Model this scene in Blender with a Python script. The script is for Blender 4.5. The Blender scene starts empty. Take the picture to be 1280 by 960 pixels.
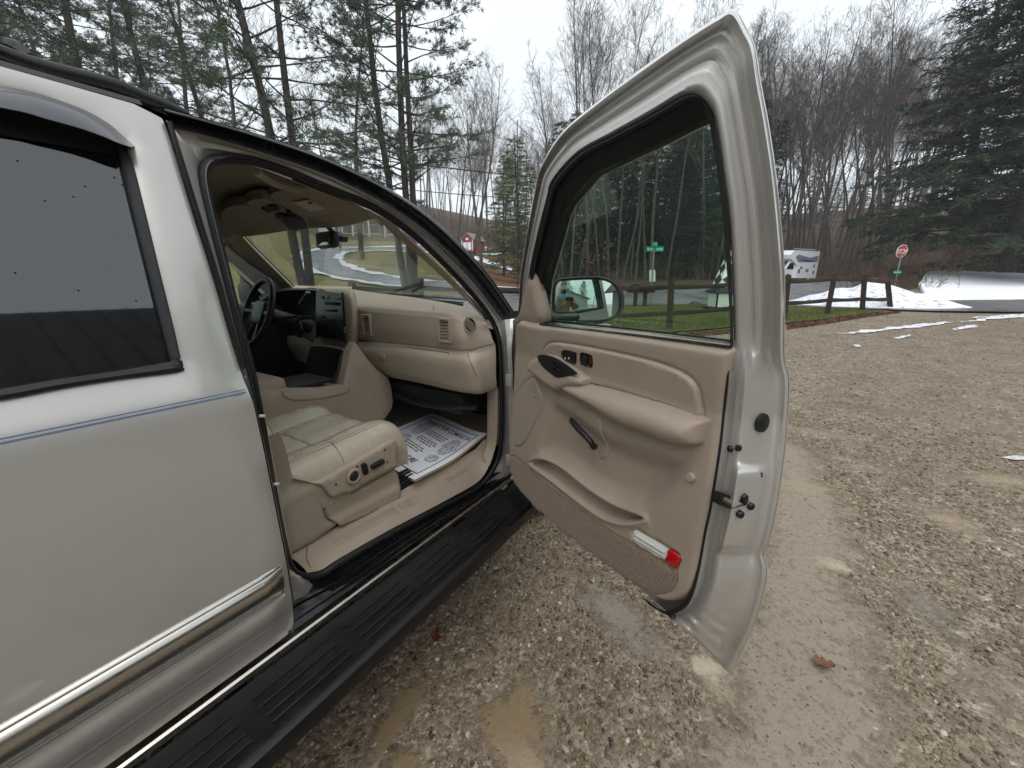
import bpy, bmesh, math, random
import numpy as np
from mathutils import Vector, Matrix, noise as mnoise
from mathutils.geometry import delaunay_2d_cdt
random.seed(7); rng = np.random.default_rng(7)
SC = bpy.context.scene
COL = SC.collection

# ------------------------------------------------------------------ camera
F_PX = 500.0                                   # focal length for the 1280 px wide photograph
CAM = Vector((1.0, 0.0, 1.42))
TILT = math.atan(127 / F_PX)
YAW = math.atan(329 / (F_PX * math.cos(TILT) + 127 * math.sin(TILT)))
cd = bpy.data.cameras.new('camera'); co = bpy.data.objects.new('camera', cd); COL.objects.link(co)
cd.sensor_width = 36.0; cd.lens = 36.0 * F_PX / 1280.0; cd.clip_start = 0.01; cd.clip_end = 3000
co.location = CAM; co.rotation_euler = (math.pi / 2 - TILT, 0, YAW)
SC.camera = co

# ------------------------------------------------------------------ world: bright overcast
SUN_EL, SUN_AZ = math.radians(58), math.radians(150)
w = bpy.data.worlds.new('World'); SC.world = w; w.use_nodes = True
nt = w.node_tree; nt.nodes.clear()
out = nt.nodes.new('ShaderNodeOutputWorld'); bg = nt.nodes.new('ShaderNodeBackground')
sky = nt.nodes.new('ShaderNodeTexSky'); sky.sky_type = 'NISHITA'; sky.sun_disc = False
sky.sun_elevation = SUN_EL; sky.sun_rotation = SUN_AZ; sky.air_density = 1.0; sky.dust_density = 3.0
mixw = nt.nodes.new('ShaderNodeMix'); mixw.data_type = 'RGBA'
tc = nt.nodes.new('ShaderNodeTexCoord'); nz = nt.nodes.new('ShaderNodeTexNoise')
nz.inputs['Scale'].default_value = 2.2; nz.inputs['Detail'].default_value = 4
ramp = nt.nodes.new('ShaderNodeValToRGB')
ramp.color_ramp.elements[0].position = 0.3; ramp.color_ramp.elements[0].color = (6.5, 7.0, 7.5, 1)
ramp.color_ramp.elements[1].position = 0.7; ramp.color_ramp.elements[1].color = (7.1, 7.5, 7.8, 1)
nt.links.new(tc.outputs['Generated'], nz.inputs['Vector']); nt.links.new(nz.outputs['Fac'], ramp.inputs['Fac'])
mixw.inputs['Factor'].default_value = 0.93      # thick cloud over the clear sky
nt.links.new(sky.outputs['Color'], mixw.inputs['A']); nt.links.new(ramp.outputs['Color'], mixw.inputs['B'])
nt.links.new(mixw.outputs['Result'], bg.inputs['Color']); bg.inputs['Strength'].default_value = 0.10
nt.links.new(bg.outputs['Background'], out.inputs['Surface'])
sd = bpy.data.lights.new('sun', 'SUN'); so = bpy.data.objects.new('sun', sd); COL.objects.link(so)
sd.energy = 1.1; sd.angle = math.radians(70); sd.color = (1.0, 0.985, 0.96)
sdir = Vector((math.sin(SUN_AZ) * math.cos(SUN_EL), math.cos(SUN_AZ) * math.cos(SUN_EL), math.sin(SUN_EL)))
so.rotation_euler = sdir.to_track_quat('Z', 'Y').to_euler(); so.location = (5, -5, 20)
SC.view_settings.view_transform = 'Standard'; SC.view_settings.look = 'None'
SC.view_settings.exposure = 0.70; SC.view_settings.gamma = 1.0
try: SC.view_settings.use_curve_mapping = False
except Exception: pass
SC.cycles.max_bounces = 10; SC.cycles.transparent_max_bounces = 24
SC.cycles.diffuse_bounces = 6; SC.cycles.glossy_bounces = 5

# ------------------------------------------------------------------ geometry of sight lines and surfaces
_F0 = np.array([-math.sin(YAW), math.cos(YAW), 0]); _U0 = np.array([0, 0, 1.0])
_R = np.array([math.cos(YAW), math.sin(YAW), 0])
_F = _F0 * math.cos(TILT) - _U0 * math.sin(TILT); _U = _U0 * math.cos(TILT) + _F0 * math.sin(TILT)
C0 = np.array(CAM)
def ray(px, py):
    v = (px - 640) * _R + (480 - py) * _U + F_PX * _F
    return v / np.linalg.norm(v)
def PX(p, x): v = ray(*p); return C0 + v * ((x - C0[0]) / v[0])
def PY(p, y): v = ray(*p); return C0 + v * ((y - C0[1]) / v[1])
def PZ(p, z): v = ray(*p); return C0 + v * ((z - C0[2]) / v[2])
def PP(p, o, n): v = ray(*p); o = np.array(o); n = np.array(n); return C0 + v * (((o - C0) @ n) / (v @ n))
_pz = [0.0, .2, .35, .44, .60, .72, 1.0, 1.14, 1.2, 1.26, 1.5, 1.7, 1.77, 1.85, 1.95, 2.1]
_px = [-.2, -.10, -.05, -.03, -.008, 0, 0, -.008, -.022, -.035, -.085, -.13, -.15, -.19, -.30, -.5]
def prof(z): return np.interp(z, _pz, _px)      # how far the body side leans in at height z
def PS(p, inset=0.0):                            # sight line meets the body side, inset inwards
    v = ray(*p); lo, hi = 0.3, 6.0
    for _ in range(50):
        m = (lo + hi) / 2; q = C0 + v * m
        if q[0] > prof(q[2]) - inset: lo = m
        else: hi = m
    return C0 + v * lo
HINGE = np.array([0.0, 1.60, 0.0]); DA = math.radians(59.6)
DD = np.array([math.sin(DA), -math.cos(DA), 0]); DN = np.array([-math.cos(DA), -math.sin(DA), 0])
def tum(z): return 0.22 * max(0.0, z - 1.15)
def door_w(s, z, n): return HINGE + DD * s + DN * n + np.array([0, 0, z])
def PD(p, n, lean=True):                         # sight line meets the opened door, n inwards of its skin
    v = ray(*p); lo, hi = 0.2, 6.0
    for _ in range(50):
        m = (lo + hi) / 2; q = C0 + v * m
        if (q - HINGE) @ DN > n + (tum(q[2]) if lean else 0): lo = m
        else: hi = m
    return C0 + v * lo
def sz(q): return np.array([(q - HINGE) @ DD, q[2]])

def sstep(a, b, t):
    t = np.clip((t - a) / (b - a), 0, 1); return t * t * (3 - 2 * t)
def terrain(x, y):
    dx = np.asarray(x, float) - 1.0; dy = np.asarray(y, float)
    r = np.hypot(dx, dy); phi = np.degrees(np.arctan2(dx, dy))
    a = np.maximum(0, r - 2); base = .04 * a * a / (a + 2.5)
    base = base * (1 - sstep(60, 115, np.abs(phi)))
    c = np.maximum(0, np.minimum(r, 175) - 58); base = base + .17 * c * c / (c + 18) * (1 - sstep(55, 100, np.abs(phi)))
    rr = np.minimum(r, 80); b = np.maximum(0, rr - 19)
    hill = .15 * b * b / (b + 6) * (1 - sstep(-50, -28, phi)) * sstep(-115, -85, phi)
    return base + hill
def PT(px, py, lift=0.0):                        # sight line meets the terrain
    v = ray(px, py); t0, t = 0.0, 0.5
    while t < 900:
        q = C0 + v * t
        if q[2] < terrain(q[0], q[1]): break
        t0 = t; t = t * 1.03 + 0.02
    lo, hi = t0, t
    for _ in range(40):
        m = (lo + hi) / 2; q = C0 + v * m
        if q[2] < terrain(q[0], q[1]): hi = m
        else: lo = m
    q = C0 + v * lo; q[2] = float(terrain(q[0], q[1])) + lift; return q
def at(px, depth):                               # a spot on the ground in a given direction and distance
    d = _F0 * depth + _R * ((px - 640) / 516.0 * depth)
    x, y = 1 + d[0], d[1]; return np.array([x, y, float(terrain(x, y))])

# ------------------------------------------------------------------ mesh helpers
WP = {}
def wpos(o): return WP.get(o.name, Vector((0, 0, 0))) if o else Vector((0, 0, 0))
def tag(o, label=None, cat=None, group=None, kind=None):
    if label: o['label'] = label
    if cat: o['category'] = cat
    if group: o['group'] = group
    if kind: o['kind'] = kind
    return o
def empty(name, loc, label=None, cat=None, group=None, parent=None):
    o = bpy.data.objects.new(name, None); COL.objects.link(o); loc = Vector(loc)
    o.parent = parent; o.location = loc - wpos(parent); WP[o.name] = loc
    o.empty_display_size = 0.1
    return tag(o, label, cat, group)
def mk(name, V, Fs, mat, parent=None, smooth=True, angle=40, mi=None, origin=None, attr=None):
    V = np.asarray(V, float).reshape(-1, 3)
    c = (V.min(0) + V.max(0)) / 2 if origin is None else np.array(origin, float)
    if parent is None and origin is None: c[2] = V[:, 2].min()
    me = bpy.data.meshes.new(name); me.from_pydata((V - c).tolist(), [], [tuple(int(i) for i in f) for f in Fs])
    mats = mat if isinstance(mat, (list, tuple)) else [mat]
    for m in mats: me.materials.append(m)
    if mi is not None: me.polygons.foreach_set('material_index', np.asarray(mi, dtype=np.int32))
    bm = bmesh.new(); bm.from_mesh(me); bmesh.ops.recalc_face_normals(bm, faces=bm.faces); bm.to_mesh(me); bm.free()
    if smooth:
        me.polygons.foreach_set('use_smooth', [True] * len(me.polygons))
        if angle < 179: me.set_sharp_from_angle(angle=math.radians(angle))
    o = bpy.data.objects.new(name, me); COL.objects.link(o); o.parent = parent
    o.location = Vector(c) - wpos(parent); WP[o.name] = Vector(c)
    return o
class MB:
    def __init__(s): s.V = []; s.F = []; s.M = []
    def add(s, V, Fs, m=0):
        b = len(s.V); s.V += [tuple(map(float, v)) for v in V]; s.F += [tuple(b + i for i in f) for f in Fs]; s.M += [m] * len(Fs); return s
    def box(s, c, size, rot=None, bev=0.0, m=0):
        V, Fs = box_vf(size, bev)
        V = np.array(V)
        if rot is not None: V = V @ np.array(rot).T
        return s.add(V + np.array(c, float), Fs, m)
    def tube(s, pts, r, n=8, cap=True, m=0):
        V, Fs = tube_vf(pts, r, n, cap); return s.add(V, Fs, m)
    def obj(s, name, mat, parent=None, **k):
        return mk(name, s.V, s.F, mat, parent, mi=s.M if isinstance(mat, (list, tuple)) else None, **k)
_boxcache = {}
def box_vf(size, bev=0.0, seg=2):
    key = (tuple(round(float(a), 5) for a in size), round(bev, 5))
    if key in _boxcache: return _boxcache[key]
    bm = bmesh.new(); bmesh.ops.create_cube(bm, size=1.0)
    for v in bm.verts: v.co = Vector((v.co.x * size[0], v.co.y * size[1], v.co.z * size[2]))
    if bev > 0: bmesh.ops.bevel(bm, geom=list(bm.edges), offset=bev, segments=seg, affect='EDGES', profile=0.6)
    bm.verts.index_update(); r = ([v.co[:] for v in bm.verts], [[v.index for v in f.verts] for f in bm.faces]); bm.free()
    _boxcache[key] = r; return r
def tube_vf(pts, r, n=8, cap=True, closed=False):
    P = np.array(pts, float); k = len(P); R = np.full(k, r, float) if np.isscalar(r) else np.array(r, float)
    T = np.gradient(P, axis=0)
    if closed: T = np.roll(P, -1, 0) - np.roll(P, 1, 0)
    T /= np.maximum(np.linalg.norm(T, axis=1, keepdims=True), 1e-9)
    ref = np.array([0, 0, 1.0]) if abs(T[0][2]) < 0.9 else np.array([1.0, 0, 0])
    u = np.cross(T[0], ref); u /= np.linalg.norm(u); V = []
    for i in range(k):
        u = u - T[i] * (u @ T[i]); u /= max(np.linalg.norm(u), 1e-9); v = np.cross(T[i], u)
        for j in range(n):
            a = 2 * math.pi * j / n; V.append(P[i] + R[i] * (math.cos(a) * u + math.sin(a) * v))
    Fs = []
    for i in range(k - 1 if not closed else k):
        a, b = i * n, ((i + 1) % k) * n
        for j in range(n): Fs.append((a + j, a + (j + 1) % n, b + (j + 1) % n, b + j))
    if cap and not closed: Fs += [tuple(range(n))[::-1], tuple((k - 1) * n + j for j in range(n))]
    return V, Fs
def cr(pts, sub=5, closed=False):                # Catmull-Rom through points, uniform in index
    P = np.array(pts, float); n = len(P); o = []
    for i in range(n if closed else n - 1):
        if closed: a, b, c, d = P[(i - 1) % n], P[i], P[(i + 1) % n], P[(i + 2) % n]
        else:
            b, c = P[i], P[i + 1]; a = P[i - 1] if i else 2 * b - c; d = P[i + 2] if i + 2 < n else 2 * c - b
        for t in np.arange(sub) / sub:
            o.append(.5 * (2 * b + (c - a) * t + (2 * a - 5 * b + 4 * c - d) * t * t + (3 * b - a - 3 * c + d) * t ** 3))
    if not closed: o.append(P[-1])
    return np.array(o)
def loft(curves, closed_u=False, closed_v=False):
    A = np.array(curves, float); m, n = A.shape[:2]; V = A.reshape(-1, 3); Fs = []
    for i in range(m if closed_v else m - 1):
        for j in range(n if closed_u else n - 1):
            i2, j2 = (i + 1) % m, (j + 1) % n
            Fs.append((i * n + j, i * n + j2, i2 * n + j2, i2 * n + j))
    return V, Fs
def inside(P, poly):
    P = np.asarray(P); poly = np.asarray(poly); x, y = P[:, 0], P[:, 1]; r = np.zeros(len(P), bool); j = len(poly) - 1
    for i in range(len(poly)):
        xi, yi = poly[i]; xj, yj = poly[j]
        c = ((yi > y) != (yj > y)) & (x < (xj - xi) * (y - yi) / (yj - yi + 1e-12) + xi); r ^= c; j = i
    return r
def pdist(P, poly, closed=True):
    P = np.asarray(P, float); poly = np.asarray(poly, float); d = np.full(len(P), 1e9)
    for i in range(len(poly) if closed else len(poly) - 1):
        a = poly[i]; b = poly[(i + 1) % len(poly)]; ab = b - a
        t = np.clip(((P - a) @ ab) / max(ab @ ab, 1e-12), 0, 1); d = np.minimum(d, np.linalg.norm(P - a - t[:, None] * ab, axis=1))
    return d
def sdist(P, poly): return np.where(inside(P, poly), 1, -1) * pdist(P, poly)   # >0 inside
def fill2d(outline, step, holes=(), margin=0.45, jit=0.0, extra=None):
    o = np.asarray(outline, float); pts = [tuple(p) for p in o]; ed = [(i, (i + 1) % len(o)) for i in range(len(o))]
    for h in holes:
        b = len(pts); pts += [tuple(p) for p in h]; ed += [(b + i, b + (i + 1) % len(h)) for i in range(len(h))]
    mn, mx = o.min(0), o.max(0)
    gx, gy = np.meshgrid(np.arange(mn[0] + step / 2, mx[0], step), np.arange(mn[1] + step / 2, mx[1], step))
    G = np.stack([gx.ravel(), gy.ravel()], 1)
    if jit: G = G + rng.uniform(-jit, jit, G.shape) * step
    if len(G):
        k = inside(G, o) & (pdist(G, o) > step * margin)
        for h in holes: k &= ~inside(G, h) & (pdist(G, h) > step * margin)
        pts += [tuple(p) for p in G[k]]
    if extra is not None:
        E = np.asarray(extra); k = inside(E, o) & (pdist(E, o) > .002)
        for h in holes: k &= ~inside(E, h) & (pdist(E, h) > .002)
        pts += [tuple(p) for p in E[k]]
    r = delaunay_2d_cdt([Vector(p) for p in pts], ed, [], 0, 1e-6)
    V = np.array([v[:] for v in r[0]]); T = np.array(r[2]); c = V[T].mean(1)
    k = inside(c, o)
    for h in holes: k &= ~inside(c, h)
    return V, T[k]
def dense(poly, step):
    P = np.asarray(poly, float); o = []
    for a, b in zip(P, np.roll(P, -1, 0)):
        n = max(1, int(round(np.linalg.norm(b - a) / step))); o += [a + (b - a) * t for t in np.arange(n) / n]
    return np.array(o)
def solid_patch(V3, T, thick_vec):
    """give an open patch a back side and a rim"""
    V3 = np.asarray(V3); n = len(V3); B = V3 + thick_vec; Fs = [tuple(t) for t in T] + [tuple(n + i for i in t[::-1]) for t in T]
    cnt = {}
    for t in T:
        k = len(t)
        for i in range(k):
            a, b = int(t[i]), int(t[(i + 1) % k])
            if (b, a) in cnt: del cnt[(b, a)]
            else: cnt[(a, b)] = 1
    Fs += [(b, a, n + a, n + b) for a, b in cnt]
    return np.vstack([V3, B]), Fs
def ellipsoid(c, r, nu=16, nv=10, e=1.0):
    V = []; Fs = []
    for i in range(nv + 1):
        t = math.pi * i / nv - math.pi / 2
        for j in range(nu):
            p = 2 * math.pi * j / nu; f = lambda a: math.copysign(abs(a) ** e, a)
            V.append((c[0] + r[0] * f(math.cos(t)) * f(math.cos(p)), c[1] + r[1] * f(math.cos(t)) * f(math.sin(p)), c[2] + r[2] * f(math.sin(t))))
    for i in range(nv):
        for j in range(nu): Fs.append((i * nu + j, i * nu + (j + 1) % nu, (i + 1) * nu + (j + 1) % nu, (i + 1) * nu + j))
    return V, Fs
def disc_vf(c, nrm, r, h, n=16, up=None, bev=0.25):
    """a low round button: centre c on the surface, axis nrm"""
    nrm = np.array(nrm, float); nrm /= np.linalg.norm(nrm); ref = np.array([0, 0, 1.0]) if abs(nrm[2]) < .9 else np.array([1.0, 0, 0])
    u = np.cross(nrm, ref); u /= np.linalg.norm(u); v = np.cross(nrm, u); V = []; c = np.array(c)
    rings = [(r, -h * .5), (r, h * (1 - bev)), (r * (1 - bev * .5), h)]
    for rr, hh in rings:
        for j in range(n): a = 2 * math.pi * j / n; V.append(c + nrm * hh + rr * (math.cos(a) * u + math.sin(a) * v))
    Fs = []
    for i in range(2):
        for j in range(n): Fs.append((i * n + j, i * n + (j + 1) % n, (i + 1) * n + (j + 1) % n, (i + 1) * n + j))
    Fs += [tuple(2 * n + j for j in range(n)), tuple(range(n))[::-1]]
    return V, Fs

# ------------------------------------------------------------------ materials
def lin(r, g, b): return tuple(((c / 255) / 12.92 if c / 255 <= .04045 else ((c / 255 + .055) / 1.055) ** 2.4) for c in (r, g, b)) + (1,)
def mat(name, col, rough=0.6, metal=0.0, spec=0.5, coat=0.0, coat_rough=0.05, var=0.0, vscale=8, bump=0.0, bscale=60, bdist=0.002, rvar=0.0, detail=4, col2=None, sheen=0, world=True, vpow=None):
    m = bpy.data.materials.new(name); m.use_nodes = True; N = m.node_tree; L = N.links; b = N.nodes['Principled BSDF']
    b.inputs['Base Color'].default_value = col; b.inputs['Roughness'].default_value = rough; b.inputs['Metallic'].default_value = metal
    b.inputs['Specular IOR Level'].default_value = spec; b.inputs['Coat Weight'].default_value = coat; b.inputs['Coat Roughness'].default_value = coat_rough
    if sheen: b.inputs['Sheen Weight'].default_value = sheen
    if var or bump or rvar or col2:
        g = N.nodes.new('ShaderNodeNewGeometry' if world else 'ShaderNodeTexCoord'); vec = g.outputs['Position' if world else 'Object']
    if var or rvar or col2:
        n = N.nodes.new('ShaderNodeTexNoise'); n.inputs['Scale'].default_value = vscale; n.inputs['Detail'].default_value = detail; n.inputs['Roughness'].default_value = .6
        L.new(vec, n.inputs['Vector'])
        c2 = col2 or tuple(min(1, c * (1 - var)) for c in col[:3]) + (1,)
        c1 = col if col2 else tuple(min(1, c * (1 + var)) for c in col[:3]) + (1,)
        r = N.nodes.new('ShaderNodeValToRGB'); lo, hi = vpow or (.3, .7)
        r.color_ramp.elements[0].position = lo; r.color_ramp.elements[0].color = c2; r.color_ramp.elements[1].position = hi; r.color_ramp.elements[1].color = c1
        L.new(n.outputs['Fac'], r.inputs['Fac']); L.new(r.outputs['Color'], b.inputs['Base Color'])
        if rvar:
            mr = N.nodes.new('ShaderNodeMapRange'); mr.inputs['To Min'].default_value = max(0, rough - rvar); mr.inputs['To Max'].default_value = min(1, rough + rvar)
            mr.inputs['From Min'].default_value = .3; mr.inputs['From Max'].default_value = .7
            L.new(n.outputs['Fac'], mr.inputs['Value']); L.new(mr.outputs['Result'], b.inputs['Roughness'])
    if bump:
        n2 = N.nodes.new('ShaderNodeTexNoise'); n2.inputs['Scale'].default_value = bscale; n2.inputs['Detail'].default_value = 5; L.new(vec, n2.inputs['Vector'])
        bu = N.nodes.new('ShaderNodeBump'); bu.inputs['Strength'].default_value = bump; bu.inputs['Distance'].default_value = bdist
        L.new(n2.outputs['Fac'], bu.inputs['Height']); L.new(bu.outputs['Normal'], b.inputs['Normal'])
    return m
def glass(name, tint, ior=1.45, rough=0.0, gain=1.0, dirt=0.0):
    m = bpy.data.materials.new(name); m.use_nodes = True; N = m.node_tree; L = N.links; N.nodes.clear()
    o = N.nodes.new('ShaderNodeOutputMaterial'); t = N.nodes.new('ShaderNodeBsdfTransparent'); g = N.nodes.new('ShaderNodeBsdfGlossy')
    t.inputs['Color'].default_value = tint; g.inputs['Roughness'].default_value = rough; f = N.nodes.new('ShaderNodeFresnel'); f.inputs['IOR'].default_value = ior
    mx = N.nodes.new('ShaderNodeMixShader'); mu = N.nodes.new('ShaderNodeMath'); mu.operation = 'MULTIPLY'; mu.inputs[1].default_value = gain
    L.new(f.outputs['Fac'], mu.inputs[0]); L.new(mu.outputs[0], mx.inputs['Fac']); L.new(t.outputs[0], mx.inputs[1]); L.new(g.outputs[0], mx.inputs[2])
    L.new(mx.outputs[0], o.inputs['Surface']); return m

M = {}
def paint(name, col, rough=.33):
    m = mat(name, col, rough, 0.45, .5, coat=1.0, coat_rough=.04, bump=0, var=.05, vscale=900, detail=1)
    N = m.node_tree; L = N.links; b = N.nodes['Principled BSDF']            # drizzle film and dust make the gloss uneven
    g = N.nodes.new('ShaderNodeNewGeometry'); n = N.nodes.new('ShaderNodeTexNoise'); n.inputs['Scale'].default_value = 3.0; n.inputs['Detail'].default_value = 9; n.inputs['Roughness'].default_value = .7
    mr = N.nodes.new('ShaderNodeMapRange'); mr.inputs['From Min'].default_value = .35; mr.inputs['From Max'].default_value = .7; mr.inputs['To Min'].default_value = .02; mr.inputs['To Max'].default_value = .14
    L.new(g.outputs['Position'], n.inputs['Vector']); L.new(n.outputs['Fac'], mr.inputs['Value']); L.new(mr.outputs['Result'], b.inputs['Coat Roughness'])
    n2 = N.nodes.new('ShaderNodeTexNoise'); n2.inputs['Scale'].default_value = 1400; n2.inputs['Detail'].default_value = 1; L.new(g.outputs['Position'], n2.inputs['Vector'])
    # road film: a thin tan dust that thickens towards the sills and breaks up in splashes
    sp = N.nodes.new('ShaderNodeSeparateXYZ'); L.new(g.outputs['Position'], sp.inputs[0]); hz_ = N.nodes.new('ShaderNodeMapRange'); hz_.inputs['From Min'].default_value = 1.05; hz_.inputs['From Max'].default_value = .42; hz_.inputs['To Min'].default_value = 0; hz_.inputs['To Max'].default_value = .55; L.new(sp.outputs['Z'], hz_.inputs['Value'])
    n3 = N.nodes.new('ShaderNodeTexNoise'); n3.inputs['Scale'].default_value = 7; n3.inputs['Detail'].default_value = 10; n3.inputs['Roughness'].default_value = .75; L.new(g.outputs['Position'], n3.inputs['Vector']); r3 = N.nodes.new('ShaderNodeMapRange'); r3.inputs['From Min'].default_value = .38; r3.inputs['From Max'].default_value = .72; L.new(n3.outputs['Fac'], r3.inputs['Value'])
    mu = N.nodes.new('ShaderNodeMath'); mu.operation = 'MULTIPLY'; L.new(hz_.outputs['Result'], mu.inputs[0]); L.new(r3.outputs['Result'], mu.inputs[1]); src = b.inputs['Base Color'].links[0].from_socket; mx = N.nodes.new('ShaderNodeMix'); mx.data_type = 'RGBA'; L.new(mu.outputs[0], mx.inputs['Factor']); L.new(src, mx.inputs['A']); mx.inputs['B'].default_value = lin(146, 130, 110); L.new(mx.outputs['Result'], b.inputs['Base Color'])
    bu = N.nodes.new('ShaderNodeBump'); bu.inputs['Strength'].default_value = .10; bu.inputs['Distance'].default_value = .0004
    L.new(n2.outputs['Fac'], bu.inputs['Height']); L.new(bu.outputs['Normal'], b.inputs['Normal'])
    return m
M['paint'] = paint('pewter_paint', lin(190, 187, 181))
M['chrome'] = mat('chrome', lin(192, 187, 178), .25, 1.0, rvar=.06, vscale=30)
M['trimsteel'] = mat('dull_bright_trim', lin(200, 194, 182), .28, 1.0, rvar=.08, vscale=20)
M['rubber'] = mat('black_rubber', lin(25, 26, 28), .5, spec=.4, var=.2, vscale=40, bump=.15, bscale=300)
M['gloss'] = mat('black_gloss_trim', lin(18, 19, 21), .22, spec=.5, rvar=.1, vscale=25)
M['blackpl'] = mat('black_plastic', lin(24, 25, 27), .45, spec=.4, var=.15, vscale=60, bump=.3, bscale=700, bdist=.0006)
M['dusty'] = mat('dusty_black_plastic', lin(15, 16, 17), .45, spec=.4, var=.35, vscale=18, bump=.2, bscale=500, bdist=.0006, rvar=.15)
M['radioblack'] = mat('radio_black', lin(13, 13, 14), .32, spec=.4)
M['cabinblack'] = mat('cabin_black', lin(24, 25, 26), .5, var=.15, vscale=40, bump=.25, bscale=900, bdist=.0005)
M['tan'] = mat('tan_vinyl', lin(160, 145, 129), .48, spec=.42, var=.06, vscale=7, bump=.35, bscale=1100, bdist=.0006, rvar=.06)
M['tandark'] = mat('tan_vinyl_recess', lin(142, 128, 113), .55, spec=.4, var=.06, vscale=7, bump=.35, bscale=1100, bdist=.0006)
M['tanlt'] = mat('tan_light_vinyl', lin(174, 161, 143), .5, spec=.4, var=.05, vscale=7, bump=.35, bscale=1100, bdist=.0006)
M['leather'] = mat('tan_leather', lin(174, 164, 145), .27, spec=.5, var=.07, vscale=6, bump=.4, bscale=420, bdist=.0012, rvar=.1)
M['seam'] = mat('leather_seam', lin(120, 107, 88), .7)
M['cover'] = mat('seat_base_vinyl', lin(162, 148, 131), .5, spec=.4, var=.05, vscale=7, bump=.3, bscale=1100, bdist=.0006)
M['headliner'] = mat('headliner_cloth', lin(150, 141, 127), .95, spec=.1, var=.05, vscale=9, bump=.3, bscale=900, bdist=.0008)
def carpet(name, col, dark):
    m = mat(name, col, .95, spec=.1, var=.42, vscale=190, detail=4, bump=1.0, bscale=300, bdist=.003, sheen=.3); return m
M['carpet'] = carpet('door_carpet', lin(126, 105, 88), .5)
M['floorcarpet'] = carpet('floor_carpet', lin(122, 104, 86), .5)
M['winglass'] = glass('green_window_glass', (.85, .93, .885, 1), gain=.16)
M['wsglass'] = glass('windshield_glass', (.955, .985, .965, 1), gain=.45)
M['darkglass'] = mat('privacy_glass', lin(14, 15, 17), .03, spec=.9, coat=1.0, coat_rough=.0)
M['paper'] = mat('paper', lin(246, 247, 252), .75, spec=.2, var=.03, vscale=6)
M['ink'] = mat('ink', lin(30, 30, 36), .7); M['inkgrey'] = mat('grey_ink', lin(146, 149, 164), .8); M['inkfaint'] = mat('faint_ink', lin(196, 199, 212), .8)
M['redlens'] = mat('red_lens', lin(190, 14, 24), .2, spec=.6, coat=.5)
M['whitelens'] = mat('white_lens', lin(214, 214, 206), .25, spec=.6, coat=.5)
M['mirror'] = mat('mirror_silver', (.9, .95, .93, 1), .01, 1.0)
M['stripe'] = mat('pinstripe_blue', lin(84, 98, 132), .4)
M['bolt'] = mat('dark_bolt', lin(52, 52, 52), .35, .7)
M['hole_and_shade'] = mat('hole_and_shade_black', lin(8, 8, 8), .9)
M['bead'] = mat('white_nylon', lin(205, 203, 196), .5)

# ================================================================== the vehicle
SUV = empty('suv', (-1.0, 0.3, 0), 'pewter silver suv with its front passenger door swung wide open', 'car')
def sidef(y, z, off=0.0): return (prof(z) + off, y, z)

# rear door and quarter panel skin -------------------------------------------------
rd_px = [(204, 147), (209, 158), (222, 200), (245, 275), (270, 355), (290, 425), (303, 465), (312, 490), (322, 520), (333, 570), (345, 630), (352, 665), (357, 690), (361, 712), (365, 740), (369, 802)]
rd = np.array([PS(p)[1:] for p in rd_px])
rd = cr(rd, 4)
top_z = 1.775
front_top = rd[0]
zb = 0.47
outl = [(-2.6, zb), (-2.6, top_z)] + [(y, top_z) for y in np.arange(-2.4, front_top[0] - .06, .2)] + [(front_top[0] - .045, top_z - .002), (front_top[0] - .015, top_z - .012)] + [tuple(p) for p in rd] + [(rd[-1][0] - .01, zb)] + [(y, zb) for y in np.arange(rd[-1][0] - .2, -2.5, -.2)]
wr_px = [(160, 180), (178, 250), (200, 340), (215, 400), (226, 448)]
wr = np.array([PS(p)[1:] for p in wr_px]); wbot = [PS(p)[1:] for p in [(228, 461), (222, 466), (150, 474), (80, 485), (0, 500)]]
wr = cr(wr, 3)
wtop_z = 1.675
zl = wbot[-1][1]
wt_ = [PS(p)[1:] for p in [(0, 114), (60, 128), (105, 144), (135, 161), (152, 173)]]; wtop_z = wt_[0][1]
win = [(-.85, zl - .0), (-.85, wtop_z)] + [(y, wtop_z) for y in np.arange(-.7, wt_[0][0] - .03, .1)] + [tuple(p) for p in wt_] + [tuple(p) for p in wr] + [tuple(p) for p in wbot[:-1]] + [(y, zl) for y in np.arange(wbot[-1][0], -.8, -.12)]
def side_relief(P):
    z = P[:, 1]; r = np.zeros(len(P))
    r += .006 * sstep(.60, .585, z) - .002 * sstep(.535, .50, z)        # lower cladding swell and tuck
    r += .004 * np.exp(-((z - 1.155) / .03) ** 2)                          # shoulder under the stripe
    d = pdist(P, np.array(win)); r -= .010 * np.exp(-(d / .012) ** 2)       # rolled-in window lip
    d = pdist(P, rd, closed=False); r -= .008 * np.exp(-(d / .006) ** 2)
    return r
V2, T = fill2d(outl, .035, [win]); rel = side_relief(V2)
V3 = np.stack([prof(V2[:, 1]) + rel, V2[:, 0], V2[:, 1]], 1)
Vs, Fs = solid_patch(V3, T, np.array([-.03, 0, 0]))
rear_door = mk('rear_door', Vs, Fs, M['paint'], SUV, angle=50)

def frac_(a, b, t): return [(p[0] * (1 - t) + q[0] * t, p[1] * (1 - t) + q[1] * t) for p, q in zip(a, b)]
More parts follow.
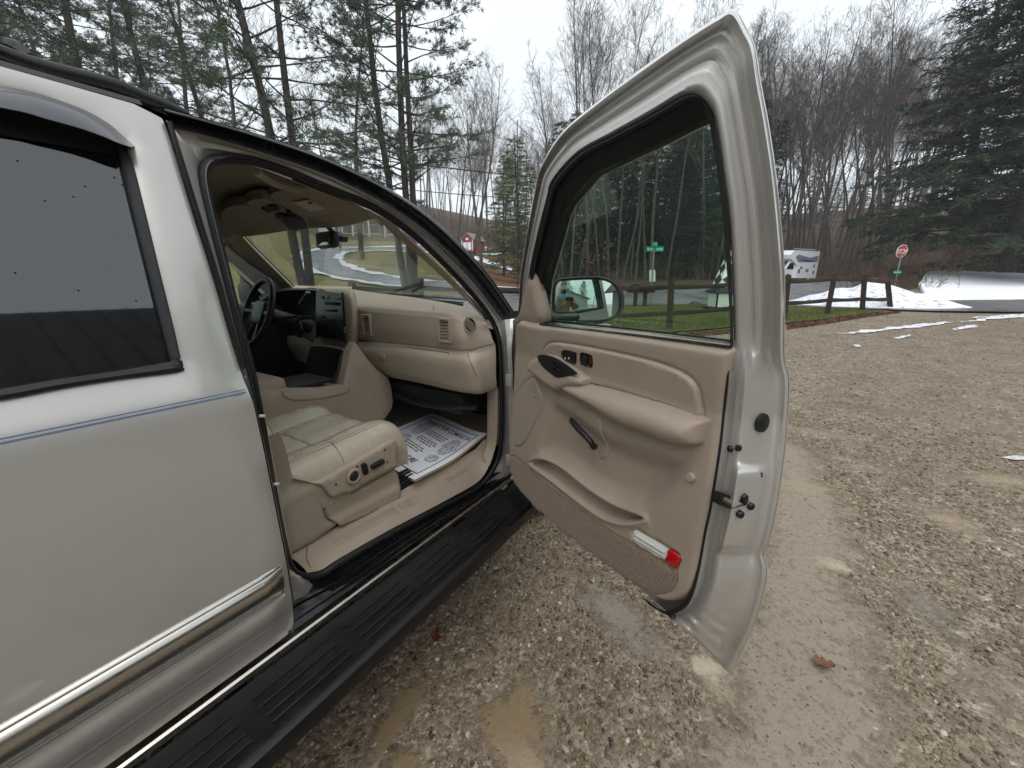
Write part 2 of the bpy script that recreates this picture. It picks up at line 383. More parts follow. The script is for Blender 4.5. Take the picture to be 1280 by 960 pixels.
# rear side window with black frame
def yz_loft(name, curves, m, parent, sub=4, **k):
    V, Fs = loft([cr(c, sub) for c in curves]); return mk(name, V, Fs, m, parent, **k)
gl = [(-.9, zl + .02), (-.9, wtop_z + .012)] + [(y, wtop_z + .012) for y in np.arange(-.7, wt_[0][0], .1)] + [tuple(PS((p[0], p[1] - 3))[1:]) for p in [(60, 127), (105, 143), (135, 160), (149, 170)]] + [tuple(PS(p)[1:]) for p in [(152, 180), (171, 258), (193, 346), (208, 398), (222, 456)]] + [tuple(PS(p)[1:]) for p in [(140, 469), (70, 479), (0, 491)]]
V2, T = fill2d(gl, .06); V3 = np.stack([prof(V2[:, 1]) - .022, V2[:, 0], V2[:, 1]], 1)
Vs, Fs = solid_patch(V3, T, np.array([-.005, 0, 0])); rwin = mk('rear_window', Vs, Fs, M['darkglass'], rear_door)
fr_o = [(156, 172), (160, 180), (178, 250), (200, 340), (215, 400), (226, 448)]; fr_i = [(141, 176), (146, 186), (165, 262), (187, 350), (200, 402), (213, 452)]
A = [[PS(p, .006) for p in fr_o], [PS((p[0] - 2, p[1]), .002) for p in fr_o], [PS((a[0] * .4 + b[0] * .6, a[1] * .4 + b[1] * .6), .006) for a, b in zip(fr_o, fr_i)], [PS((p[0] + 1, p[1]), .012) for p in fr_i], [PS(p, .024) for p in fr_i]]
fr = yz_loft('window_frame', A, M['rubber'], rear_door)
b_o = [(228, 452), (229, 460), (224, 465), (150, 474), (80, 485), (0, 500), (-200, 530)]; b_i = [(213, 446), (214, 450), (206, 453), (140, 464), (70, 474), (0, 486), (-200, 517)]
A = [[PS(p, .006) for p in b_o], [PS((p[0], p[1] - 1.2), -.001) for p in b_o], [PS((a[0] * .6 + b[0] * .4, a[1] * .6 + b[1] * .4), -.004) for a, b in zip(b_o, b_i)], [PS((p[0], p[1] + 1), .003) for p in b_i], [PS(p, .024) for p in b_i]]
yz_loft('belt_moulding', A, M['rubber'], rear_door)
# rain visor: a smoked shell standing off the upper window edge
v0 = [(-260, 70), (0, 107), (60, 121), (105, 137), (135, 154), (153, 169), (168, 182)]; v1 = [(-260, 76), (0, 114), (60, 127), (104, 143), (132, 159), (151, 172), (167, 183)]
v2 = [(-260, 96), (0, 134), (60, 149), (100, 160), (128, 170), (147, 178), (164, 184)]
A = [[PS(p, .004) for p in v0], [PS(p, -.012) for p in v1], [PS((a[0] * .5 + b[0] * .5, a[1] * .5 + b[1] * .5), -.026) for a, b in zip(v1, v2)], [PS(p, -.034) for p in v2], [PS((p[0], p[1] + 1.2), -.031) for p in v2]]
yz_loft('rain_visor', A, mat('smoked_visor', lin(50, 51, 54), .12, spec=.6, coat=.5), rear_door, angle=35)
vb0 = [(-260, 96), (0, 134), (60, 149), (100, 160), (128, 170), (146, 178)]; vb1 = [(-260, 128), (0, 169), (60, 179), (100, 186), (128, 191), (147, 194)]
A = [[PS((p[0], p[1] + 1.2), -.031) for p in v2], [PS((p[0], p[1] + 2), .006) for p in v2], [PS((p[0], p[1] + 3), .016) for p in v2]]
yz_loft('visor_underside', A, M['hole_and_shade'], rear_door)  # flat black colour put in for the shade beneath the visor lip
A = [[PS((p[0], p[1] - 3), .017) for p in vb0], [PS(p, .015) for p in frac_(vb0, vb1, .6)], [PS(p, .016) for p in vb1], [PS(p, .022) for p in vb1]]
yz_loft('visor_shadow_strip', A, M['hole_and_shade'], rear_door)  # added black strip, painted stand-in for the visor's shade on the glass
mb = MB()
for p in [(22, 201), (106, 233), (92, 246), (56, 251), (143, 222), (153, 231), (19, 341), (98, 363), (170, 376)]:
    q = PS(p, .0215); mb.add(*ellipsoid(q, (.001, .0016, .002), 7, 5))
tag(mb.obj('rain_spots', mat('dirt_spot', lin(20, 20, 20), .3), rwin), kind='stuff')

# pinstripe, moulding ----------------------------------------------------------------
mb = MB()
ys = np.linspace(-2.5, 0.428, 50)
for z0, z1 in ((1.1685, 1.1718), (1.1758, 1.1778)):
    cur = [[(prof(z) + side_relief(np.array([[y, z]]))[0] + .0008, y, z) for y in ys] for z in (z0, (z0 + z1) / 2, z1)]
    V, Fs = loft(cur); mb.add(V, Fs)
mb.obj('pinstripe', M['stripe'], rear_door)
zt, zm = .702, .612
ys = np.concatenate([np.linspace(-2.5, .38, 30), [.41, .427, .434]])
prof_m = [(zt, .000), (zt - .001, .010), (zt - .006, .013), (zt - .008, .011), (zt - .010, .018), (zt - .028, .026), (zt - .045, .027), (zt - .06, .022), (zt - .078, .012), (zm, .0)]
endf = lambda y: 1 - .65 * sstep(.395, .434, y)
cur = [[(prof(z) + o * (endf(y) if i not in (0,) else 1) + .001, y, z) for y in ys] for i, (z, o) in enumerate(prof_m)]
V, Fs = loft(cur); Fs = list(Fs) + [tuple(i * len(ys) + len(ys) - 1 for i in range(len(prof_m)))]
mb = MB(); mb.add(V, Fs); mb.obj('chrome_moulding', M['chrome'], rear_door, angle=60)
# painted lower cladding strip below the moulding
prof_c = [(.606, .0), (.604, .016), (.590, .021), (.560, .018), (.530, .012), (.522, .006), (.50, .006), (.462, .004)]
cur = [[(prof(z) + o * endf(y) + .002, y, z) for y in ys] for z, o in prof_c]
V, Fs = loft(cur); Fs = list(Fs) + [tuple(i * len(ys) + len(ys) - 1 for i in range(len(prof_c)))]
mk('cladding', V, Fs, M['paint'], rear_door, angle=60)

# roof, left side, tail -----------------------------------------------------------------
rail_r = [(-2.6, 1.775), (-1, 1.778), (front_top[0] + .02, 1.775)]
R0_px = [(204, 134), (262, 150), (337, 172), (412, 199), (480, 232), (535, 268), (575, 304), (610, 342), (642, 388)]
R1_px = [(219, 162), (262, 172), (337, 195), (410, 221), (474, 253), (523, 287), (560, 322), (594, 358), (626, 400)]
R2_px = [(246, 199), (258, 188), (337, 203), (408, 231), (471, 258), (519, 291), (556, 326), (590, 361), (620, 404)]
R3_px = [(262, 216), (275, 199), (335, 212), (404, 238), (466, 263), (512, 297), (549, 331), (581, 366), (612, 408)]
R0 = cr([PS(p, .045) for p in R0_px], 5); 
roofline = np.vstack([[(-.205, y, 1.79) for y in np.linspace(-2.6, R0[0][1] - .1, 8)], R0])
xin = roofline[:, 0]
def across(cv, crown):
    """curves running from the right roof line over the crown to the left side"""
    out_ = []
    for t in np.linspace(0, 1, 9):
        x = cv[:, 0] * (1 - t) + (-2.0 - cv[:, 0]) * t
        out_.append(np.stack([x, cv[:, 1], cv[:, 2] + crown * math.sin(math.pi * t)], 1))
    return out_
nroof = np.argmax(roofline[:, 1] > 1.02)
V, Fs = loft(across(roofline[:nroof + 1], .07)); mk('roof', V, Fs, M['paint'], SUV)
# left side: same profile mirrored, with openings for the two left windows seen through the cabin
lo = [(-2.6, .45), (-2.6, 1.775)] + [tuple(p[1:]) for p in roofline[::3]] + [(1.75, 1.15), (1.75, .45)]
lw = [(.55, 1.27), (.62, 1.69), (.98, 1.69), (1.25, 1.53), (1.52, 1.27)]
lw2 = [(-.6, 1.27), (-.6, 1.69), (.25, 1.69), (.36, 1.27)]
V2, T = fill2d(lo, .12, [lw, lw2]); V3 = np.stack([-2 - prof(V2[:, 1]), V2[:, 0], V2[:, 1]], 1)
Vs, Fs = solid_patch(V3, T, np.array([.06, 0, 0])); mk('left_side', Vs, Fs, M['paint'], SUV)
V2, T = fill2d(lw, .2); V3 = np.stack([-2 - prof(V2[:, 1]) + .03, V2[:, 0], V2[:, 1]], 1)
Vs, Fs = solid_patch(V3, T, np.array([.004, 0, 0])); mk('driver_window', Vs, Fs, M['winglass'], SUV)
V2, T = fill2d(lw2, .2); V3 = np.stack([-2 - prof(V2[:, 1]) + .03, V2[:, 0], V2[:, 1]], 1)
Vs, Fs = solid_patch(V3, T, np.array([.004, 0, 0])); mk('left_rear_window', Vs, Fs, M['darkglass'], SUV)
zz = [.45, .8, 1.2, 1.5, 1.775]; V, Fs = loft([[(prof(z) + (-2 - 2 * prof(z)) * t, -2.6 - .05 * math.sin(math.pi * t), z) for z in zz] for t in np.linspace(0, 1, 7)]); mk('tailgate', V, Fs, M['paint'], SUV)
V, Fs = loft([[(x, y, .42) for y in np.linspace(-2.6, 2.9, 8)] for x in (-.12, -.6, -1.4, -1.95)]); mk('underbody', V, Fs, M['cabinblack'], SUV)
# bonnet and front wings
fy = np.linspace(1.66, 3.0, 9)
cur = []
for t in np.linspace(0, 1, 11):
    cur.append([(-.045 + (-1.91) * t, y, 1.17 - .035 * (y - 1.66) + .055 * math.sin(math.pi * t) ** .5 - .06 * max(0, (y - 2.7) / .3) ** 2) for y in fy])
V, Fs = loft(cur); mk('bonnet', V, Fs, M['paint'], SUV)
for sx in (0, 1):
    cur = []
    for z, o in ((1.165, -.05), (1.155, -.02), (1.13, -.004), (1.0, .004), (.72, 0), (.45, -.03)):
        cur.append([((o if sx == 0 else -2 - o), y, z - .035 * (y - 1.66) * (z > 1.1)) for y in fy])
    V, Fs = loft(cur); mk('front_wing', V, Fs, M['paint'], SUV)
V, Fs = loft([[(-.02 - 1.96 * t, 3.0 + .12 * math.sin(math.pi * t), z) for z in (.45, .7, .9, 1.12)] for t in np.linspace(0, 1, 7)]); mk('front_grille', V, Fs, M['cabinblack'], SUV)
def wheel(x, y):
    o = empty('wheel', (x, y, 0), parent=SUV); n = 28
    ring = [(.12, .24), (.125, .34), (.11, .375), (.05, .385), (-.05, .385), (-.11, .375), (-.125, .34), (-.12, .24)]
    cur = [[(x + dx, y + r * math.cos(2 * math.pi * j / n), .385 + r * math.sin(2 * math.pi * j / n)) for j in range(n)] for dx, r in ring]
    V, Fs = loft(cur, closed_u=True); mk('tyre', V, Fs, M['rubber'], o)
    ring = [(.10, .0), (.11, .06), (.09, .10), (.10, .2), (.12, .235), (-.1, .24), (-.1, 0)]
    cur = [[(x + dx * (1 if x > -1 else -1), y + r * math.cos(2 * math.pi * j / n), .385 + r * math.sin(2 * math.pi * j / n)) for j in range(n)] for dx, r in ring]
    V, Fs = loft(cur, closed_u=True); mk('rim', V, Fs, M['trimsteel'], o)
for x, y in ((-.13, 2.15), (-1.87, 2.15), (-.13, -1.25), (-1.87, -1.25)): wheel(x, y)

# gutter, roof rail ------------------------------------------------------------------------
gut = np.vstack([[(prof(1.775) + .001, y, 1.775) for y in np.linspace(-2.6, front_top[0] - .03, 8)]])
A = [gut, gut + [-.012, 0, .012], gut + [-.035, 0, .006], gut + [-.06, 0, .018]]
V, Fs = loft(A); mk('roof_gutter', V, Fs, M['rubber'], SUV)
def PXr(p): return PX(p, -.26)
rail_px = [(-300, -45), (-120, 15), (0, 66), (60, 86), (140, 106), (185, 124), (215, 136), (236, 143)]
rp = cr([PXr(p) for p in rail_px], 4); rad = np.interp(np.linspace(0, 1, len(rp)), [0, .55, .8, .93, 1], [.015, .0145, .014, .011, .005])
mb = MB(); mb.tube(rp, rad, 10); mb.tube(rp[:int(len(rp) * .88)] + np.array([-.01, 0, -.028]), .013, 8)
mb.obj('roof_rail', M['dusty'], SUV)
cb = [PX((-40, 44), -.28), PX((0, 57), -.30), PX((20, 62), -.29), PX((38, 72), -.27)]
mb = MB(); mb.tube(cr(cb, 4), [.017] * 9 + [.015, .012, .010, .008], 8); mb.tube([cb[1] + np.array([0, 0, .005]), cb[1] + np.array([-.7, .0, .03]), cb[1] + np.array([-1.4, 0, .0])], .018, 8)
mb.obj('roof_crossbar', M['dusty'], SUV)

# front door aperture: roof drip band, painted flange, weather seal -------------------------------
def frac(a, b, t): return [(p[0] * (1 - t) + q[0] * t, p[1] * (1 - t) + q[1] * t) for p, q in zip(a, b)]
SUB = 6
band = [[PS(p, .052) for p in R0_px], [PS(p, .035) for p in frac(R0_px, R1_px, .10)], [PS(p, .036) for p in frac(R0_px, R1_px, .18)], [PS(p, .052) for p in frac(R0_px, R1_px, .26)], [PS(p, .066) for p in frac(R0_px, R1_px, .5)], [PS(p, .060) for p in frac(R0_px, R1_px, .78)], [PS(p, .058) for p in frac(R0_px, R1_px, .9)], [PS(p, .075) for p in R1_px]]
yz_loft('drip_moulding', band, M['gloss'], SUV, sub=SUB, angle=50)
tr = [[PS(p, .0495) for p in frac(R0_px, R1_px, .05)], [PS(p, .033) for p in frac(R0_px, R1_px, .10)], [PS(p, .033) for p in frac(R0_px, R1_px, .14)]]
flange = [[PS(p, .066) for p in frac(R0_px, R1_px, .93)], [PS(p, .070) for p in R1_px], [PS(p, .086) for p in frac(R1_px, R2_px, .4)], [PS(p, .092) for p in frac(R1_px, R2_px, .8)], [PS(p, .115) for p in frac(R2_px, R3_px, .5)]]
yz_loft('roof_flange', flange, M['paint'], SUV, sub=SUB)
# jamb between the rear door's edge and the seal
E0 = [(207, 150), (222, 200), (245, 275), (270, 355), (290, 425), (303, 465), (312, 490), (322, 520), (333, 570), (345, 630), (352, 665), (357, 690), (361, 712), (366, 745), (371, 800)]
E2 = [(248, 196), (247, 222), (262, 290), (278, 355), (296, 425), (306, 465), (312, 492), (320, 525), (330, 575), (341, 635), (348, 668), (353, 690), (360, 712), (400, 732), (408, 760)]
E1 = []
for i, (a, b) in enumerate(zip(E0, E2)): E1.append((max(a[0] + 1, (a[0] + b[0]) / 2), (a[1] + b[1]) / 2))
jam = [[PS(p, .035) for p in E0], [PS((p[0] + 1, p[1]), .05) for p in E0], [PS(p, .06) for p in E1], [PS((p[0] + 5, p[1]), .115) for p in E2]]
yz_loft('pillar_jamb', jam, M['paint'], SUV, sub=4)
bk = [[PS((p[0] - 26, p[1]), .075) for p in E0], [PS((p[0] + 2, p[1]), .13) for p in E0], [PS((p[0] + 12, p[1]), .135) for p in E2]]
yz_loft('pillar_backing', bk, M['tan'], SUV, sub=4)
st_px = [(208, 152), (222, 198), (245, 273), (270, 353), (290, 424), (301, 462)]
A = [[PS((p[0] - .5, p[1]), .012) for p in st_px], [PS((p[0] + 1.0, p[1]), -.002) for p in st_px], [PS((p[0] + 5, p[1] - 1), .004) for p in st_px], [PS((p[0] + 7, p[1] - 1), .045) for p in st_px]]
yz_loft('edge_strip', A, M['rubber'], SUV)
# the weather seal: one tube round the aperture
sc_px = [(270, 200), (300, 199), (337, 207), (406, 234), (468, 260), (516, 293), (553, 328), (586, 363), (612, 396), (623, 425), (626, 470), (627, 520), (625, 560), (618, 583), (600, 607), (563, 628), (485, 669), (425, 703), (402, 718), (385, 722), (368, 716), (359, 700), (350, 664), (341, 618), (331, 560), (321, 505), (312, 460), (296, 400), (280, 335), (263, 268), (255, 228), (257, 208)]
sc = cr([PS(p, .10) for p in sc_px], 5, closed=True)
seal_r = .0125 - .0025 * sstep(1.0, 1.5, sc[:, 1])
V, Fs = tube_vf(sc, seal_r, 10, closed=True); mk('door_seal', V, Fs, M['rubber'], SUV)
V, Fs = tube_vf(sc + np.array([.012, 0, 0]) * 1.0, .004, 6, closed=True); mk('seal_lip', V, Fs, M['gloss'], SUV)
for p in ((327, 520), (345, 605), (302, 472)): q = PS(p, .055); V, Fs = disc_vf(q, (.8, .6, 0), .004, .008, 8); mk('nylon_bumper', V, Fs, M['bead'], SUV)
# hinge pillar with hinges
hp_i = [(612, 402), (624, 430), (627, 470), (628, 520), (627, 560), (620, 586), (604, 610)]; hp_o = [(644, 398), (640, 432), (641, 470), (642, 520), (642, 560), (640, 590), (632, 612)]
A = [[PS(p, .115) for p in hp_i], [PS(p, .09) for p in frac(hp_i, hp_o, .35)], [PS(p, .055) for p in frac(hp_i, hp_o, .6)], [PS(p, .05) for p in frac(hp_i, hp_o, .8)], [PS(p, .03) for p in hp_o]]
yz_loft('hinge_pillar', A, M['paint'], SUV, sub=4)
for y0 in (475, 575):
    h = empty('door_hinge', PS((638, y0), .03), parent=SUV); mb = MB(); q = PS((637, y0), .02)
    mb.box(q, (.035, .02, .06), bev=.004); mb.obj('hinge_leaf', M['paint'], h)
    mb = MB(); mb.tube([q + np.array([.02, .02, -.035]), q + np.array([.02, .02, .035])], .009, 10); mb.obj('hinge_pin', M['bolt'], h)

# sill: black threshold, bright trim, running board ----------------------------------------------
ch_px = [(-40, 1110), (160, 960), (371, 806), (500, 709), (640, 604)]
ch = [PZ(p, .445) for p in ch_px]; ch = [np.array([-.002, q[1], .445]) for q in ch]
sl_px = [(371, 806), (402, 722), (428, 702), (488, 668), (565, 627), (606, 604), (630, 590)]
ua = cr([PS(p, .108) for p in [(371, 722), (385, 727), (404, 723), (428, 706), (488, 672), (565, 631), (603, 609), (630, 596)]], 5)
lb = np.array([[-.022, y, .462] for y in np.interp(np.linspace(0, 1, len(ua)), [0, 1], [.43, 1.60])])
sec = [(0, 0, .012), (.12, 0, .016), (.2, .0, .0), (.42, 0, .0), (.46, 0, .008), (.54, 0, .008), (.58, 0, 0), (.72, 0, .0), (.75, 0, .007), (.82, 0, .007), (.86, 0, 0), (1, 0, 0)]
cur = [(ua * (1 - t) + lb * t + np.array([h * .6, 0, h])) for t, _, h in sec]
V, Fs = loft(cur); mk('threshold', V, Fs, M['gloss'], SUV, angle=50)
# painted wedge behind the threshold
wq = [[PS(p, .10) for p in [(357, 700), (368, 720), (388, 729), (404, 727), (412, 724)]], [PS(p, .085) for p in [(362, 716), (370, 733), (384, 741), (397, 742), (404, 741)]], [PS(p, .05) for p in [(367, 745), (373, 765), (380, 772), (386, 772), (390, 770)]], [PS(p, .03) for p in [(371, 795), (373, 798), (375, 799), (377, 799), (379, 799)]]]
yz_loft('jamb_foot', wq, M['paint'], SUV, sub=4)
q = PS((427, 743), .055); V, Fs = disc_vf(q, (.8, 0, .6), .011, .006, 14); mk('access_plug', V, Fs, M['bead'], SUV)
yr = np.concatenate([np.linspace(-2.4, 1.55, 24), [1.60, 1.63]])
c_sec = [(-.05, .447), (-.012, .455), (-.004, .458), (.002, .454), (.004, .446), (.0, .437), (-.02, .43)]
V, Fs = loft([[(x, y, z) for y in yr] for x, z in c_sec]); mk('sill_trim', V, Fs, M['trimsteel'], SUV)
RB = empty('running_board', (.1, -.4, .42), parent=SUV)
yb = np.concatenate([np.linspace(-2.4, 1.45, 26), [1.50, 1.55, 1.59, 1.62, 1.64, 1.65]])
ends = lambda y: np.sqrt(np.clip(1 - sstep(1.46, 1.655, y) * .96, 0, 1)) if y > 1.46 else 1.0
b_sec = [(.0, .425), (.02, .418), (.15, .418), (.165, .424), (.182, .428), (.196, .420), (.200, .40), (.195, .37), (.17, .352), (.0, .35)]
cur = [[(x if x < .03 else .0 + x * ends(y), y, z) for y in yb] for x, z in b_sec]
V, Fs = loft(cur); Fs = list(Fs) + [tuple(i * len(yb) + len(yb) - 1 for i in range(len(b_sec)))]
mk('step_tray', V, Fs, M['dusty'], RB, angle=45)
for k, x0 in enumerate((.045, .080, .115, .142)):
    for y0 in np.arange(-1.0, 1.45, .26):
        L = min(.215, 1.50 - .4 * x0 - y0)
        if L < .06: continue
        mb = MB(); mb.box((x0, y0 + L / 2, .4195), (.007, L, .006), bev=.002); mb.obj('tread_rib', M['blackpl'], RB)
for y0 in (-.9, .3, 1.2):
    mb = MB(); mb.box((-.03, y0, .385), (.1, .05, .03), bev=.004); mb.obj('step_bracket', M['blackpl'], RB)

# ================================================================== the opened front door
DOOR = empty('front_door', door_w(0, .44, 0), parent=SUV)
F0p = [(646, 405), (648, 385), (650, 345), (657, 300), (668, 237), (677, 206), (702, 166), (743, 130), (790, 94), (852, 50), (899, 20), (917, 12), (932, 36), (942, 59), (949, 103), (959, 156), (970, 234), (979, 340), (979, 420), (980, 451), (985, 472), (985, 500), (981, 555), (974, 610), (968, 645), (961, 675), (954, 692), (958, 712), (953, 745), (940, 785), (926, 815), (913, 840), (893, 822), (862, 793), (835, 768), (818, 753)]
F4p = [(654, 405), (657, 385), (662, 345), (671, 300), (684, 250), (692, 225), (724, 191), (765, 169), (815, 142), (849, 122), (865, 117), (876, 120), (885, 130), (892, 144), (898, 175), (904, 219), (912, 281), (916, 370), (917, 425), (914, 450), (911, 480), (907, 515), (902, 560), (895, 605), (889, 640), (884, 662), (879, 690), (875, 712), (868, 738), (860, 754), (852, 761), (842, 765), (834, 766), (826, 763), (815, 756), (806, 748)]
F5p = [(676, 405), (680, 385), (684, 350), (698, 300), (706, 270), (712, 256), (743, 219), (787, 197), (827, 178), (865, 158), (881, 151), (885, 151), (887, 156), (889, 169), (893, 194), (898, 225), (904, 281), (911, 375), (913, 431)]
SUBD = 10
F0c, F4c = cr(F0p, SUBD), cr(F4p, SUBD)
F5c = cr(F5p, SUBD)
TT = np.array([0, .05, .10, .2, .27, .31, .36, .40, .46, .54, .58, .62, .66, .70, .78, .88, .94, .98, 1.0])
n_up = np.array([.094, .100, .103, .100, .099, .092, .078, .074, .077, .078, .070, .054, .046, .042, .043, .056, .064, .056, 0.])
n_lo = np.array([.112, .106, .112, .120, .120, .116, .108, .101, .090, .074, .066, .058, .050, .044, .032, .025, .024, .014, 0.])
T2 = np.array(sorted(set(TT.tolist() + [.15, .235, .43, .50, .74, .83, .91]))); n_up, n_lo = np.interp(T2, TT, n_up), np.interp(T2, TT, n_lo); TT = T2
k_lo = 19 * SUBD
def frame_n(i, py):
    a = sstep(17.6 * SUBD, 20 * SUBD, i); n = n_up * (1 - a) + n_lo * a
    b = .034 * sstep(576, 596, py) * (1 - sstep(682, 694, py)) if i > k_lo else 0
    n = n + b * sstep(.2, .32, TT) * (1 - sstep(.62, .86, TT))
    hem = sstep(28.5 * SUBD, 30.5 * SUBD, i); n = n * (1 - hem) + hem * np.where(TT > .80, .012 * (1 - sstep(.96, 1, TT)), np.where(TT > .72, n * .6, n))
    return n
rows = []
for i, (a, b) in enumerate(zip(F0c, F4c)):
    n = frame_n(i, (a[1] + b[1]) / 2); r = []
    for t, nn in zip(TT, n):
        p = b * (1 - t) + a * t; 
        if i > 28.5 * SUBD:                                             # crumpled pressing in the lower corner
            e = sstep(28.5 * SUBD, 30 * SUBD, i) * (1 - sstep(33.6 * SUBD, 34.6 * SUBD, i)) * sstep(.1, .25, t) * (1 - sstep(.6, .74, t))
            nn += e * .0085 * math.sin((-.60 * p[0] + .80 * p[1]) * .44 + .6 * math.sin(p[0] * .09)) * (.6 + .4 * math.sin(p[0] * .12))
        r.append(PD(p, nn))
    rows.append(r)
rows = np.array(rows)
V, Fs = loft(rows.transpose(1, 0, 2)); mk('inner_frame', V, Fs, M['paint'], DOOR, angle=55)
edge3 = rows[:, -1]
# outer skin with its window opening
o_sz = [sz(q) for q in edge3[::3]]; hole_sz = [sz(PD(p, .02)) for p in F5p]
hole_sz = [hole_sz[0]] + hole_sz[1:]
zb_ = .45
skin_o = [(.01, 1.25)] + o_sz[2:] + [(.01, zb_)]
skin_o = [tuple(p) for p in skin_o]
V2, T = fill2d(skin_o, .05, [[tuple(p) for p in hole_sz]])
bulge = lambda s, z: -.012 * math.exp(-((z - .9) / .35) ** 2) * math.sin(math.pi * min(1, max(0, s / 1.2)))
V3 = np.array([door_w(s, z, -.002 + tum(z) + bulge(s, z) * min(1, 8 * min(abs(s - 1.24), abs(s - 0)))) for s, z in V2])
Vs, Fs = solid_patch(V3, T, -DN * .004); mk('outer_skin', Vs, Fs, M['paint'], DOOR, angle=60)
ss = np.linspace(.03, 1.2, 14); V, Fs = loft([[door_w(s, z, -.006 - o) for s in ss] for z, o in ((.61, 0), (.612, .02), (.65, .027), (.695, .018), (.70, 0))]); mk('chrome_moulding', V, Fs, M['chrome'], DOOR)
q0 = door_w(1.08, 1.02, -.03); mb = MB(); Rm = np.array([DD, DN, [0, 0, 1]]).T
mb.box(q0, (.17, .02, .03), rot=Rm, bev=.006); mb.obj('door_handle', M['gloss'], DOOR)
# front end of the door
fe = [[PD((641.5 if y < 560 else 639, y), n) for y in np.linspace(404, 606, 9)] for n in (0., .03, .07, .10)]
V, Fs = loft(fe); mk('front_end_panel', V, Fs, M['paint'], DOOR)
# black weather strip round the trim and the run channel round the glass
nA = len(F5c); i_b = 19 * SUBD
run = [[rows[i, 0] + DN * .001 for i in range(nA)], [PD(F4c[i] * .9 + F5c[i] * .1, .102) for i in range(nA)], [PD(F4c[i] * .78 + F5c[i] * .22, .098) for i in range(nA)], [PD(F4c[i] * .72 + F5c[i] * .28, .086) for i in range(nA)], [PD(F4c[i] * .3 + F5c[i] * .7, .075) for i in range(nA)], [PD(F4c[i] * .2 + F5c[i] * .8, .068) for i in range(nA)], [PD(F5c[i], .062) for i in range(nA)], [PD(F5c[i], .03) for i in range(nA)]]
V, Fs = loft(run); mk('window_run_channel', V, Fs, M['rubber'], DOOR, angle=45)
sp = [rows[i, 0] + DN * .003 - DD * .002 for i in range(18 * SUBD, len(rows), 2)]; mb = MB(); mb.tube(sp, np.interp(np.arange(len(sp)), [0, len(sp) * .5, len(sp) * .68, len(sp)], [.0022, .0025, .006, .0015]), 8); mb.obj('trim_seal', M['rubber'], DOOR)
# window glass
gl = [sz(PD(p, .045)) for p in F5p]; ctr = np.mean(gl, 0); gl = [tuple(ctr + (np.array(p) - ctr) * 1.02) for p in gl]; gl = gl[:1] + gl[1:] + [(1.0, 1.22), (.2, 1.20)]
V2, T = fill2d(gl, .2); V3 = np.array([door_w(s, z, .045 + tum(z)) for s, z in V2]); Vs, Fs = solid_patch(V3, T, -DN * .004); mk('window_glass', Vs, Fs, M['winglass'], DOOR, smooth=False)
# belt sweeps inside the glass
bl = cr([(674, 403.5), (700, 406), (760, 413), (840, 422.5), (914, 432)], 5)
A = [[PD((p[0], p[1] + 2), .112) for p in bl], [PD((p[0], p[1] + .2), .098) for p in bl], [PD((p[0], p[1] - 2.4), .075) for p in bl], [PD((p[0], p[1] - 2.6), .05) for p in bl]]
V, Fs = loft(A); mk('belt_sweep', V, Fs, M['gloss'], DOOR)
bo = [PD((p[0], p[1] - 3), .03) for p in bl]; mb = MB(); mb.tube(bo, .008, 6); mb.obj('outer_belt_strip', M['rubber'], DOOR)

# ---- trim panel, one sculpted moulding
N0 = .125
def dsz(lst, n=N0): return np.array([sz(PD(p, n)) for p in lst])
tr_px = [(643, 402), (660, 403), (676, 405), (720, 409.5), (780, 416.5), (840, 424.5), (895, 432), (911, 434.5), (914, 440), (913, 455), (910, 480), (906, 515), (901, 560), (894, 605), (888, 640), (883, 662), (878, 690), (873, 715), (866, 737), (857, 750), (845, 756), (832, 757), (818, 751), (796, 738), (760, 713), (700, 667), (660, 630), (643, 608), (637, 592), (635, 560), (637, 520), (640, 480), (642, 440)]
trim = dense(cr(dsz(tr_px), 4, closed=True), .006)
pad = dense(cr(dsz([(679, 441), (687, 429), (711, 429.5), (772, 441), (818, 452), (852, 465), (870, 480), (876, 500), (874, 523), (834, 507), (772, 489), (763, 486), (730, 477), (717, 466), (700, 456), (690, 449)]), 4, closed=True), .0045)
spk = dense(cr(dsz([(663, 472), (673, 485), (678, 497), (675, 512), (665, 536), (655, 554), (648, 558), (642, 556), (638, 540), (637, 515), (640, 500)]), 4, closed=True), .0045)
rec = dense(cr(dsz([(690, 500), (720, 515), (757, 540), (803, 556), (846, 568), (866, 566), (861, 590), (845, 617), (824, 637), (804, 648), (770, 640), (735, 615), (702, 587), (680, 575), (672, 560), (680, 525)]), 4, closed=True), .0045)
pocket = dense(cr(dsz([(663, 578), (672, 574), (684, 576), (703, 586), (734, 611), (766, 632), (803, 646), (803, 650), (790, 653), (771, 652), (749, 643), (718, 621), (687, 597), (670, 585)]), 4, closed=True), .0045)
hnd = dense(cr(dsz([(719, 514), (724, 509), (735, 512), (748, 521), (752, 532), (751, 560), (748, 573), (742, 577), (737, 572), (734, 553), (722, 530)]), 4, closed=True), .0045)
carp = dense(cr(dsz([(641, 569), (649, 574), (659, 582), (681, 605), (734, 643), (765, 665), (796, 682), (840, 709), (846, 717), (845, 731), (834, 742), (812, 743), (790, 734), (756, 708), (700, 664), (662, 629), (645, 607), (638, 590), (637, 575)]), 4, closed=True), .0045)
lamp = dense(dsz([(789, 664), (795, 661), (848, 692), (850, 699), (846, 710), (840, 712), (790, 680)]), .005)
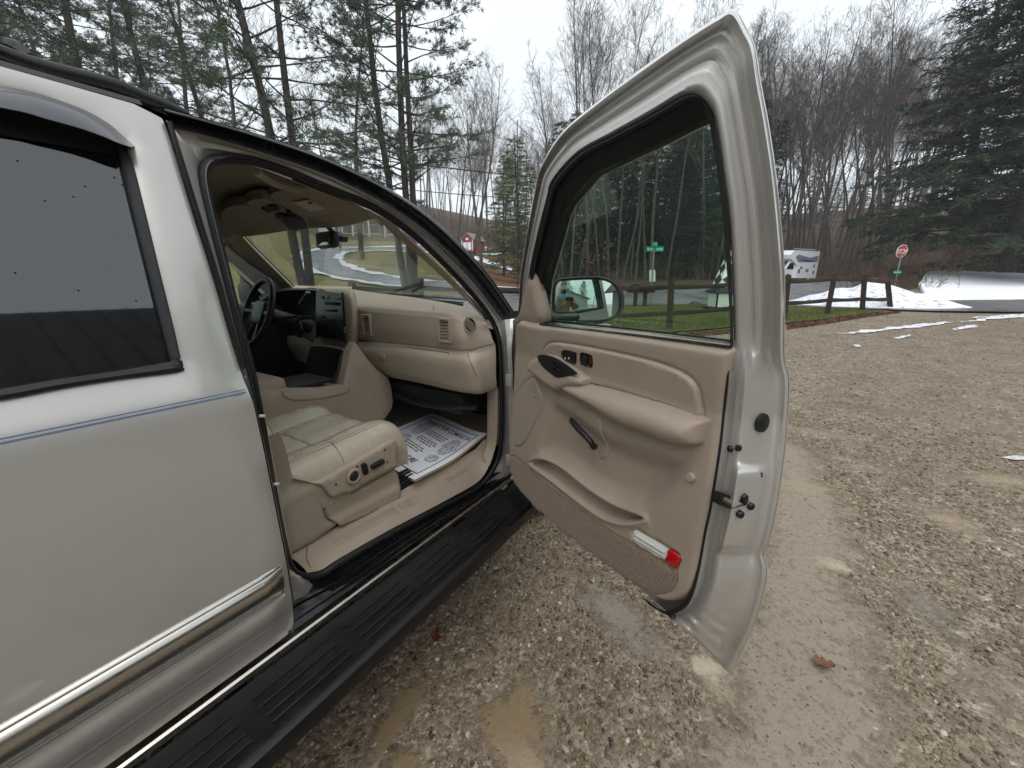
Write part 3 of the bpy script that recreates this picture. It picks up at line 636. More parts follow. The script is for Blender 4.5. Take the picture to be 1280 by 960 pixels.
def trim_relief(P):
    d = sdist(P, trim); r = -.030 * (1 - sstep(0, .022, d)) ** 2
    dp = sdist(P, pad); r += .008 * sstep(-.002, .006, dp) - .007 * np.exp(-(dp / .0035) ** 2)
    dr = sdist(P, rec); r -= .034 * sstep(-.006, .075, dr)
    ds = sdist(P, spk); r += .003 * sstep(-.001, .004, ds) - .006 * np.exp(-(ds / .0032) ** 2)
    dk = sdist(P, pocket); r += .008 * np.exp(-((dk + .005) / .007) ** 2) - .050 * sstep(.0, .010, dk)
    dh = sdist(P, hnd); r += .004 * sstep(-.001, .004, dh) - .005 * np.exp(-(dh / .003) ** 2)
    dc = sdist(P, carp); r -= .005 * sstep(-.003, .003, dc)
    dl = sdist(P, lamp); r -= .008 * sstep(-.003, .0, dl)
    return r
def rings(poly, offs):
    P = np.asarray(poly); t = np.roll(P, -1, 0) - np.roll(P, 1, 0); nn = np.stack([-t[:, 1], t[:, 0]], 1); nn /= np.linalg.norm(nn, axis=1, keepdims=True) + 1e-9
    return np.vstack([P + nn * o for o in offs])
extra = np.vstack([rings(p, (-.007, -.0035, 0, .0035, .007)) for p in (pad, spk, hnd, carp)] + [rings(pocket, (-.016, -.010, -.005, 0, .003, .006, .010)), rings(trim, (-.004, .004, -.009, .009, -.015, .015)), rings(lamp, (-.004, 0, .004))])
V2, T = fill2d(trim, .0095, extra=extra); rel = trim_relief(V2)
V3 = np.array([door_w(s, z, N0 + h + tum(z)) for (s, z), h in zip(V2, rel)])
Vs, Fs = solid_patch(V3, T, -DN * .045); mk('door_trim', Vs, Fs, M['tan'], DOOR, angle=180)
V2, T = fill2d(carp, .012); e = sdist(V2, carp)
V3 = np.array([door_w(s, z, N0 + tum(z) + h) for (s, z), h in zip(V2, np.minimum(trim_relief(V2) + .006, .004) - .006 * (1 - sstep(0, .006, e)))])
Vs, Fs = solid_patch(V3, T, -DN * .004); mk('carpet_panel', Vs, Fs, M['carpet'], DOOR, angle=180)
# sail panel at the mirror
sail = cr(dsz([(641, 405), (646, 390), (655, 350), (660, 341), (664, 343), (669, 365), (676, 402), (660, 405)], .105), 3, closed=True)
V2, T = fill2d(sail, .02); d = sdist(V2, sail)
V3 = np.array([door_w(s, z, .105 + tum(z) - .014 * (1 - sstep(0, .02, dd))) for (s, z), dd in zip(V2, d)]); Vs, Fs = solid_patch(V3, T, -DN * .03); mk('sail_panel', Vs, Fs, M['tan'], DOOR, angle=180)
# armrest and control pod
def dome(name, px, n_c, n_base, hmax, wdt, m, step=.01, sq=.5, skew=0.0, angle=180):
    c = cr(dsz(px, n_c), 4, closed=True); ex = rings(c, (-.002, .002, -.005, .005, .009, -.009))
    V2, T = fill2d(c, step, extra=ex); d = np.maximum(sdist(V2, c), 0); t = np.clip(d / wdt, 0, 1); h = hmax * (1 - (1 - t) ** 2) ** sq
    zc = c[:, 1].mean(); V3 = np.array([door_w(s, z, n_base + tum(z) + hh + skew * (z - zc)) for (s, z), hh in zip(V2, h)])
    Vs, Fs = solid_patch(V3, T, -DN * .05); return mk(name, Vs, Fs, m, DOOR, angle=angle)
dome('armrest', [(698, 484), (704, 478), (713, 476), (732, 481), (765, 489), (800, 499), (845, 514), (872, 526), (874, 531), (870, 548), (866, 558), (856, 561), (845, 561), (826, 556), (803, 546), (778, 537), (757, 526), (735, 511), (711, 497), (699, 490)], N0 + .035, N0 - .004, .062, .045, M['tan'], .011, .55)
dome('control_pod', [(660, 463), (664, 450), (670, 445), (680, 443), (693, 447), (718, 463), (730, 472), (731, 478), (728, 484), (715, 487), (698, 490), (690, 487), (672, 473)], N0 + .03, N0 - .004, .052, .02, M['tan'], .009, .6)
def flat(name, px, n, th, m, bev=.002, parent=DOOR, dom=.0, step=.01, tilt=None):
    c = cr(dsz(px, n), 3, closed=True); V2, T = fill2d(c, step, extra=rings(c, (-bev, bev))); d = np.maximum(sdist(V2, c), 0)
    V3 = np.array([door_w(s, z, n + tum(z) - bev * (1 - sstep(0, bev * 1.5, dd)) + dom * sstep(0, .01, dd)) for (s, z), dd in zip(V2, d)]); Vs, Fs = solid_patch(V3, T, -DN * th); return mk(name, Vs, Fs, m, parent, angle=60)
flat('switch_plate', [(671, 447), (674, 444), (680, 444), (694, 449), (717, 466), (714, 469), (697, 472.5), (690, 469), (676, 457)], N0 + .051, .01, M['blackpl'], .002)
for p in ((687, 456), (690.5, 458.5)): pass
mb = MB()
def rock(name, cpx, n, size, m, parent=DOOR, ang=0.0):
    q = PD(cpx, n); ca, sa = math.cos(ang), math.sin(ang); Rr = np.array([DD * ca + np.array([0, 0, 1]) * sa, DN, -DD * sa + np.array([0, 0, 1]) * ca]).T
    mb = MB(); mb.box(q, size, rot=Rr, bev=min(size) * .3); return mb.obj(name, m, parent)
rock('window_switch', (692.5, 457.5), N0 + .055, (.022, .012, .010), M['gloss'], ang=-.5)
rock('lock_switch', (699, 463.5), N0 + .055, (.026, .012, .009), M['gloss'], ang=-.5)
flat('seat_heat_panel', [(700.5, 442), (702, 438.5), (706, 437.5), (718, 440.5), (719.5, 443), (719, 454), (716, 455), (706, 451.5), (702, 447)], N0 + .012, .01, M['blackpl'])
for p in ((706.5, 448.3), (711, 447.8)): rock('button_mark', p, N0 + .013, (.0045, .002, .006), M['whitelens'], ang=-.3)
flat('handle_bezel', [(724, 443.5), (725.5, 441), (729, 441), (737, 443.5), (739.5, 446.5), (740, 457), (738, 459.5), (727, 456.5), (724.5, 454)], N0 + .011, .01, M['gloss'])
rock('inner_door_handle', (731, 450.5), N0 + .016, (.022, .010, .026), M['blackpl'], ang=-.2); rock('lock_flag', (738, 450.5), N0 + .0135, (.004, .003, .018), mat('lock_red', lin(120, 30, 34), .5))
# pull strap
hp = cr([PD(p, n) for p, n in zip([(713.5, 524), (717, 529), (724, 537), (733, 546), (739, 553), (742, 559), (745.5, 556)], [N0 + .0, N0 + .022, N0 + .03, N0 + .03, N0 + .024, N0 + .008, N0 - .004])], 5)
mb = MB(); mb.tube(hp, np.interp(np.linspace(0, 1, len(hp)), [0, .1, .5, .85, 1], [.006, .010, .0095, .009, .006]), 10); mb.obj('pull_handle', M['cabinblack'], DOOR)
# courtesy lamp and plug
flat('courtesy_lamp', [(790, 665.5), (792, 663), (797, 664.5), (834, 686.5), (833.5, 690), (829, 700.5), (791.5, 678.5)], N0 - .001, .008, M['whitelens'], .003)
flat('red_reflector', [(835, 687), (845, 692.5), (849, 696.5), (848, 703), (845, 709), (841.5, 709), (830.5, 702), (832, 695)], N0 + .001, .008, M['redlens'], .003)
mb = MB(); a0, a1 = PD((794, 668), N0 + .003), PD((831, 690.5), N0 + .003)
mb.tube([a0, a1], .003, 6); mb.obj('lamp_ridge', M['whitelens'], DOOR); mb = MB(); mb.tube([PD((793, 673), N0 + .003), PD((830, 695.5), N0 + .003)], .002, 6); mb.obj('lamp_ridge', M['whitelens'], DOOR)
V, Fs = disc_vf(PD((864, 596), N0 + .001), DN, .011, .008, 14); mk('screw_cover', V, Fs, M['tan'], DOOR)
V, Fs = disc_vf(PD((643, 523), N0 + .0), DN, .006, .003, 10)
rock('speaker_badge', (669, 497), N0 + .004, (.012, .002, .004), M['trimsteel'], ang=-.2)
# hardware on the shut face
def latch_q(p):
    best = min(((np.hypot(a[0] * t + b[0] * (1 - t) - p[0], a[1] * t + b[1] * (1 - t) - p[1]), i, k) for i, (a, b) in enumerate(zip(F0c, F4c)) if 17 * SUBD < i < 30 * SUBD for k, t in enumerate(TT)))
    _, i, k = best; q = rows[i, k]; n = (q - HINGE) @ DN - tum(q[2]); nrm = np.cross(rows[i + 1, k] - rows[i - 1, k], rows[i, max(k - 1, 0)] - rows[i, min(k + 1, len(TT) - 1)]); nrm /= np.linalg.norm(nrm)
    if nrm @ (C0 - q) < 0: nrm = -nrm
    return PD(p, n), nrm
for p, r, nm, m in (((951, 528), .020, 'rubber_plug', M['rubber']), ((914.5, 561), .007, 'bolt', M['bolt']), ((923, 559.5), .0065, 'bolt', M['bolt']), ((929, 621), .008, 'bolt', M['bolt']), ((937, 632), .008, 'bolt', M['bolt']), ((924, 642), .008, 'bolt', M['bolt']), ((951, 593.5), .0055, 'drain_hole', M['hole_and_shade']), ((841, 770), .008, 'rubber_stop', M['rubber'])):
    q, nr = latch_q(p); V, Fs = disc_vf(q + nr * .001, nr, r, .006 if nm != 'drain_hole' else .0012, 16); o = mk(nm, V, Fs, m, DOOR)
    if nm in ('rubber_plug', 'bolt'):
        V, Fs = disc_vf(q + nr * (.0065), nr, r * .5, .002, 12); mk('recess' if nm == 'bolt' else 'plug_centre', V, Fs, M['hole_and_shade' if nm == 'bolt' else 'blackpl'], o)
lp = [(902, 618), (912, 620), (924, 625), (934, 624), (931, 630), (922, 632), (915, 636), (903, 632)]
L3 = []
for p in lp: q, nr = latch_q(p); L3.append(q + nr * .004)
V = L3 + [q - DD * .02 for q in L3]; n = len(lp); Fs = [tuple(range(n)), tuple(n + i for i in range(n))[::-1]] + [(i, (i + 1) % n, n + (i + 1) % n, n + i) for i in range(n)]
o = mk('latch_opening', V, Fs, M['hole_and_shade'], DOOR, smooth=False)
mb = MB(); q, nr = latch_q((914, 628)); mb.box(q + nr * .005, (.02, .008, .012), rot=Rm, bev=.002); q, nr = latch_q((908, 622)); mb.tube([q + nr * .005, q + nr * .006 + np.array([.0, 0, -.02])], .003, 6); mb.obj('latch_claw', M['trimsteel'], o)

# ---- mirror: convex glass square to the sight line that shows the photographer's phone
apex_px = (712, 374); va = ray(*apex_px); dist = 1.70; apex = C0 + va * dist; RC = 1.35
cen = apex + va * RC                               # centre of the sphere, behind the glass
def sph(p, extra=0.0):
    v = ray(*p); b = v @ (C0 - cen); c = (C0 - cen) @ (C0 - cen) - (RC + extra) ** 2; return C0 + v * (-b - math.sqrt(b * b - c))
g_px = [(693.5, 383), (694.3, 361), (697, 354.5), (702, 351.3), (731.5, 349.4), (751, 349.8), (762.5, 353.5), (769, 360), (773.2, 369), (773.6, 383), (771, 391), (764, 396), (749, 399.6), (725, 400), (721, 397), (718.5, 391), (714, 389), (696, 388.5)]
gc = cr(g_px, 4, closed=True)
MIR = empty('door_mirror', apex, parent=DOOR)
V2, T = fill2d(gc, 3.0); V3 = np.array([sph(p) for p in V2]); Vs, Fs = solid_patch(V3, T, va * .003); mk('mirror_glass', Vs, Fs, M['mirror'], MIR, angle=60)
cpx = gc.mean(0)
def grow(k): 
    t = np.roll(gc, -1, 0) - np.roll(gc, 1, 0); nn = np.stack([t[:, 1], -t[:, 0]], 1); nn /= np.linalg.norm(nn, axis=1, keepdims=True)
    if ((gc - cpx) * nn).sum() < 0: nn = -nn
    return gc + nn * k
back = va * .0 + np.array([.1, .9, .02]); back /= np.linalg.norm(back)
shell = [[sph(p) + va * .002 for p in grow(-.6)], [sph(p) - va * .006 for p in grow(.2)], [sph(p) - va * .008 for p in grow(2.6)], [sph(p) + va * .004 for p in grow(3.8)], [sph(p) + va * .035 for p in grow(3.5)]]
ctr3 = np.mean(shell[-1], 0)
for k, dpt in ((.9, .07), (.7, .10), (.35, .118), (.02, .122)): shell.append([ctr3 + (q - ctr3) * k + back * dpt for q in shell[4]])
V, Fs = loft(shell, closed_u=True); mk('mirror_housing', V, Fs, M['blackpl'], MIR, angle=50)
a0, a1, a2 = PD((676, 398), .02), C0 + ray(700, 399) * 1.62, C0 + ray(722, 396) * 1.70
mb = MB(); mb.tube(cr([a0, a1, a2], 5), [.020, .021, .021, .021, .021, .020, .019, .018, .017, .015, .012], 12); mb.obj('mirror_arm', M['blackpl'], MIR)
mb = MB(); mb.box(PD((679, 385), .02), (.06, .03, .12), rot=Rm, bev=.01); mb.obj('mirror_base', M['blackpl'], MIR)

# ================================================================== the cabin
def rows_loft(name, rws, m, parent, sub=4, subv=4, **k):
    """rows of (px, py, y) points; smooth along and across the rows"""
    A = np.array([cr([PY((a, b), y) for a, b, y in r], sub) for r in rws])
    if subv: A = np.array([cr(A[:, j], subv) for j in range(A.shape[1])]).transpose(1, 0, 2)
    V, Fs = loft(A); return mk(name, V, Fs, m, parent, **k)
# floor, firewall, tunnel
V, Fs = loft([[(x, y, .49 + .05 * sstep(1.75, 2.1, y) * (y - 1.75) / .35 * 4 - .0 * x) for y in np.linspace(.2, 2.1, 24)] for x in np.linspace(-.275, -1.9, 22)])
mk('floor_carpet', V, Fs, M['floorcarpet'], SUV)
V, Fs = loft([[(x, 1.98, z) for z in (.4, .8, 1.1, 1.26)] for x in (-.10, -.6, -1.2, -1.9)]); mk('firewall', V, Fs, M['cabinblack'], SUV)
V, Fs = loft([[(x, -1.6, z) for z in (.4, .8, 1.1, 1.7)] for x in (-.20, -.6, -1.2, -1.8)]); mk('cabin_rear', V, Fs, M['headliner'], SUV)
mb = MB(); mb.box((-.6, 1.72, .80), (.62, .36, .12), bev=.02); mb.tube(cr([(-.2, 1.55, .80), (-.5, 1.5, .775), (-.9, 1.55, .78)], 6), .014, 8); mb.obj('underdash_duct', M['cabinblack'], SUV)
mb = MB(); mb.add(*fill2d([(0, 0), (1, 0), (1, 1), (0, 1)], .2)) if False else None
# inner sill scuff plate with ribs
in_px = [(384, 716), (402, 712), (424, 698), (484, 664), (560, 624), (600, 600), (616, 572)]; up_px = [(358, 692), (368, 692), (420, 662), (478, 632), (522, 604), (575, 580), (606, 548)]
a = cr([PS(p, .112) for p in in_px], 5); b = cr([PX(p, -.255) for p in up_px], 5); b[:, 2] = np.clip(b[:, 2], .54, .575)
V, Fs = loft([a, a * .9 + b * .1 + [0, 0, .006], a * .5 + b * .5 + [0, 0, .006], b, b + [-.04, 0, -.05]]); sill = mk('scuff_plate', V, Fs, M['tan'], SUV)
def sill_pt(t, y):
    i = np.argmin(np.abs((a * (1 - t) + b * t)[:, 1] - y)); q = a[i] * (1 - t) + b[i] * t; q = q + [0, 0, .007]; return np.array([q[0], y, q[2]])
for k, t in enumerate((.34, .42, .50, .58)):
    for y0, y1 in ((.70, .98), (1.0, 1.10), (1.30, 1.46)):
        if y0 == 1.30 and k < 2: continue
        mb = MB(); mb.tube([sill_pt(t, y) + [0, 0, -.002] for y in np.linspace(y0, y1, 8)], .0042, 6); mb.obj('scuff_rib', M['tan'], sill)
mb = MB(); mb.tube([sill_pt(.12, .585), sill_pt(.5, .60), sill_pt(.86, .63)], .002, 6); mb.obj('scuff_seam', M['seam'], sill)
# kick panel beside the pillar
kp = [[PS(p, .112) for p in [(622, 487), (622, 520), (620, 555), (612, 582)]], [PX(p, -.17) for p in [(611, 487), (611, 520), (610, 550), (604, 572)]], [PX(p, -.19) for p in [(609, 489), (609, 520), (608, 550), (602, 568)]]]
V, Fs = loft([cr(c, 4) for c in kp]); V = np.vstack([V, np.array(V[-13:]) + [0, .5, 0]]); n = 13; Fs = list(Fs) + [(2 * n + j, 2 * n + j + 1, 3 * n + j + 1, 3 * n + j) for j in range(n - 1)]
mk('kick_panel', V, Fs, M['tan'], SUV)

# headliner and windshield
def bow(cv, rise, bul0, bul1):
    k = np.linspace(0, 1, len(cv)); o = []
    for t in np.linspace(0, 1, 15):
        x = cv[:, 0] * (1 - t) + (-2 - cv[:, 0]) * t; s = math.sin(math.pi * t); s = s ** .75
        o.append(np.stack([x, cv[:, 1] + s * (bul0 + (bul1 - bul0) * k), cv[:, 2] + rise * s], 1))
    return o
hl = cr([PS(p, .118) for p in [(268, 212), (280, 200), (335, 213), (404, 239), (450, 257), (476, 270)]], 4)
hl = np.vstack([[(hl[0][0], y, hl[0][2] + .03) for y in (-2.3, -1, 0, hl[0][1] - .06)], hl[2:]])
k = np.linspace(0, 1, len(hl)); o = []
for t in np.linspace(0, 1, 21):
    x = hl[:, 0] * (1 - t) + (-2 - hl[:, 0]) * t; s = math.sin(math.pi * t) ** .7; f = np.clip((hl[:, 1] - .45) / (hl[-1, 1] - .45), 0, 1)
    o.append(np.stack([x, hl[:, 1] + s * .30 * f ** 2, hl[:, 2] + s * (.05 * (1 - f) + .045 * f) + .006 * np.sin(x * 9) * f], 1))
V, Fs = loft(o); mk('headliner', V, Fs, M['headliner'], SUV)
Rw = R0[R0[:, 1] > .98]; ws = bow(Rw + np.array([-.03, .0, .0]), .03, .24, .36)
Wv = np.array(ws); V, Fs = loft(ws); V = np.array(V); Vs, Fq = solid_patch(V, np.array(Fs), np.array([0, -.004, -.002])) ; mk('windshield', Vs, Fq, M['wsglass'], SUV)
fritb = [Wv[:, -1] + [0, -.008, -.002], Wv[:, -2] + [0, -.008, -.002]]; V, Fs = loft([fritb[0], fritb[0] * .6 + fritb[1] * .4]); mk('windshield_border', V, Fs, M['gloss'], SUV)
# right and left A pillar trims
pa = [(458, 261), (486, 277), (516, 301), (552, 334), (584, 369), (612, 408)]; pb = [(462, 268), (480, 281), (502, 301), (536, 331), (568, 361), (597, 389)]
A = [[PS(p, .108) for p in pa], [PS(p, .114) for p in frac(pa, pb, .3)], [PS(p, .13) for p in frac(pa, pb, .75)], [PS(p, .15) for p in pb], [PS(p, .10) + np.array([.0, .05, .0]) for p in pb]]
V, Fs = loft([cr(c, 5) for c in A]); mk('pillar_trim', V, Fs, M['tan'], SUV)
la = [(300, 290), (318, 309), (341, 332), (367, 358)]; lb_ = [(281, 293), (300, 317), (320, 340), (342, 362)]; ly = [1.20, 1.33, 1.46, 1.60]
A = [[PY(p, y) for p, y in zip(la, ly)], [PY((p[0] - 2, p[1] + 1), y - .03) for p, y in zip(la, ly)], [PY(p, y - .05) for p, y in zip(frac(la, lb_, .5), ly)], [PY(p, y - .06) for p, y in zip(lb_, ly)], [PY((p[0] - 3, p[1] + 2), y) for p, y in zip(lb_, ly)]]
V, Fs = loft([cr(c, 5) for c in A]); mk('pillar_trim', V, Fs, M['tan'], SUV)
mb = MB(); mb.tube(cr([PY(p, y + .02) for p, y in zip(la, ly)], 5), .008, 6); mb.obj('windshield_edge', M['gloss'], SUV)
mb = MB(); mb.tube(cr([PY((p[0] - 8, p[1] + 10), y - .02) for p, y in zip(lb_, ly)], 5), .028, 8); mb.obj('driver_door_frame', M['cabinblack'], SUV)
mb = MB(); mb.box(PY((357, 357), 1.56), (.03, .02, .03), bev=.006); mb.obj('pillar_tweeter', M['tan'], SUV)
mb = MB(); lm = PY((312, 366), 1.5); mb.box(lm, (.20, .08, .14), bev=.03); mb.obj('driver_mirror', M['blackpl'], SUV)
V, Fs = loft([[(x, y, z) for y in (.3, 1.0, 1.7)] for x, z in ((-1.94, 1.24), (-1.84, 1.22), (-1.80, 1.1), (-1.83, .8), (-1.86, .5))]); mk('driver_door_trim', V, Fs, M['cabinblack'], SUV)

# dashboard
top = [[(437, 361, 1.86), (470, 366, 1.84), (519, 372, 1.82), (560, 379, 1.78), (597, 387, 1.66)], [(440, 366, 1.68), (466, 371, 1.66), (528, 378, 1.64), (568, 384, 1.60), (603, 394, 1.60)],
       [(444, 379, 1.50), (463, 381, 1.50), (536, 387, 1.48), (572, 391, 1.48), (608, 404, 1.55)], [(446, 386, 1.465), (460, 388, 1.465), (540, 394, 1.45), (576, 398, 1.45), (611, 411, 1.56)],
       [(448, 393, 1.47), (460, 394, 1.46), (542, 400, 1.44), (578, 405, 1.445), (613, 416, 1.57)], [(449, 408, 1.46), (462, 410, 1.45), (546, 418, 1.43), (580, 422, 1.435), (616, 425, 1.575)], [(450, 423, 1.46), (464, 425, 1.455), (551, 434, 1.44), (583, 437, 1.445), (618, 429, 1.58)]]
DASH = rows_loft('dashboard', top, M['tan'], SUV, 5, 4, angle=180)
mb = MB(); mb.tube([PY((542, 382), 1.50), PY((541.5, 388), 1.475), PY((543, 400), 1.437)], .002, 5); mb.obj('dash_seam', M['seam'], DASH)
mb = MB(); mb.tube(cr([PY((451, 424.5), 1.452), PY((464, 426), 1.445), PY((551, 435), 1.43), PY((584, 438), 1.435), PY((619, 430), 1.57)], 5), .0028, 5); mb.obj('dash_seam', M['seam'], DASH)
glv = [[(443, 427, 1.46), (470, 427.5, 1.455), (520, 432, 1.445), (551, 435.5, 1.44), (584, 439, 1.445), (602, 435, 1.51), (619, 430.5, 1.58)],
       [(452, 441, 1.44), (474, 441, 1.435), (520, 446, 1.42), (553, 450, 1.415), (588, 453, 1.42), (605, 450, 1.50), (620, 446, 1.585)],
       [(466, 459, 1.47), (482, 460, 1.455), (522, 466, 1.44), (560, 471, 1.435), (593, 475, 1.44), (608, 471, 1.51), (620, 466, 1.59)],
       [(478, 469, 1.52), (490, 471, 1.50), (524, 478, 1.48), (564, 487, 1.47), (597, 491.5, 1.475), (610, 488, 1.54), (621, 485, 1.60)],
       [(486, 471, 1.62), (494, 473, 1.60), (526, 478, 1.58), (566, 487, 1.57), (597, 491.5, 1.56), (610, 488, 1.60), (621, 485, 1.64)]]
LOW = rows_loft('lower_dash', glv, M['tanlt'], SUV, 4, 4, angle=180)
gbp = [(460, 431), (472, 431), (520, 435.5), (556, 440), (561, 443), (570, 461), (582, 487), (560, 482), (520, 472), (493, 466), (478, 456), (466, 442)]
gy = lambda p: 1.437 - .012 * np.interp(p[0], [450, 600], [0, 1])
mb = MB(); mb.tube(cr([PY(p, np.interp(p[1], [430, 450, 470, 490], [1.446, 1.418, 1.437, 1.468]) - .003 + .02 * (p[0] < 480)) for p in gbp], 4, closed=True), .0022, 5, cap=False); mb.obj('glove_box_gap', M['seam'], LOW)
mb = MB(); mb.tube(cr([PY(p, y) for p, y in zip([(584, 441), (592, 462), (604, 488)], [1.43, 1.425, 1.50])], 5), .002, 5); mb.obj('panel_gap', M['seam'], LOW)
mb = MB(); mb.box(PY((477, 445), 1.425), (.055, .016, .028), bev=.006); mb.obj('glove_box_latch', M['tan'], LOW)
def vent(cpx, y, wid, hei, nsl, parent, rnd=False):
    q = PY(cpx, y); o = empty('air_vent', q, parent=SUV); mb = MB()
    if rnd:
        V, Fs = tube_vf([q + np.array([wid * math.cos(t), -.004, wid * math.sin(t)]) for t in np.linspace(0, 2 * math.pi, 24, endpoint=False)], .004, 6, closed=True); mk('vent_ring', V, Fs, M['tandark'], o)
        V, Fs = disc_vf(q, (0, -1, 0), wid, .002, 20); mk('vent_cavity', V, Fs, M['hole_and_shade'], o)
        for k in range(-2, 3):
            L = math.sqrt(max(0, wid ** 2 - (k * .009) ** 2)); mb = MB(); mb.box(q + np.array([0, -.005, k * .009]), (2 * L * .95, .006, .003), rot=Matrix.Rotation(.6, 3, 'Y')); mb.obj('vent_slat', M['tandark'], o)
        return
    for sx in (-1, 1): mb.box(q + np.array([sx * wid / 2, 0, 0]), (.010, .03, hei + .012), bev=.003)
    for sz_ in (-1, 1): mb.box(q + np.array([0, .002, sz_ * hei / 2]), (wid, .03, .010), bev=.003)
    mb.obj('vent_frame', M['tan'], o); mb = MB(); mb.box(q + np.array([0, .004, 0]), (wid, .004, hei)); mb.obj('vent_cavity', M['hole_and_shade'], o)
    for k in range(nsl): mb = MB(); mb.box(q + np.array([0, -.002, (k - (nsl - 1) / 2) * hei / nsl]), (wid * .92, .014, .0065), rot=Matrix.Rotation(.5, 3, 'X'), bev=.0015); mb.obj('vent_slat', M['tandark'], o)
vent((460, 406), 1.455, .06, .105, 7, DASH); vent((557, 413), 1.432, .066, .105, 7, DASH); vent((588.5, 406), 1.44, .033, .033, 5, DASH, True)
# centre stack
st = [[(396, 360, 1.66), (420, 361, 1.62), (440, 362, 1.60), (446, 372, 1.62)], [(397, 361.5, 1.50), (420, 363, 1.46), (438, 365, 1.45), (446, 380, 1.48)], [(397, 390, 1.46), (420, 393, 1.42), (440, 394, 1.41), (449, 398, 1.47)], [(397, 420, 1.45), (415, 424, 1.42), (440, 428, 1.40), (450, 424, 1.47)], [(391, 428, 1.45), (412, 432, 1.42), (438, 434, 1.40), (446, 428, 1.48)], [(384, 466, 1.44), (405, 476, 1.40), (428, 482, 1.38), (434, 478, 1.46)], [(380, 472, 1.40), (402, 482, 1.36), (428, 487, 1.34), (433, 484, 1.44)]]
STK = rows_loft('centre_stack', st, M['tan'], SUV, 4, 3, angle=60)
def ppatch(name, px, y, m, parent, dy=0.0, th=.012, sub=3, **k):
    P = np.array([PY(p, yy) for p, yy in zip(px, y)]); c = cr(P, sub, closed=True); n = len(c)
    V = list(c + [0, dy, 0]) + [c.mean(0) + [0, dy, 0]] + list(c + [0, dy + th, 0]); Fs = [(i, (i + 1) % n, n) for i in range(n)] + [(i, n + 1 + i, n + 1 + (i + 1) % n, (i + 1) % n) for i in range(n)]
    return mk(name, V, Fs, m, parent, angle=30, **k)
rad = ppatch('radio_panel', [(398, 364), (410, 364.5), (428, 367), (430, 370), (433, 424), (430, 425), (401, 420), (398.5, 418)], [1.47, 1.455, 1.435, 1.43, 1.385, 1.387, 1.43, 1.43], M['radioblack'], STK, -.015, sub=2)
mb = MB()
def stk(px, py): return PY((px, py), np.interp(px, [398, 433], [1.45, 1.40]) - .022)
for k, (x0, y0, w_, h_, m_) in enumerate([(414, 379, .13, .018, 'cabinblack'), (404, 372, .02, .02, 'blackpl'), (424, 374, .03, .012, 'blackpl'), (414, 388, .10, .012, 'blackpl'), (404, 396, .03, .012, 'blackpl'), (416, 400, .05, .012, 'cabinblack'), (428, 402, .02, .02, 'blackpl'), (406, 412, .02, .012, 'blackpl'), (418, 415, .04, .012, 'blackpl')]):
    mb = MB(); mb.box(stk(x0, y0), (w_, .008, h_), bev=.002); mb.obj('radio_button', M[m_], rad)
for (x0, y0) in ((431, 410), (431, 414), (428.5, 421)): mb = MB(); mb.box(stk(x0, y0), (.010, .004, .006)); mb.obj('lit_mark', M['bead'], rad)
cub = ppatch('cubby', [(393, 437), (399, 432), (431, 436), (430, 444), (421, 473), (417, 473), (387, 466), (387, 460)], [1.44, 1.44, 1.40, 1.40, 1.385, 1.385, 1.43, 1.43], M['hole_and_shade'], STK, -.034, sub=2)
mb = MB(); mb.tube([stk(391, 446) + [0, -.014, 0], stk(425, 451) + [0, -.014, 0]], .005, 6); mb.tube([stk(406, 434) + [0, -.014, 0], stk(403, 448) + [0, -.014, 0]], .004, 6); mb.obj('cubby_shelf', M['cabinblack'], cub)
mb = MB(); mb.tube(cr([stk(*p) + np.array([0, -.016, 0]) for p in [(393, 437), (400, 431.5), (431, 436), (430, 444), (421, 473.5), (417, 474), (387, 466.5), (387, 458)]], 4, closed=True), .005, 6, cap=False); mb.obj('cubby_rim', M['tan'], cub)
# instrument hood, column, wheel
ih = [[(322, 368, 1.60), (345, 361, 1.66), (370, 360, 1.68), (396, 361, 1.64)], [(324, 372, 1.44), (345, 364, 1.44), (370, 362, 1.46), (397, 363, 1.47)], [(326, 380, 1.42), (345, 370, 1.44), (370, 366, 1.47), (397, 367, 1.48)], [(330, 400, 1.56), (348, 395, 1.58), (372, 395, 1.58), (397, 398, 1.52)], [(335, 428, 1.50), (350, 428, 1.50), (375, 424, 1.50), (396, 426, 1.46)]]
rows_loft('instrument_hood', ih, M['cabinblack'], SUV, 4, 4, angle=60)
dt = [[(320, 372, 1.72), (345, 362, 1.72), (396, 360, 1.72), (440, 361, 1.75)], [(320, 371, 1.9), (345, 358, 1.95), (396, 357.5, 2.05), (440, 358.5, 2.0)]]
rows_loft('dash_top', dt, M['tan'], SUV, 4, 0)
kb = [[(334, 424, 1.50), (350, 420, 1.50), (372, 420, 1.48), (392, 428, 1.46)], [(338, 436, 1.50), (352, 434, 1.50), (374, 436, 1.48), (388, 440, 1.46)], [(350, 448, 1.58), (360, 450, 1.56), (376, 452, 1.52), (384, 456, 1.48)]]
rows_loft('knee_bolster', kb, M['tandark'], SUV, 4, 4)
mb = MB(); mb.tube([PY((383, 366), 1.45), PY((374, 380), 1.44)], .005, 6); mb.obj('shift_lever', M['trimsteel'], SUV)
mb = MB(); mb.box(PY((385, 365.5), 1.45), (.035, .012, .012), bev=.003); mb.obj('shift_knob', M['bead'], SUV)
sw_c = np.array([-1.46, 1.165, 1.258]); swn = np.array([-.13, -.92, .36]); swn /= np.linalg.norm(swn); swu = np.cross(swn, [0, 0, 1.0]); swu /= -np.linalg.norm(swu); swv = np.cross(swn, swu)
SW = empty('steering_wheel', sw_c, parent=SUV)
ringp = [sw_c + .19 * (math.cos(t) * swu + math.sin(t) * swv) for t in np.linspace(0, 2 * math.pi, 40, endpoint=False)]
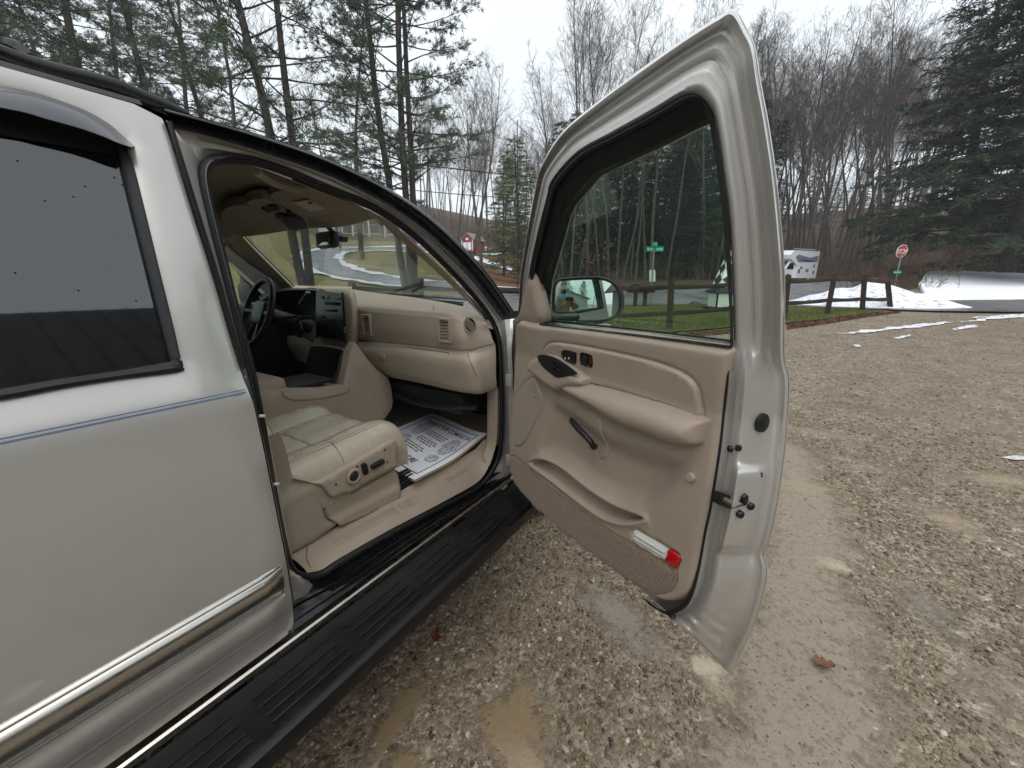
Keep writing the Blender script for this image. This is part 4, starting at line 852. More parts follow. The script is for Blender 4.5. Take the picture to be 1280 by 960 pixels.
V, Fs = tube_vf(ringp, .0165, 10, closed=True); mk('wheel_rim', V, Fs, M['cabinblack'], SW)
mb = MB(); R3m = np.array([swu, swv, swn]).T; mb.box(sw_c - swn * .02, (.17, .14, .06), rot=R3m, bev=.03); mb.obj('airbag_cover', M['blackpl'], SW)
for sgn, dv in ((-1, 0), (1, 0), (-.45, -1), (.45, -1)):
    d = swu * sgn + swv * dv; d /= np.linalg.norm(d); mb = MB(); mb.tube([sw_c - swn * .02 + d * .06, sw_c + d * .188], .014, 8); mb.obj('spoke', M['blackpl'], SW)
mb = MB(); mb.tube([sw_c - swn * .03, sw_c - swn * .30], .045, 12); mb.obj('steering_column', M['cabinblack'], SUV)
mb = MB(); mb.tube([sw_c - swn * .12 + swu * .04, sw_c - swn * .14 + swu * .2 + swv * .03], .009, 8); mb.tube([sw_c - swn * .2 + swu * .04, PY((374, 398), 1.30), PY((388, 396), 1.34)], .010, 8); mb.obj('column_lever', M['blackpl'], SUV)
mb = MB(); mb.tube(cr([PY((374, 402), 1.36), PY((377, 412), 1.34), PY((374, 420), 1.35)], 4), .012, 8); mb.obj('key_fob', M['rubber'], SUV)
# console between the seats
cp = [(318, 487), (360, 487), (405, 486), (432, 482), (440, 440), (446, 428), (458, 446), (470, 461), (484, 472), (488, 484), (490, 502), (488, 512), (470, 540), (318, 560)]
P3 = np.array([PX(p, -.80) for p in cp]); yz = P3[:, 1:]; V2, T = fill2d(yz, .04); d = sdist(V2, yz)
V3 = np.stack([-.80 - .02 * (1 - sstep(0, .03, d)) + .03 * sstep(1.2, 1.6, V2[:, 0]), V2[:, 0], V2[:, 1]], 1); Vs, Fs = solid_patch(V3, T, np.array([-.05, 0, 0])); CON = mk('centre_console', Vs, Fs, M['tan'], SUV, angle=50)
cb_ = [PX(p, -.815)[1:] for p in [(318, 488), (360, 488), (405, 487), (430, 483), (470, 540), (318, 560)]]; V2, T = fill2d(cb_, .2); V3 = np.stack([np.full(len(V2), -.815), V2[:, 0], V2[:, 1]], 1); Vs, Fs = solid_patch(V3, T, np.array([-.42, 0, 0])); mk('console_body', Vs, Fs, M['tan'], CON)
mb = MB(); t0 = PX((352, 484), -.86); t1 = PX((418, 482), -.86); mb.box(((t0 + t1) / 2) + np.array([-.12, 0, .005]), (.24, abs(t1[1] - t0[1]), .02), bev=.006); mb.obj('console_tray', M['cabinblack'], CON)
mb = MB(); t0 = PX((330, 478), -.95); mb.box(t0 + np.array([-.02, -.19, -.005]), (.30, .46, .08), bev=.03); mb.obj('armrest_lid', M['tan'], CON)
mb = MB(); mb.tube(cr([PX(p, -.797) for p in [(352, 489), (358, 497), (372, 500), (400, 498), (432, 491), (437, 484)]], 4), .0022, 5); mb.obj('console_seam', M['seam'], CON)

# passenger seat
SEAT = empty('front_seat', (-.54, .65, .49), parent=SUV)
sec = [(-.245, .66), (-.235, .72), (-.228, .765), (-.238, .812), (-.266, .846), (-.318, .860), (-.378, .848), (-.410, .826), (-.420, .808), (-.432, .813), (-.50, .822), (-.60, .824), (-.68, .820), (-.710, .808), (-.722, .818), (-.76, .845), (-.82, .842), (-.865, .805), (-.875, .74), (-.86, .66)]
secc = cr(sec, 4); cur = []
for y, dz, kz in [(.20, -.05, 1), (.45, -.035, 1), (.62, -.022, 1), (.78, -.012, 1), (.80, -.017, 1), (.815, -.010, 1), (.95, .0, 1), (1.02, .002, 1), (1.06, -.006, .98), (1.085, -.022, .9), (1.098, -.05, .75), (1.10, -.09, .5), (1.095, -.13, .25)]:
    c = []
    for x, z in secc:
        zz = .66 + (z + dz - .66) * 1.0 if kz == 1 else .66 + max(0.0, (z + dz - .66))
        xm = -.55; sx = 1 - .012 * (1 - kz) ** 2 * 4; side = .012 * sstep(.6, 1.0, y); c.append((xm + (x - xm) * sx - 0 * side, y, zz + (.006 * math.sin(x * 40 + y * 9) * math.exp(-((x + .57) / .2) ** 2) * .5) + (.005 * mnoise.noise((x * 11, y * 8, 2)) + .0028 * mnoise.noise((x * 34, y * 22, 5))) * (z > .75)))
    cur.append(c)
A = np.array(cur); A = np.array([cr(A[:, j], 4) for j in range(A.shape[1])]).transpose(1, 0, 2)
V, Fs = loft(A); cush = mk('seat_cushion', V, Fs, M['leather'], SEAT, angle=180)
def cush_pt(x, y, lift=.001):
    k = np.argmin(np.abs(A[:, 0, 1] - y)); row = A[k]; j = np.argmin(np.abs(row[:70, 0] - x) + (row[:70, 2] < .78)); return row[j] + [0, 0, lift]
mb = MB(); mb.tube([cush_pt(-.285, y, .000) for y in np.linspace(.35, 1.05, 22)], .0016, 5); mb.obj('seat_stitching', M['seam'], cush)
mb = MB(); mb.tube([cush_pt(-.298, y, .000) for y in np.linspace(.35, 1.05, 22)], .0012, 5); mb.obj('seat_stitching', M['seam'], cush)
mb = MB()
for k in range(9):
    y0 = .46 + k * .065
    for d in (1, -1): mb.tube([cush_pt(-.31 - .09 * t, y0 + d * .05 * (t - .5) * 2, .0003) for t in np.linspace(0, 1, 6)], .0009, 4)
tag(mb.obj('quilt_stitching', M['seam'], cush), kind='stuff')
bs = [[(x, .36 - .25 * (z - .7) + dy, z) for z in np.linspace(.72, 1.4, 10)] for x, dy in ((-.27, -.10), (-.25, -.02), (-.29, .05), (-.40, .03), (-.55, .02), (-.70, .03), (-.81, .05), (-.86, -.02), (-.84, -.10))]
V, Fs = loft([cr(c, 2) for c in bs], closed_v=True); mk('seat_back', V, Fs, M['leather'], SEAT)
pn = [(367, 597), (385, 600), (396, 603), (437, 581), (470, 562), (490, 550.5), (495, 551), (497.5, 560), (497.5, 581), (492, 586), (467, 600), (441, 615.5), (431, 616.5), (422, 621), (415, 622), (410, 617), (405, 611), (398, 607), (380, 603), (368, 600)]
P3 = np.array([PX(p, -.215) for p in pn]); yz = cr(P3[:, 1:], 3, closed=True); V2, T = fill2d(yz, .012, extra=rings(yz, (-.003, .003, .006, -.006))); d = np.maximum(sdist(V2, yz), 0)
V3 = np.stack([-.226 + .011 * (1 - (1 - np.clip(d / .008, 0, 1)) ** 2) ** .5, V2[:, 0], V2[:, 1]], 1); Vs, Fs = solid_patch(V3, T, np.array([-.03, 0, 0])); sp_ = mk('switch_panel', Vs, Fs, M['cover'], SEAT, angle=180)
q = PX((441.5, 595), -.212); ringp = [q + np.array([.004, .024 * math.cos(t), .024 * math.sin(t)]) for t in np.linspace(0, 2 * math.pi, 24, endpoint=False)]
V, Fs = tube_vf(ringp, .006, 8, closed=True); mk('lumbar_ring', V, Fs, M['cover'], sp_); V, Fs = disc_vf(q, (1, 0, 0), .017, .010, 18); mk('lumbar_knob', V, Fs, M['gloss'], sp_)
def xrot(a): return np.array(Matrix.Rotation(a, 3, 'X'))
mb = MB(); mb.box(PX((456, 586), -.207), (.02, .018, .044), rot=xrot(.12), bev=.005); mb.obj('seat_switch', M['blackpl'], sp_)
mb = MB(); mb.box(PX((472, 580), -.207), (.02, .058, .018), rot=xrot(.10), bev=.005); mb.obj('seat_switch', M['blackpl'], sp_)
for p in ((420, 605.5), (446.3, 583), (449.3, 599.5), (481, 562), (484.5, 577.5)): V, Fs = disc_vf(PX(p, -.2135), (1, 0, 0), .004, .0015, 8); mk('screw_hole', V, Fs, M['hole_and_shade'], sp_)
# plastic skirt below
sk = [(404, 612), (440, 618), (470, 602), (492, 588), (497, 592), (497.5, 607), (497, 621), (478, 632), (462, 640), (423, 656), (411, 648)]
P3 = np.array([PX(p, -.245) for p in sk]); yz = P3[:, 1:]; led = np.array([PX(p, -.245)[1:] for p in [(380, 664), (431, 639), (470, 619), (495, 606), (510, 598)]])
V2, T = fill2d(yz, .012); below = np.interp(V2[:, 0], led[:, 0], led[:, 1]) - V2[:, 1]
V3 = np.stack([-.245 + .016 * sstep(-.004, .010, below) + .0 * V2[:, 0], V2[:, 0], V2[:, 1]], 1); Vs, Fs = solid_patch(V3, T, np.array([-.4, 0, 0])); mk('seat_skirt', Vs, Fs, M['cover'], SEAT, angle=180)
fa = [(350, 612), (358, 606), (372, 604), (386, 606), (398, 614), (405, 628), (409, 645), (414, 652), (424, 655), (410, 668), (388, 682), (368, 693), (356, 698)]
P3 = np.array([PX(p, -.235) for p in fa]); yz = cr(P3[:, 1:], 3, closed=True); V2, T = fill2d(yz, .014); d = np.maximum(sdist(V2, yz), 0)
V3 = np.stack([-.250 + .018 * (1 - (1 - np.clip(d / .03, 0, 1)) ** 2) ** .5, V2[:, 0], V2[:, 1]], 1); Vs, Fs = solid_patch(V3, T, np.array([-.2, 0, 0])); mk('seat_fairing', Vs, Fs, M['cover'], SEAT, angle=180)
for k in range(4):
    mb = MB(); mb.box((-.262 - .028 * k, 1.10 + .012 * k, .535), (.012, .12, .07), bev=.002); mb.obj('track_tooth', M['blackpl'], SEAT)
mb = MB(); mb.box((-.30, 1.09, .515), (.12, .13, .03), bev=.004); mb.obj('seat_track', M['blackpl'], SEAT)
belt = [PX((338, 545), -.17), PX((345, 560), -.18), PX((352, 585), -.19), PX((357, 606), -.19)]
A = [[q + np.array([0, -.024 + .0, 0]) for q in cr(belt, 4)], [q + np.array([-.006, .010, 0]) for q in cr(belt, 4)], [q + np.array([-.012, .03, 0]) for q in cr(belt, 4)]]
V, Fs = loft(A); Vs, Fq = solid_patch(np.array(V), np.array(Fs), np.array([-.003, 0, 0])); mk('seat_belt', Vs, Fq, M['tandark'], SUV)

# overhead: visor, console, mirror, grab handle
vo, vn = np.array([-.6, 1.0, 1.690]), np.array([-.02, .10, 1.0])
vq = cr([PP(p, vo, vn) for p in [(338, 246), (350, 239), (394, 235), (410, 241), (444, 256), (447, 259), (415, 266), (382, 273), (374, 272), (356, 259)]], 3, closed=True)
V = list(vq) + [vq.mean(0) + [0, 0, -.012]] + list(vq + [0, 0, .03]); n = len(vq); Fs = [(i, (i + 1) % n, n) for i in range(n)] + [(i, n + 1 + i, n + 1 + (i + 1) % n, (i + 1) % n) for i in range(n)]
vis = mk('sun_visor', V, Fs, M['headliner'], SUV, angle=50)
lq = [PP(p, vo - [0, 0, .012], vn) for p in [(366, 253), (386, 250), (407, 262), (388, 265)]]; mk('visor_label', lq + [q + np.array([0, 0, .002]) for q in lq], [(0, 1, 2, 3), (4, 5, 6, 7), (0, 1, 5, 4), (1, 2, 6, 5), (2, 3, 7, 6), (3, 0, 4, 7)], mat('visor_label', lin(186, 176, 158), .7), vis, smooth=False)
lq = [PP(p, vo - [0, 0, .0135], vn) for p in [(384, 253.2), (388, 252.5), (391, 254.3), (387, 255.2)]]; mk('label_mark', lq + [q + np.array([0, 0, .001]) for q in lq], [(0, 1, 2, 3), (4, 5, 6, 7), (0, 1, 5, 4), (1, 2, 6, 5), (2, 3, 7, 6), (3, 0, 4, 7)], M['ink'], vis, smooth=False)
vq2 = cr([PP(p, vo + [0, 0, .0], vn) for p in [(277, 266), (300, 256), (318, 262), (340, 279), (315, 285), (284, 289)]], 3, closed=True); V = list(vq2) + [vq2.mean(0) + [0, 0, -.012]] + list(vq2 + [0, 0, .03]); n = len(vq2); Fs = [(i, (i + 1) % n, n) for i in range(n)] + [(i, n + 1 + i, n + 1 + (i + 1) % n, (i + 1) % n) for i in range(n)]
mk('sun_visor', V, Fs, M['headliner'], SUV, angle=50)
OC = empty('overhead_console', PP((340, 270), vo, vn), parent=SUV)
def slab(name, px, m, parent, dz=0.0, th=.03):
    c = cr([PP(p, vo + [0, 0, dz], vn) for p in px], 3, closed=True); n = len(c); V = list(c) + [c.mean(0)] + list(c + [0, 0, th]); Fs = [(i, (i + 1) % n, n) for i in range(n)] + [(i, n + 1 + i, n + 1 + (i + 1) % n, (i + 1) % n) for i in range(n)]
    return mk(name, V, Fs, m, parent, angle=50)
slab('console_shell', [(308, 254), (330, 248), (346, 256), (372, 272), (386, 284), (364, 288), (350, 283), (330, 268)], M['headliner'], OC, -.004)
slab('storage_door', [(352, 273), (370, 272), (385, 284), (364, 288)], M['cabinblack'], OC, -.018, .012)
for px in ([(334, 259), (344, 258), (350, 262), (340, 264)], [(344, 270), (354, 268), (357, 272), (348, 274)], [(358, 266), (363, 265), (365, 268), (360, 269)], [(327, 262), (331, 261), (338, 266), (335, 267)]): slab('console_button', px, M['cabinblack'], OC, -.012, .008)
gh = cr([PS(p, i_) for p, i_ in zip([(322, 216), (338, 226), (356, 233), (376, 236), (396, 233)], [.13, .17, .19, .185, .14])], 5)
mb = MB(); mb.tube(gh, .013, 8); mb.obj('grab_handle', M['headliner'], SUV)
RM = empty('rear_view_mirror', PY((405, 299), 1.30), parent=SUV); q = PY((405, 299.5), 1.30); az = -.10
Rz = np.array(Matrix.Rotation(az, 3, 'Z') @ Matrix.Rotation(-.06, 3, 'X'))
mb = MB(); mb.box(q + np.array([0, .018, 0]), (.165, .045, .082), rot=Rz, bev=.018); mb.obj('mirror_case', M['blackpl'], RM)
mb = MB(); mb.box(q + Rz @ np.array([0, -.006, 0]), (.135, .006, .060), rot=Rz, bev=.0028); mb.obj('mirror_glass', mat('dim_mirror', lin(150, 160, 152), .05, .8), RM)
s0, s1, s2 = q + np.array([.04, .05, .01]), PY((421, 294), 1.42), PY((405, 279), 1.36)
mb = MB(); mb.tube(cr([s0, (s0 + s1) / 2 + np.array([0, 0, .008]), s1], 4), .012, 8); mb.tube(cr([s1, (s1 + s2) / 2, s2], 4), [.012, .012, .011, .011, .012, .013, .013, .014, .014], 8); mb.obj('mirror_stalk', M['blackpl'], RM)
mb = MB(); mb.box(PY((426, 296), 1.43), (.07, .05, .035), rot=np.array(Matrix.Rotation(.5, 3, 'Y')), bev=.012); mb.obj('sensor_pod', M['blackpl'], RM)
for x0, y0 in ((505, 371.5), (560, 380)):
    mb = MB(); a0, a1 = PY((x0 - 50, y0 - 6), 2.02), PY((x0 + 18, y0 + 1), 1.98 - (x0 > 530) * .12); mb.tube([a0, (a0 + a1) / 2 + np.array([0, 0, .008]), a1], .008, 6); mb.tube([a0 + np.array([0, .01, .012]), a1 + np.array([0, .01, .012])], .004, 5); mb.obj('windshield_wiper', M['rubber'], SUV)

# paper floor mat
PO, PU, PVv = np.array([-.85, 1.89, .556]), np.array([.59, -.17, 0]), np.array([.04, -.60, 0])
def paper(u, v, lift=0.0):
    z = .016 * math.sin(3.2 * v + .6) * u ** 2 + .016 * u ** 6 + .018 * (u ** 3) * math.sin(math.pi * v * 1.6 + 2.2) + .004 * math.sin(5 * u + 2 * v) + .03 * max(0, .25 - v) * (1 - u)
    return PO + PU * u + PVv * v + np.array([0, 0, z + lift])
def pgrid(us, vs, lift): return loft([[paper(u, v, lift) for v in vs] for u in us])
V, Fs = pgrid(np.linspace(0, 1, 25), np.linspace(0, 1, 25), 0); Vs, Fq = solid_patch(np.array(V), np.array(Fs), np.array([0, 0, -.0008]))
PAP = mk('paper_floor_mat', Vs, Fq, M['paper'], None); tag(PAP, 'white printed paper floor mat lying in the passenger footwell', 'paper mat')
V, Fs = pgrid(np.linspace(.01, 1.012, 25), np.linspace(.005, 1.006, 25), -.007); Vs, Fq = solid_patch(np.array(V), np.array(Fs), np.array([0, 0, -.001])); mk('kraft_backing', Vs, Fq, mat('kraft_paper', lin(176, 150, 124), .8, var=.06), PAP)
def strip(mb, u0, u1, v0, v1, lift=.0005, n=10):
    nu = n if abs(u1 - u0) > abs(v1 - v0) else 2; nv = n if nu == 2 else 2; mb.add(*pgrid(np.linspace(u0, u1, nu), np.linspace(v0, v1, nv), lift))
bmn = .075; bw = .013
mb = MB()
for a_ in ((bmn, 1 - bmn, bmn, bmn + bw), (bmn, 1 - bmn, 1 - bmn - bw, 1 - bmn), (bmn, bmn + bw, bmn + bw, 1 - bmn - bw), (1 - bmn - bw, 1 - bmn, bmn + bw, 1 - bmn - bw)): strip(mb, *a_, n=24)
mb.obj('printed_border', M['ink'], PAP)
mb = MB()
for k in range(1, 32):
    g = bmn + bw + k * (1 - 2 * bmn - 2 * bw) / 32; strip(mb, g, g + .0022, bmn + bw, 1 - bmn - bw, .0003, 14); strip(mb, bmn + bw, 1 - bmn - bw, g, g + .0022, .00035, 14)
tag(mb.obj('printed_grid', M['inkfaint'], PAP), kind='stuff')
def lettering(txt, uc, vc, width, m, name='printed_line', asp=1.0, shear=.25, bold=.02):
    cu = bpy.data.curves.new('txt', 'FONT'); cu.body = txt; cu.size = 1; cu.align_x = 'CENTER'; cu.align_y = 'CENTER'; cu.offset = bold; cu.shear = shear
    ob = bpy.data.objects.new('txt', cu); COL.objects.link(ob); dg = bpy.context.evaluated_depsgraph_get(); me = bpy.data.meshes.new_from_object(ob.evaluated_get(dg))
    P = np.array([v.co[:] for v in me.vertices]); Fs = [tuple(p.vertices) for p in me.polygons]; bpy.data.objects.remove(ob); bpy.data.curves.remove(cu); bpy.data.meshes.remove(me)
    wid = P[:, 0].max() - P[:, 0].min(); s = width / wid
    return mk(name, [paper(uc + x * s, vc - y * s * asp, .0009) for x, y, _ in P], Fs, m, PAP, smooth=False)
lettering('THANKS FOR COMING IN', .51, .185, .76, M['ink'], 'printed_title', 1.5, .2, .016)
lettering("IT'S A PLEASURE", .46, .80, .52, M['ink'], 'printed_title', 1.25, .3, .025); lettering('TO SERVE YOU', .42, .87, .40, M['ink'], 'printed_title', 1.1, .3, .025)
random.seed(3); mb = MB()
for v0, uc, n_ in ((.31, .52, 3), (.455, .51, 3), (.60, .47, 3)):
    for k in range(n_):
        w_ = .32 - .05 * abs(k - 1) * random.random(); u = uc - w_ / 2
        while u < uc + w_ / 2 - .02:
            L = random.uniform(.018, .055); strip(mb, u, min(u + L, uc + w_ / 2), v0 + k * .034, v0 + k * .034 + .015, .0006, 4); u += L + .011
tag(mb.obj('small_print', M['ink'], PAP), kind='stuff')
for v0 in (.42, .57): mb = MB(); strip(mb, .495, .513, v0, v0 + .018, .0006, 3); mb.obj('printed_dot', M['inkgrey'], PAP)
def footprint(uc, vc, ang, sc_):
    mb = MB(); random.seed(5)
    for k in range(2000):
        x, y = random.uniform(-1, 1), random.uniform(-2.6, 2.2); ok = (x / (.95 - .12 * (y < .4))) ** 2 + ((y - .6) / 1.55) ** 2 < 1 or (x / .75) ** 2 + ((y + 1.85) / .72) ** 2 < 1
        if not ok or math.sin(x * 9 + 2 * math.sin(y * 5)) * math.sin(y * 11 + 3 * math.sin(x * 4)) > .35: continue
        X, Y = x * sc_, y * sc_; u = uc + X * math.cos(ang) - Y * math.sin(ang); v = vc - (X * math.sin(ang) + Y * math.cos(ang)); s = .0055
        mb.add([paper(u - s, v, .0005), paper(u, v - s, .0005), paper(u + s, v, .0005), paper(u, v + s, .0005)], [(0, 1, 2, 3)])
    tag(mb.obj('printed_shoe_sole', M['inkgrey'], PAP), kind='stuff')
footprint(.245, .40, -.02, .108); footprint(.80, .47, .02, .100)

# ================================================================== ground, road, lawns, snow
def ground_mat():
    m = bpy.data.materials.new('gravel_ground'); m.use_nodes = True; N = m.node_tree; L = N.links; b = N.nodes['Principled BSDF']
    g = N.nodes.new('ShaderNodeNewGeometry'); P = g.outputs['Position']
    def noise(s, d=4, r=.6): n = N.nodes.new('ShaderNodeTexNoise'); n.inputs['Scale'].default_value = s; n.inputs['Detail'].default_value = d; n.inputs['Roughness'].default_value = r; L.new(P, n.inputs['Vector']); return n.outputs['Fac']
    def vor(s): v = N.nodes.new('ShaderNodeTexVoronoi'); v.inputs['Scale'].default_value = s; L.new(P, v.inputs['Vector']); return v
    def rampn(f, stops):
        r = N.nodes.new('ShaderNodeValToRGB'); e = r.color_ramp.elements
        while len(e) < len(stops): e.new(.5)
        for k, (p, c) in enumerate(stops): e[k].position = p; e[k].color = c
        L.new(f, r.inputs['Fac']); return r.outputs['Color']
    def mix(f, a, c, t='MIX'):
        x = N.nodes.new('ShaderNodeMix'); x.data_type = 'RGBA'; x.blend_type = t
        for k, v in (('Factor', f), ('A', a), ('B', c)):
            if hasattr(v, 'is_output'): L.new(v, x.inputs[k])
            else: x.inputs[k].default_value = v
        return x.outputs['Result']
    v1, v2 = vor(55), vor(24)
    s = N.nodes.new('ShaderNodeSeparateColor'); L.new(v1.outputs['Color'], s.inputs['Color']); s2 = N.nodes.new('ShaderNodeSeparateColor'); L.new(v2.outputs['Color'], s2.inputs['Color'])
    pal = [(0, lin(72, 63, 53)), (.2, lin(112, 98, 80)), (.4, lin(136, 122, 101)), (.6, lin(100, 88, 73)), (.8, lin(152, 138, 117)), (1, lin(184, 173, 154))]
    c1, c2 = rampn(s.outputs['Red'], pal), rampn(s2.outputs['Green'], pal)
    c = mix(.45, c1, c2)
    c = mix(rampn(noise(.55, 5), [(.35, (0, 0, 0, 1)), (.72, (.7, .7, .7, 1))]), c, lin(126, 108, 86))
    c = mix(rampn(noise(2.6, 6, .7), [(.46, (0, 0, 0, 1)), (.72, (.6, .6, .6, 1))]), c, lin(66, 56, 46))
    at_ = N.nodes.new('ShaderNodeAttribute'); at_.attribute_name = 'mud'; mudn = N.nodes.new('ShaderNodeMath'); mudn.operation = 'MULTIPLY_ADD'
    sub = N.nodes.new('ShaderNodeMath'); sub.operation = 'SUBTRACT'; L.new(noise(28, 6, .7), sub.inputs[0]); sub.inputs[1].default_value = .5
    L.new(sub.outputs[0], mudn.inputs[0]); mudn.inputs[1].default_value = 1.6; L.new(at_.outputs['Fac'], mudn.inputs[2])
    mf = rampn(mudn.outputs[0], [(.3, (0, 0, 0, 1)), (.75, (.94, .94, .94, 1))])
    ac = N.nodes.new('ShaderNodeAttribute'); ac.attribute_name = 'mud_tint'
    mudc = mix(rampn(noise(60, 5, .75), [(.3, (0, 0, 0, 1)), (.75, (1, 1, 1, 1))]), ac.outputs['Color'], mix(.5, ac.outputs['Color'], lin(112, 96, 76)))
    c = mix(mf, c, mudc); L.new(c, b.inputs['Base Color'])
    b.inputs['Roughness'].default_value = .7; b.inputs['Specular IOR Level'].default_value = .5
    rr = N.nodes.new('ShaderNodeMapRange'); rr.inputs['To Min'].default_value = .68; rr.inputs['To Max'].default_value = .30; L.new(noise(1.1, 5), rr.inputs['Value']); L.new(rr.outputs['Result'], b.inputs['Roughness'])
    h = mix(.5, v1.outputs['Distance'], v2.outputs['Distance']); inv = N.nodes.new('ShaderNodeMath'); inv.operation = 'SUBTRACT'; inv.inputs[0].default_value = 1; L.new(h, inv.inputs[1])
    hm = N.nodes.new('ShaderNodeMath'); hm.operation = 'MULTIPLY'; om = N.nodes.new('ShaderNodeMath'); om.operation = 'SUBTRACT'; om.inputs[0].default_value = 1.08; L.new(mf, om.inputs[1]); L.new(inv.outputs[0], hm.inputs[0]); L.new(om.outputs[0], hm.inputs[1])
    hs = N.nodes.new('ShaderNodeMath'); hs.operation = 'MULTIPLY_ADD'; L.new(noise(90, 4), hs.inputs[0]); hs.inputs[1].default_value = .25; L.new(hm.outputs[0], hs.inputs[2])
    bu = N.nodes.new('ShaderNodeBump'); bu.inputs['Strength'].default_value = .9; bu.inputs['Distance'].default_value = .012; L.new(hs.outputs[0], bu.inputs['Height']); L.new(bu.outputs['Normal'], b.inputs['Normal'])
    return m
OCH, SAND, GREY, CLAY = (.245, .172, .092), (.34, .262, .17), (.24, .208, .172), (.50, .43, .31)
MUD = []
def mud(px, py, rx, ry, col, k=1.0, ang=0.0): q = PT(px, py); MUD.append((q[0], q[1], rx, ry, ang, k, col))
mud(497, 895, .05, .17, OCH, 1.1, .1); mud(505, 955, .06, .06, OCH); mud(640, 905, .13, .12, OCH, 1.0, .3); mud(655, 950, .12, .06, SAND, 1.0); mud(655, 870, .06, .07, OCH, .9)
mud(882, 832, .085, .06, CLAY, 1.05, .2); mud(900, 865, .09, .05, SAND, .8); mud(770, 765, .19, .10, GREY, .95, -.3); mud(800, 800, .14, .10, GREY, .7); mud(1042, 706, .095, .045, CLAY, 1.15, .2); mud(1058, 695, .05, .03, CLAY, 1.0); mud(715, 715, .08, .04, OCH, .8); mud(700, 690, .06, .03, OCH, .7)
mud(1190, 650, .14, .20, SAND, .8, .5); mud(1255, 600, .3, .12, SAND, .8, .3); mud(1085, 585, .25, .06, SAND, .7, .4); mud(1062, 573, .12, .05, CLAY, .7, .2); mud(1160, 760, .1, .2, GREY, .6, .2); mud(1230, 860, .1, .16, GREY, .5); mud(1020, 540, .35, .10, SAND, .6); mud(1140, 480, .25, .08, GREY, .6); mud(1010, 610, .16, .2, SAND, .9)
TRK = np.array([PT(*p)[:2] for p in [(975, 560), (992, 620), (1003, 680), (1008, 760), (1002, 840), (990, 920), (975, 1000), (960, 1090)]])
def mud_at(X, Y):
    m = np.zeros(len(X)); col = np.zeros((len(X), 3)); wsum = np.full(len(X), 1e-6)
    for x, y, rx, ry, a, k, c in MUD:
        dx, dy = X - x, Y - y; u = (dx * math.cos(a) + dy * math.sin(a)) / rx; v = (-dx * math.sin(a) + dy * math.cos(a)) / ry; w_ = k * np.clip(1.35 - np.sqrt(u * u + v * v), 0, 1)
        m = np.maximum(m, w_); col += np.outer(w_ ** 2, c); wsum += w_ ** 2
    d = pdist(np.stack([X, Y], 1), TRK, closed=False) + np.array([.10 * mnoise.noise((p * 2.3, q * 2.3, 4)) + .06 * mnoise.noise((p * 7, q * 7, 9)) for p, q in zip(X, Y)]); w_ = .82 * (1 - sstep(.08, .34, d)); m = np.maximum(m, w_); col += np.outer(w_ ** 2, (.29, .238, .178)); wsum += w_ ** 2
    return m, col / wsum[:, None] + np.array([(.28, .24, .19)]) * (wsum < 1e-4)[:, None]
rad_ = np.concatenate([[0.05], np.geomspace(.25, 700, 255)]); ang_ = np.linspace(-math.pi, math.pi, 361)[:-1]
RR, AA = np.meshgrid(rad_, ang_, indexing='ij'); X = (1 + RR * np.sin(AA)).ravel(); Y = (RR * np.cos(AA)).ravel(); Z = terrain(X, Y)
k_ = RR.ravel() < 14; Z = Z - .006 + np.where(k_, 0, 0)
Zn = np.array([mnoise.noise((x * 1.7, y * 1.7, 0)) * .008 if r < 12 else 0 for x, y, r in zip(X, Y, RR.ravel())]); Z = Z + Zn
nr, na = RR.shape; I, J = np.meshgrid(np.arange(nr - 1), np.arange(na), indexing='ij'); J2 = (J + 1) % na
Fq = np.stack([I * na + J, (I + 1) * na + J, (I + 1) * na + J2, I * na + J2], -1).reshape(-1, 4)
def fast_mesh(name, V, Fq, mats, parent=None, smooth=True, attrs=None, origin=(0, 0, 0), mi=None):
    me = bpy.data.meshes.new(name); V = np.asarray(V, np.float32) - np.array(origin, np.float32); nf, k = Fq.shape
    me.vertices.add(len(V)); me.vertices.foreach_set('co', V.ravel()); me.loops.add(nf * k); me.loops.foreach_set('vertex_index', Fq.astype(np.int32).ravel())
    me.polygons.add(nf); me.polygons.foreach_set('loop_start', np.arange(0, nf * k, k, dtype=np.int32))
    me.polygons.foreach_set('use_smooth', np.full(nf, smooth))
    for m in (mats if isinstance(mats, (list, tuple)) else [mats]): me.materials.append(m)
    if mi is not None: me.polygons.foreach_set('material_index', mi.astype(np.int32))
    for an, (tp, arr) in (attrs or {}).items():
        a = me.attributes.new(an, tp, 'POINT')
        if tp == 'FLOAT': a.data.foreach_set('value', arr.astype(np.float32).ravel())
        else: a.data.foreach_set('color', np.hstack([arr, np.ones((len(arr), 1))]).astype(np.float32).ravel())
    me.update(calc_edges=True); me.validate()
    o = bpy.data.objects.new(name, me); COL.objects.link(o); o.parent = parent; o.location = Vector(origin) - wpos(parent); WP[o.name] = Vector(origin); return o
near = np.hypot(X - 1, Y) < 12; mu_ = np.zeros(len(X)); mc_ = np.tile([.28, .24, .19], (len(X), 1)).astype(float); a_, b_ = mud_at(X[near], Y[near]); mu_[near] = a_; mc_[near] = b_
GROUND = fast_mesh('ground', np.stack([X, Y, Z], 1), Fq, ground_mat(), attrs={'mud': ('FLOAT', mu_), 'mud_tint': ('FLOAT_COLOR', mc_)}); GROUND['kind'] = 'structure'

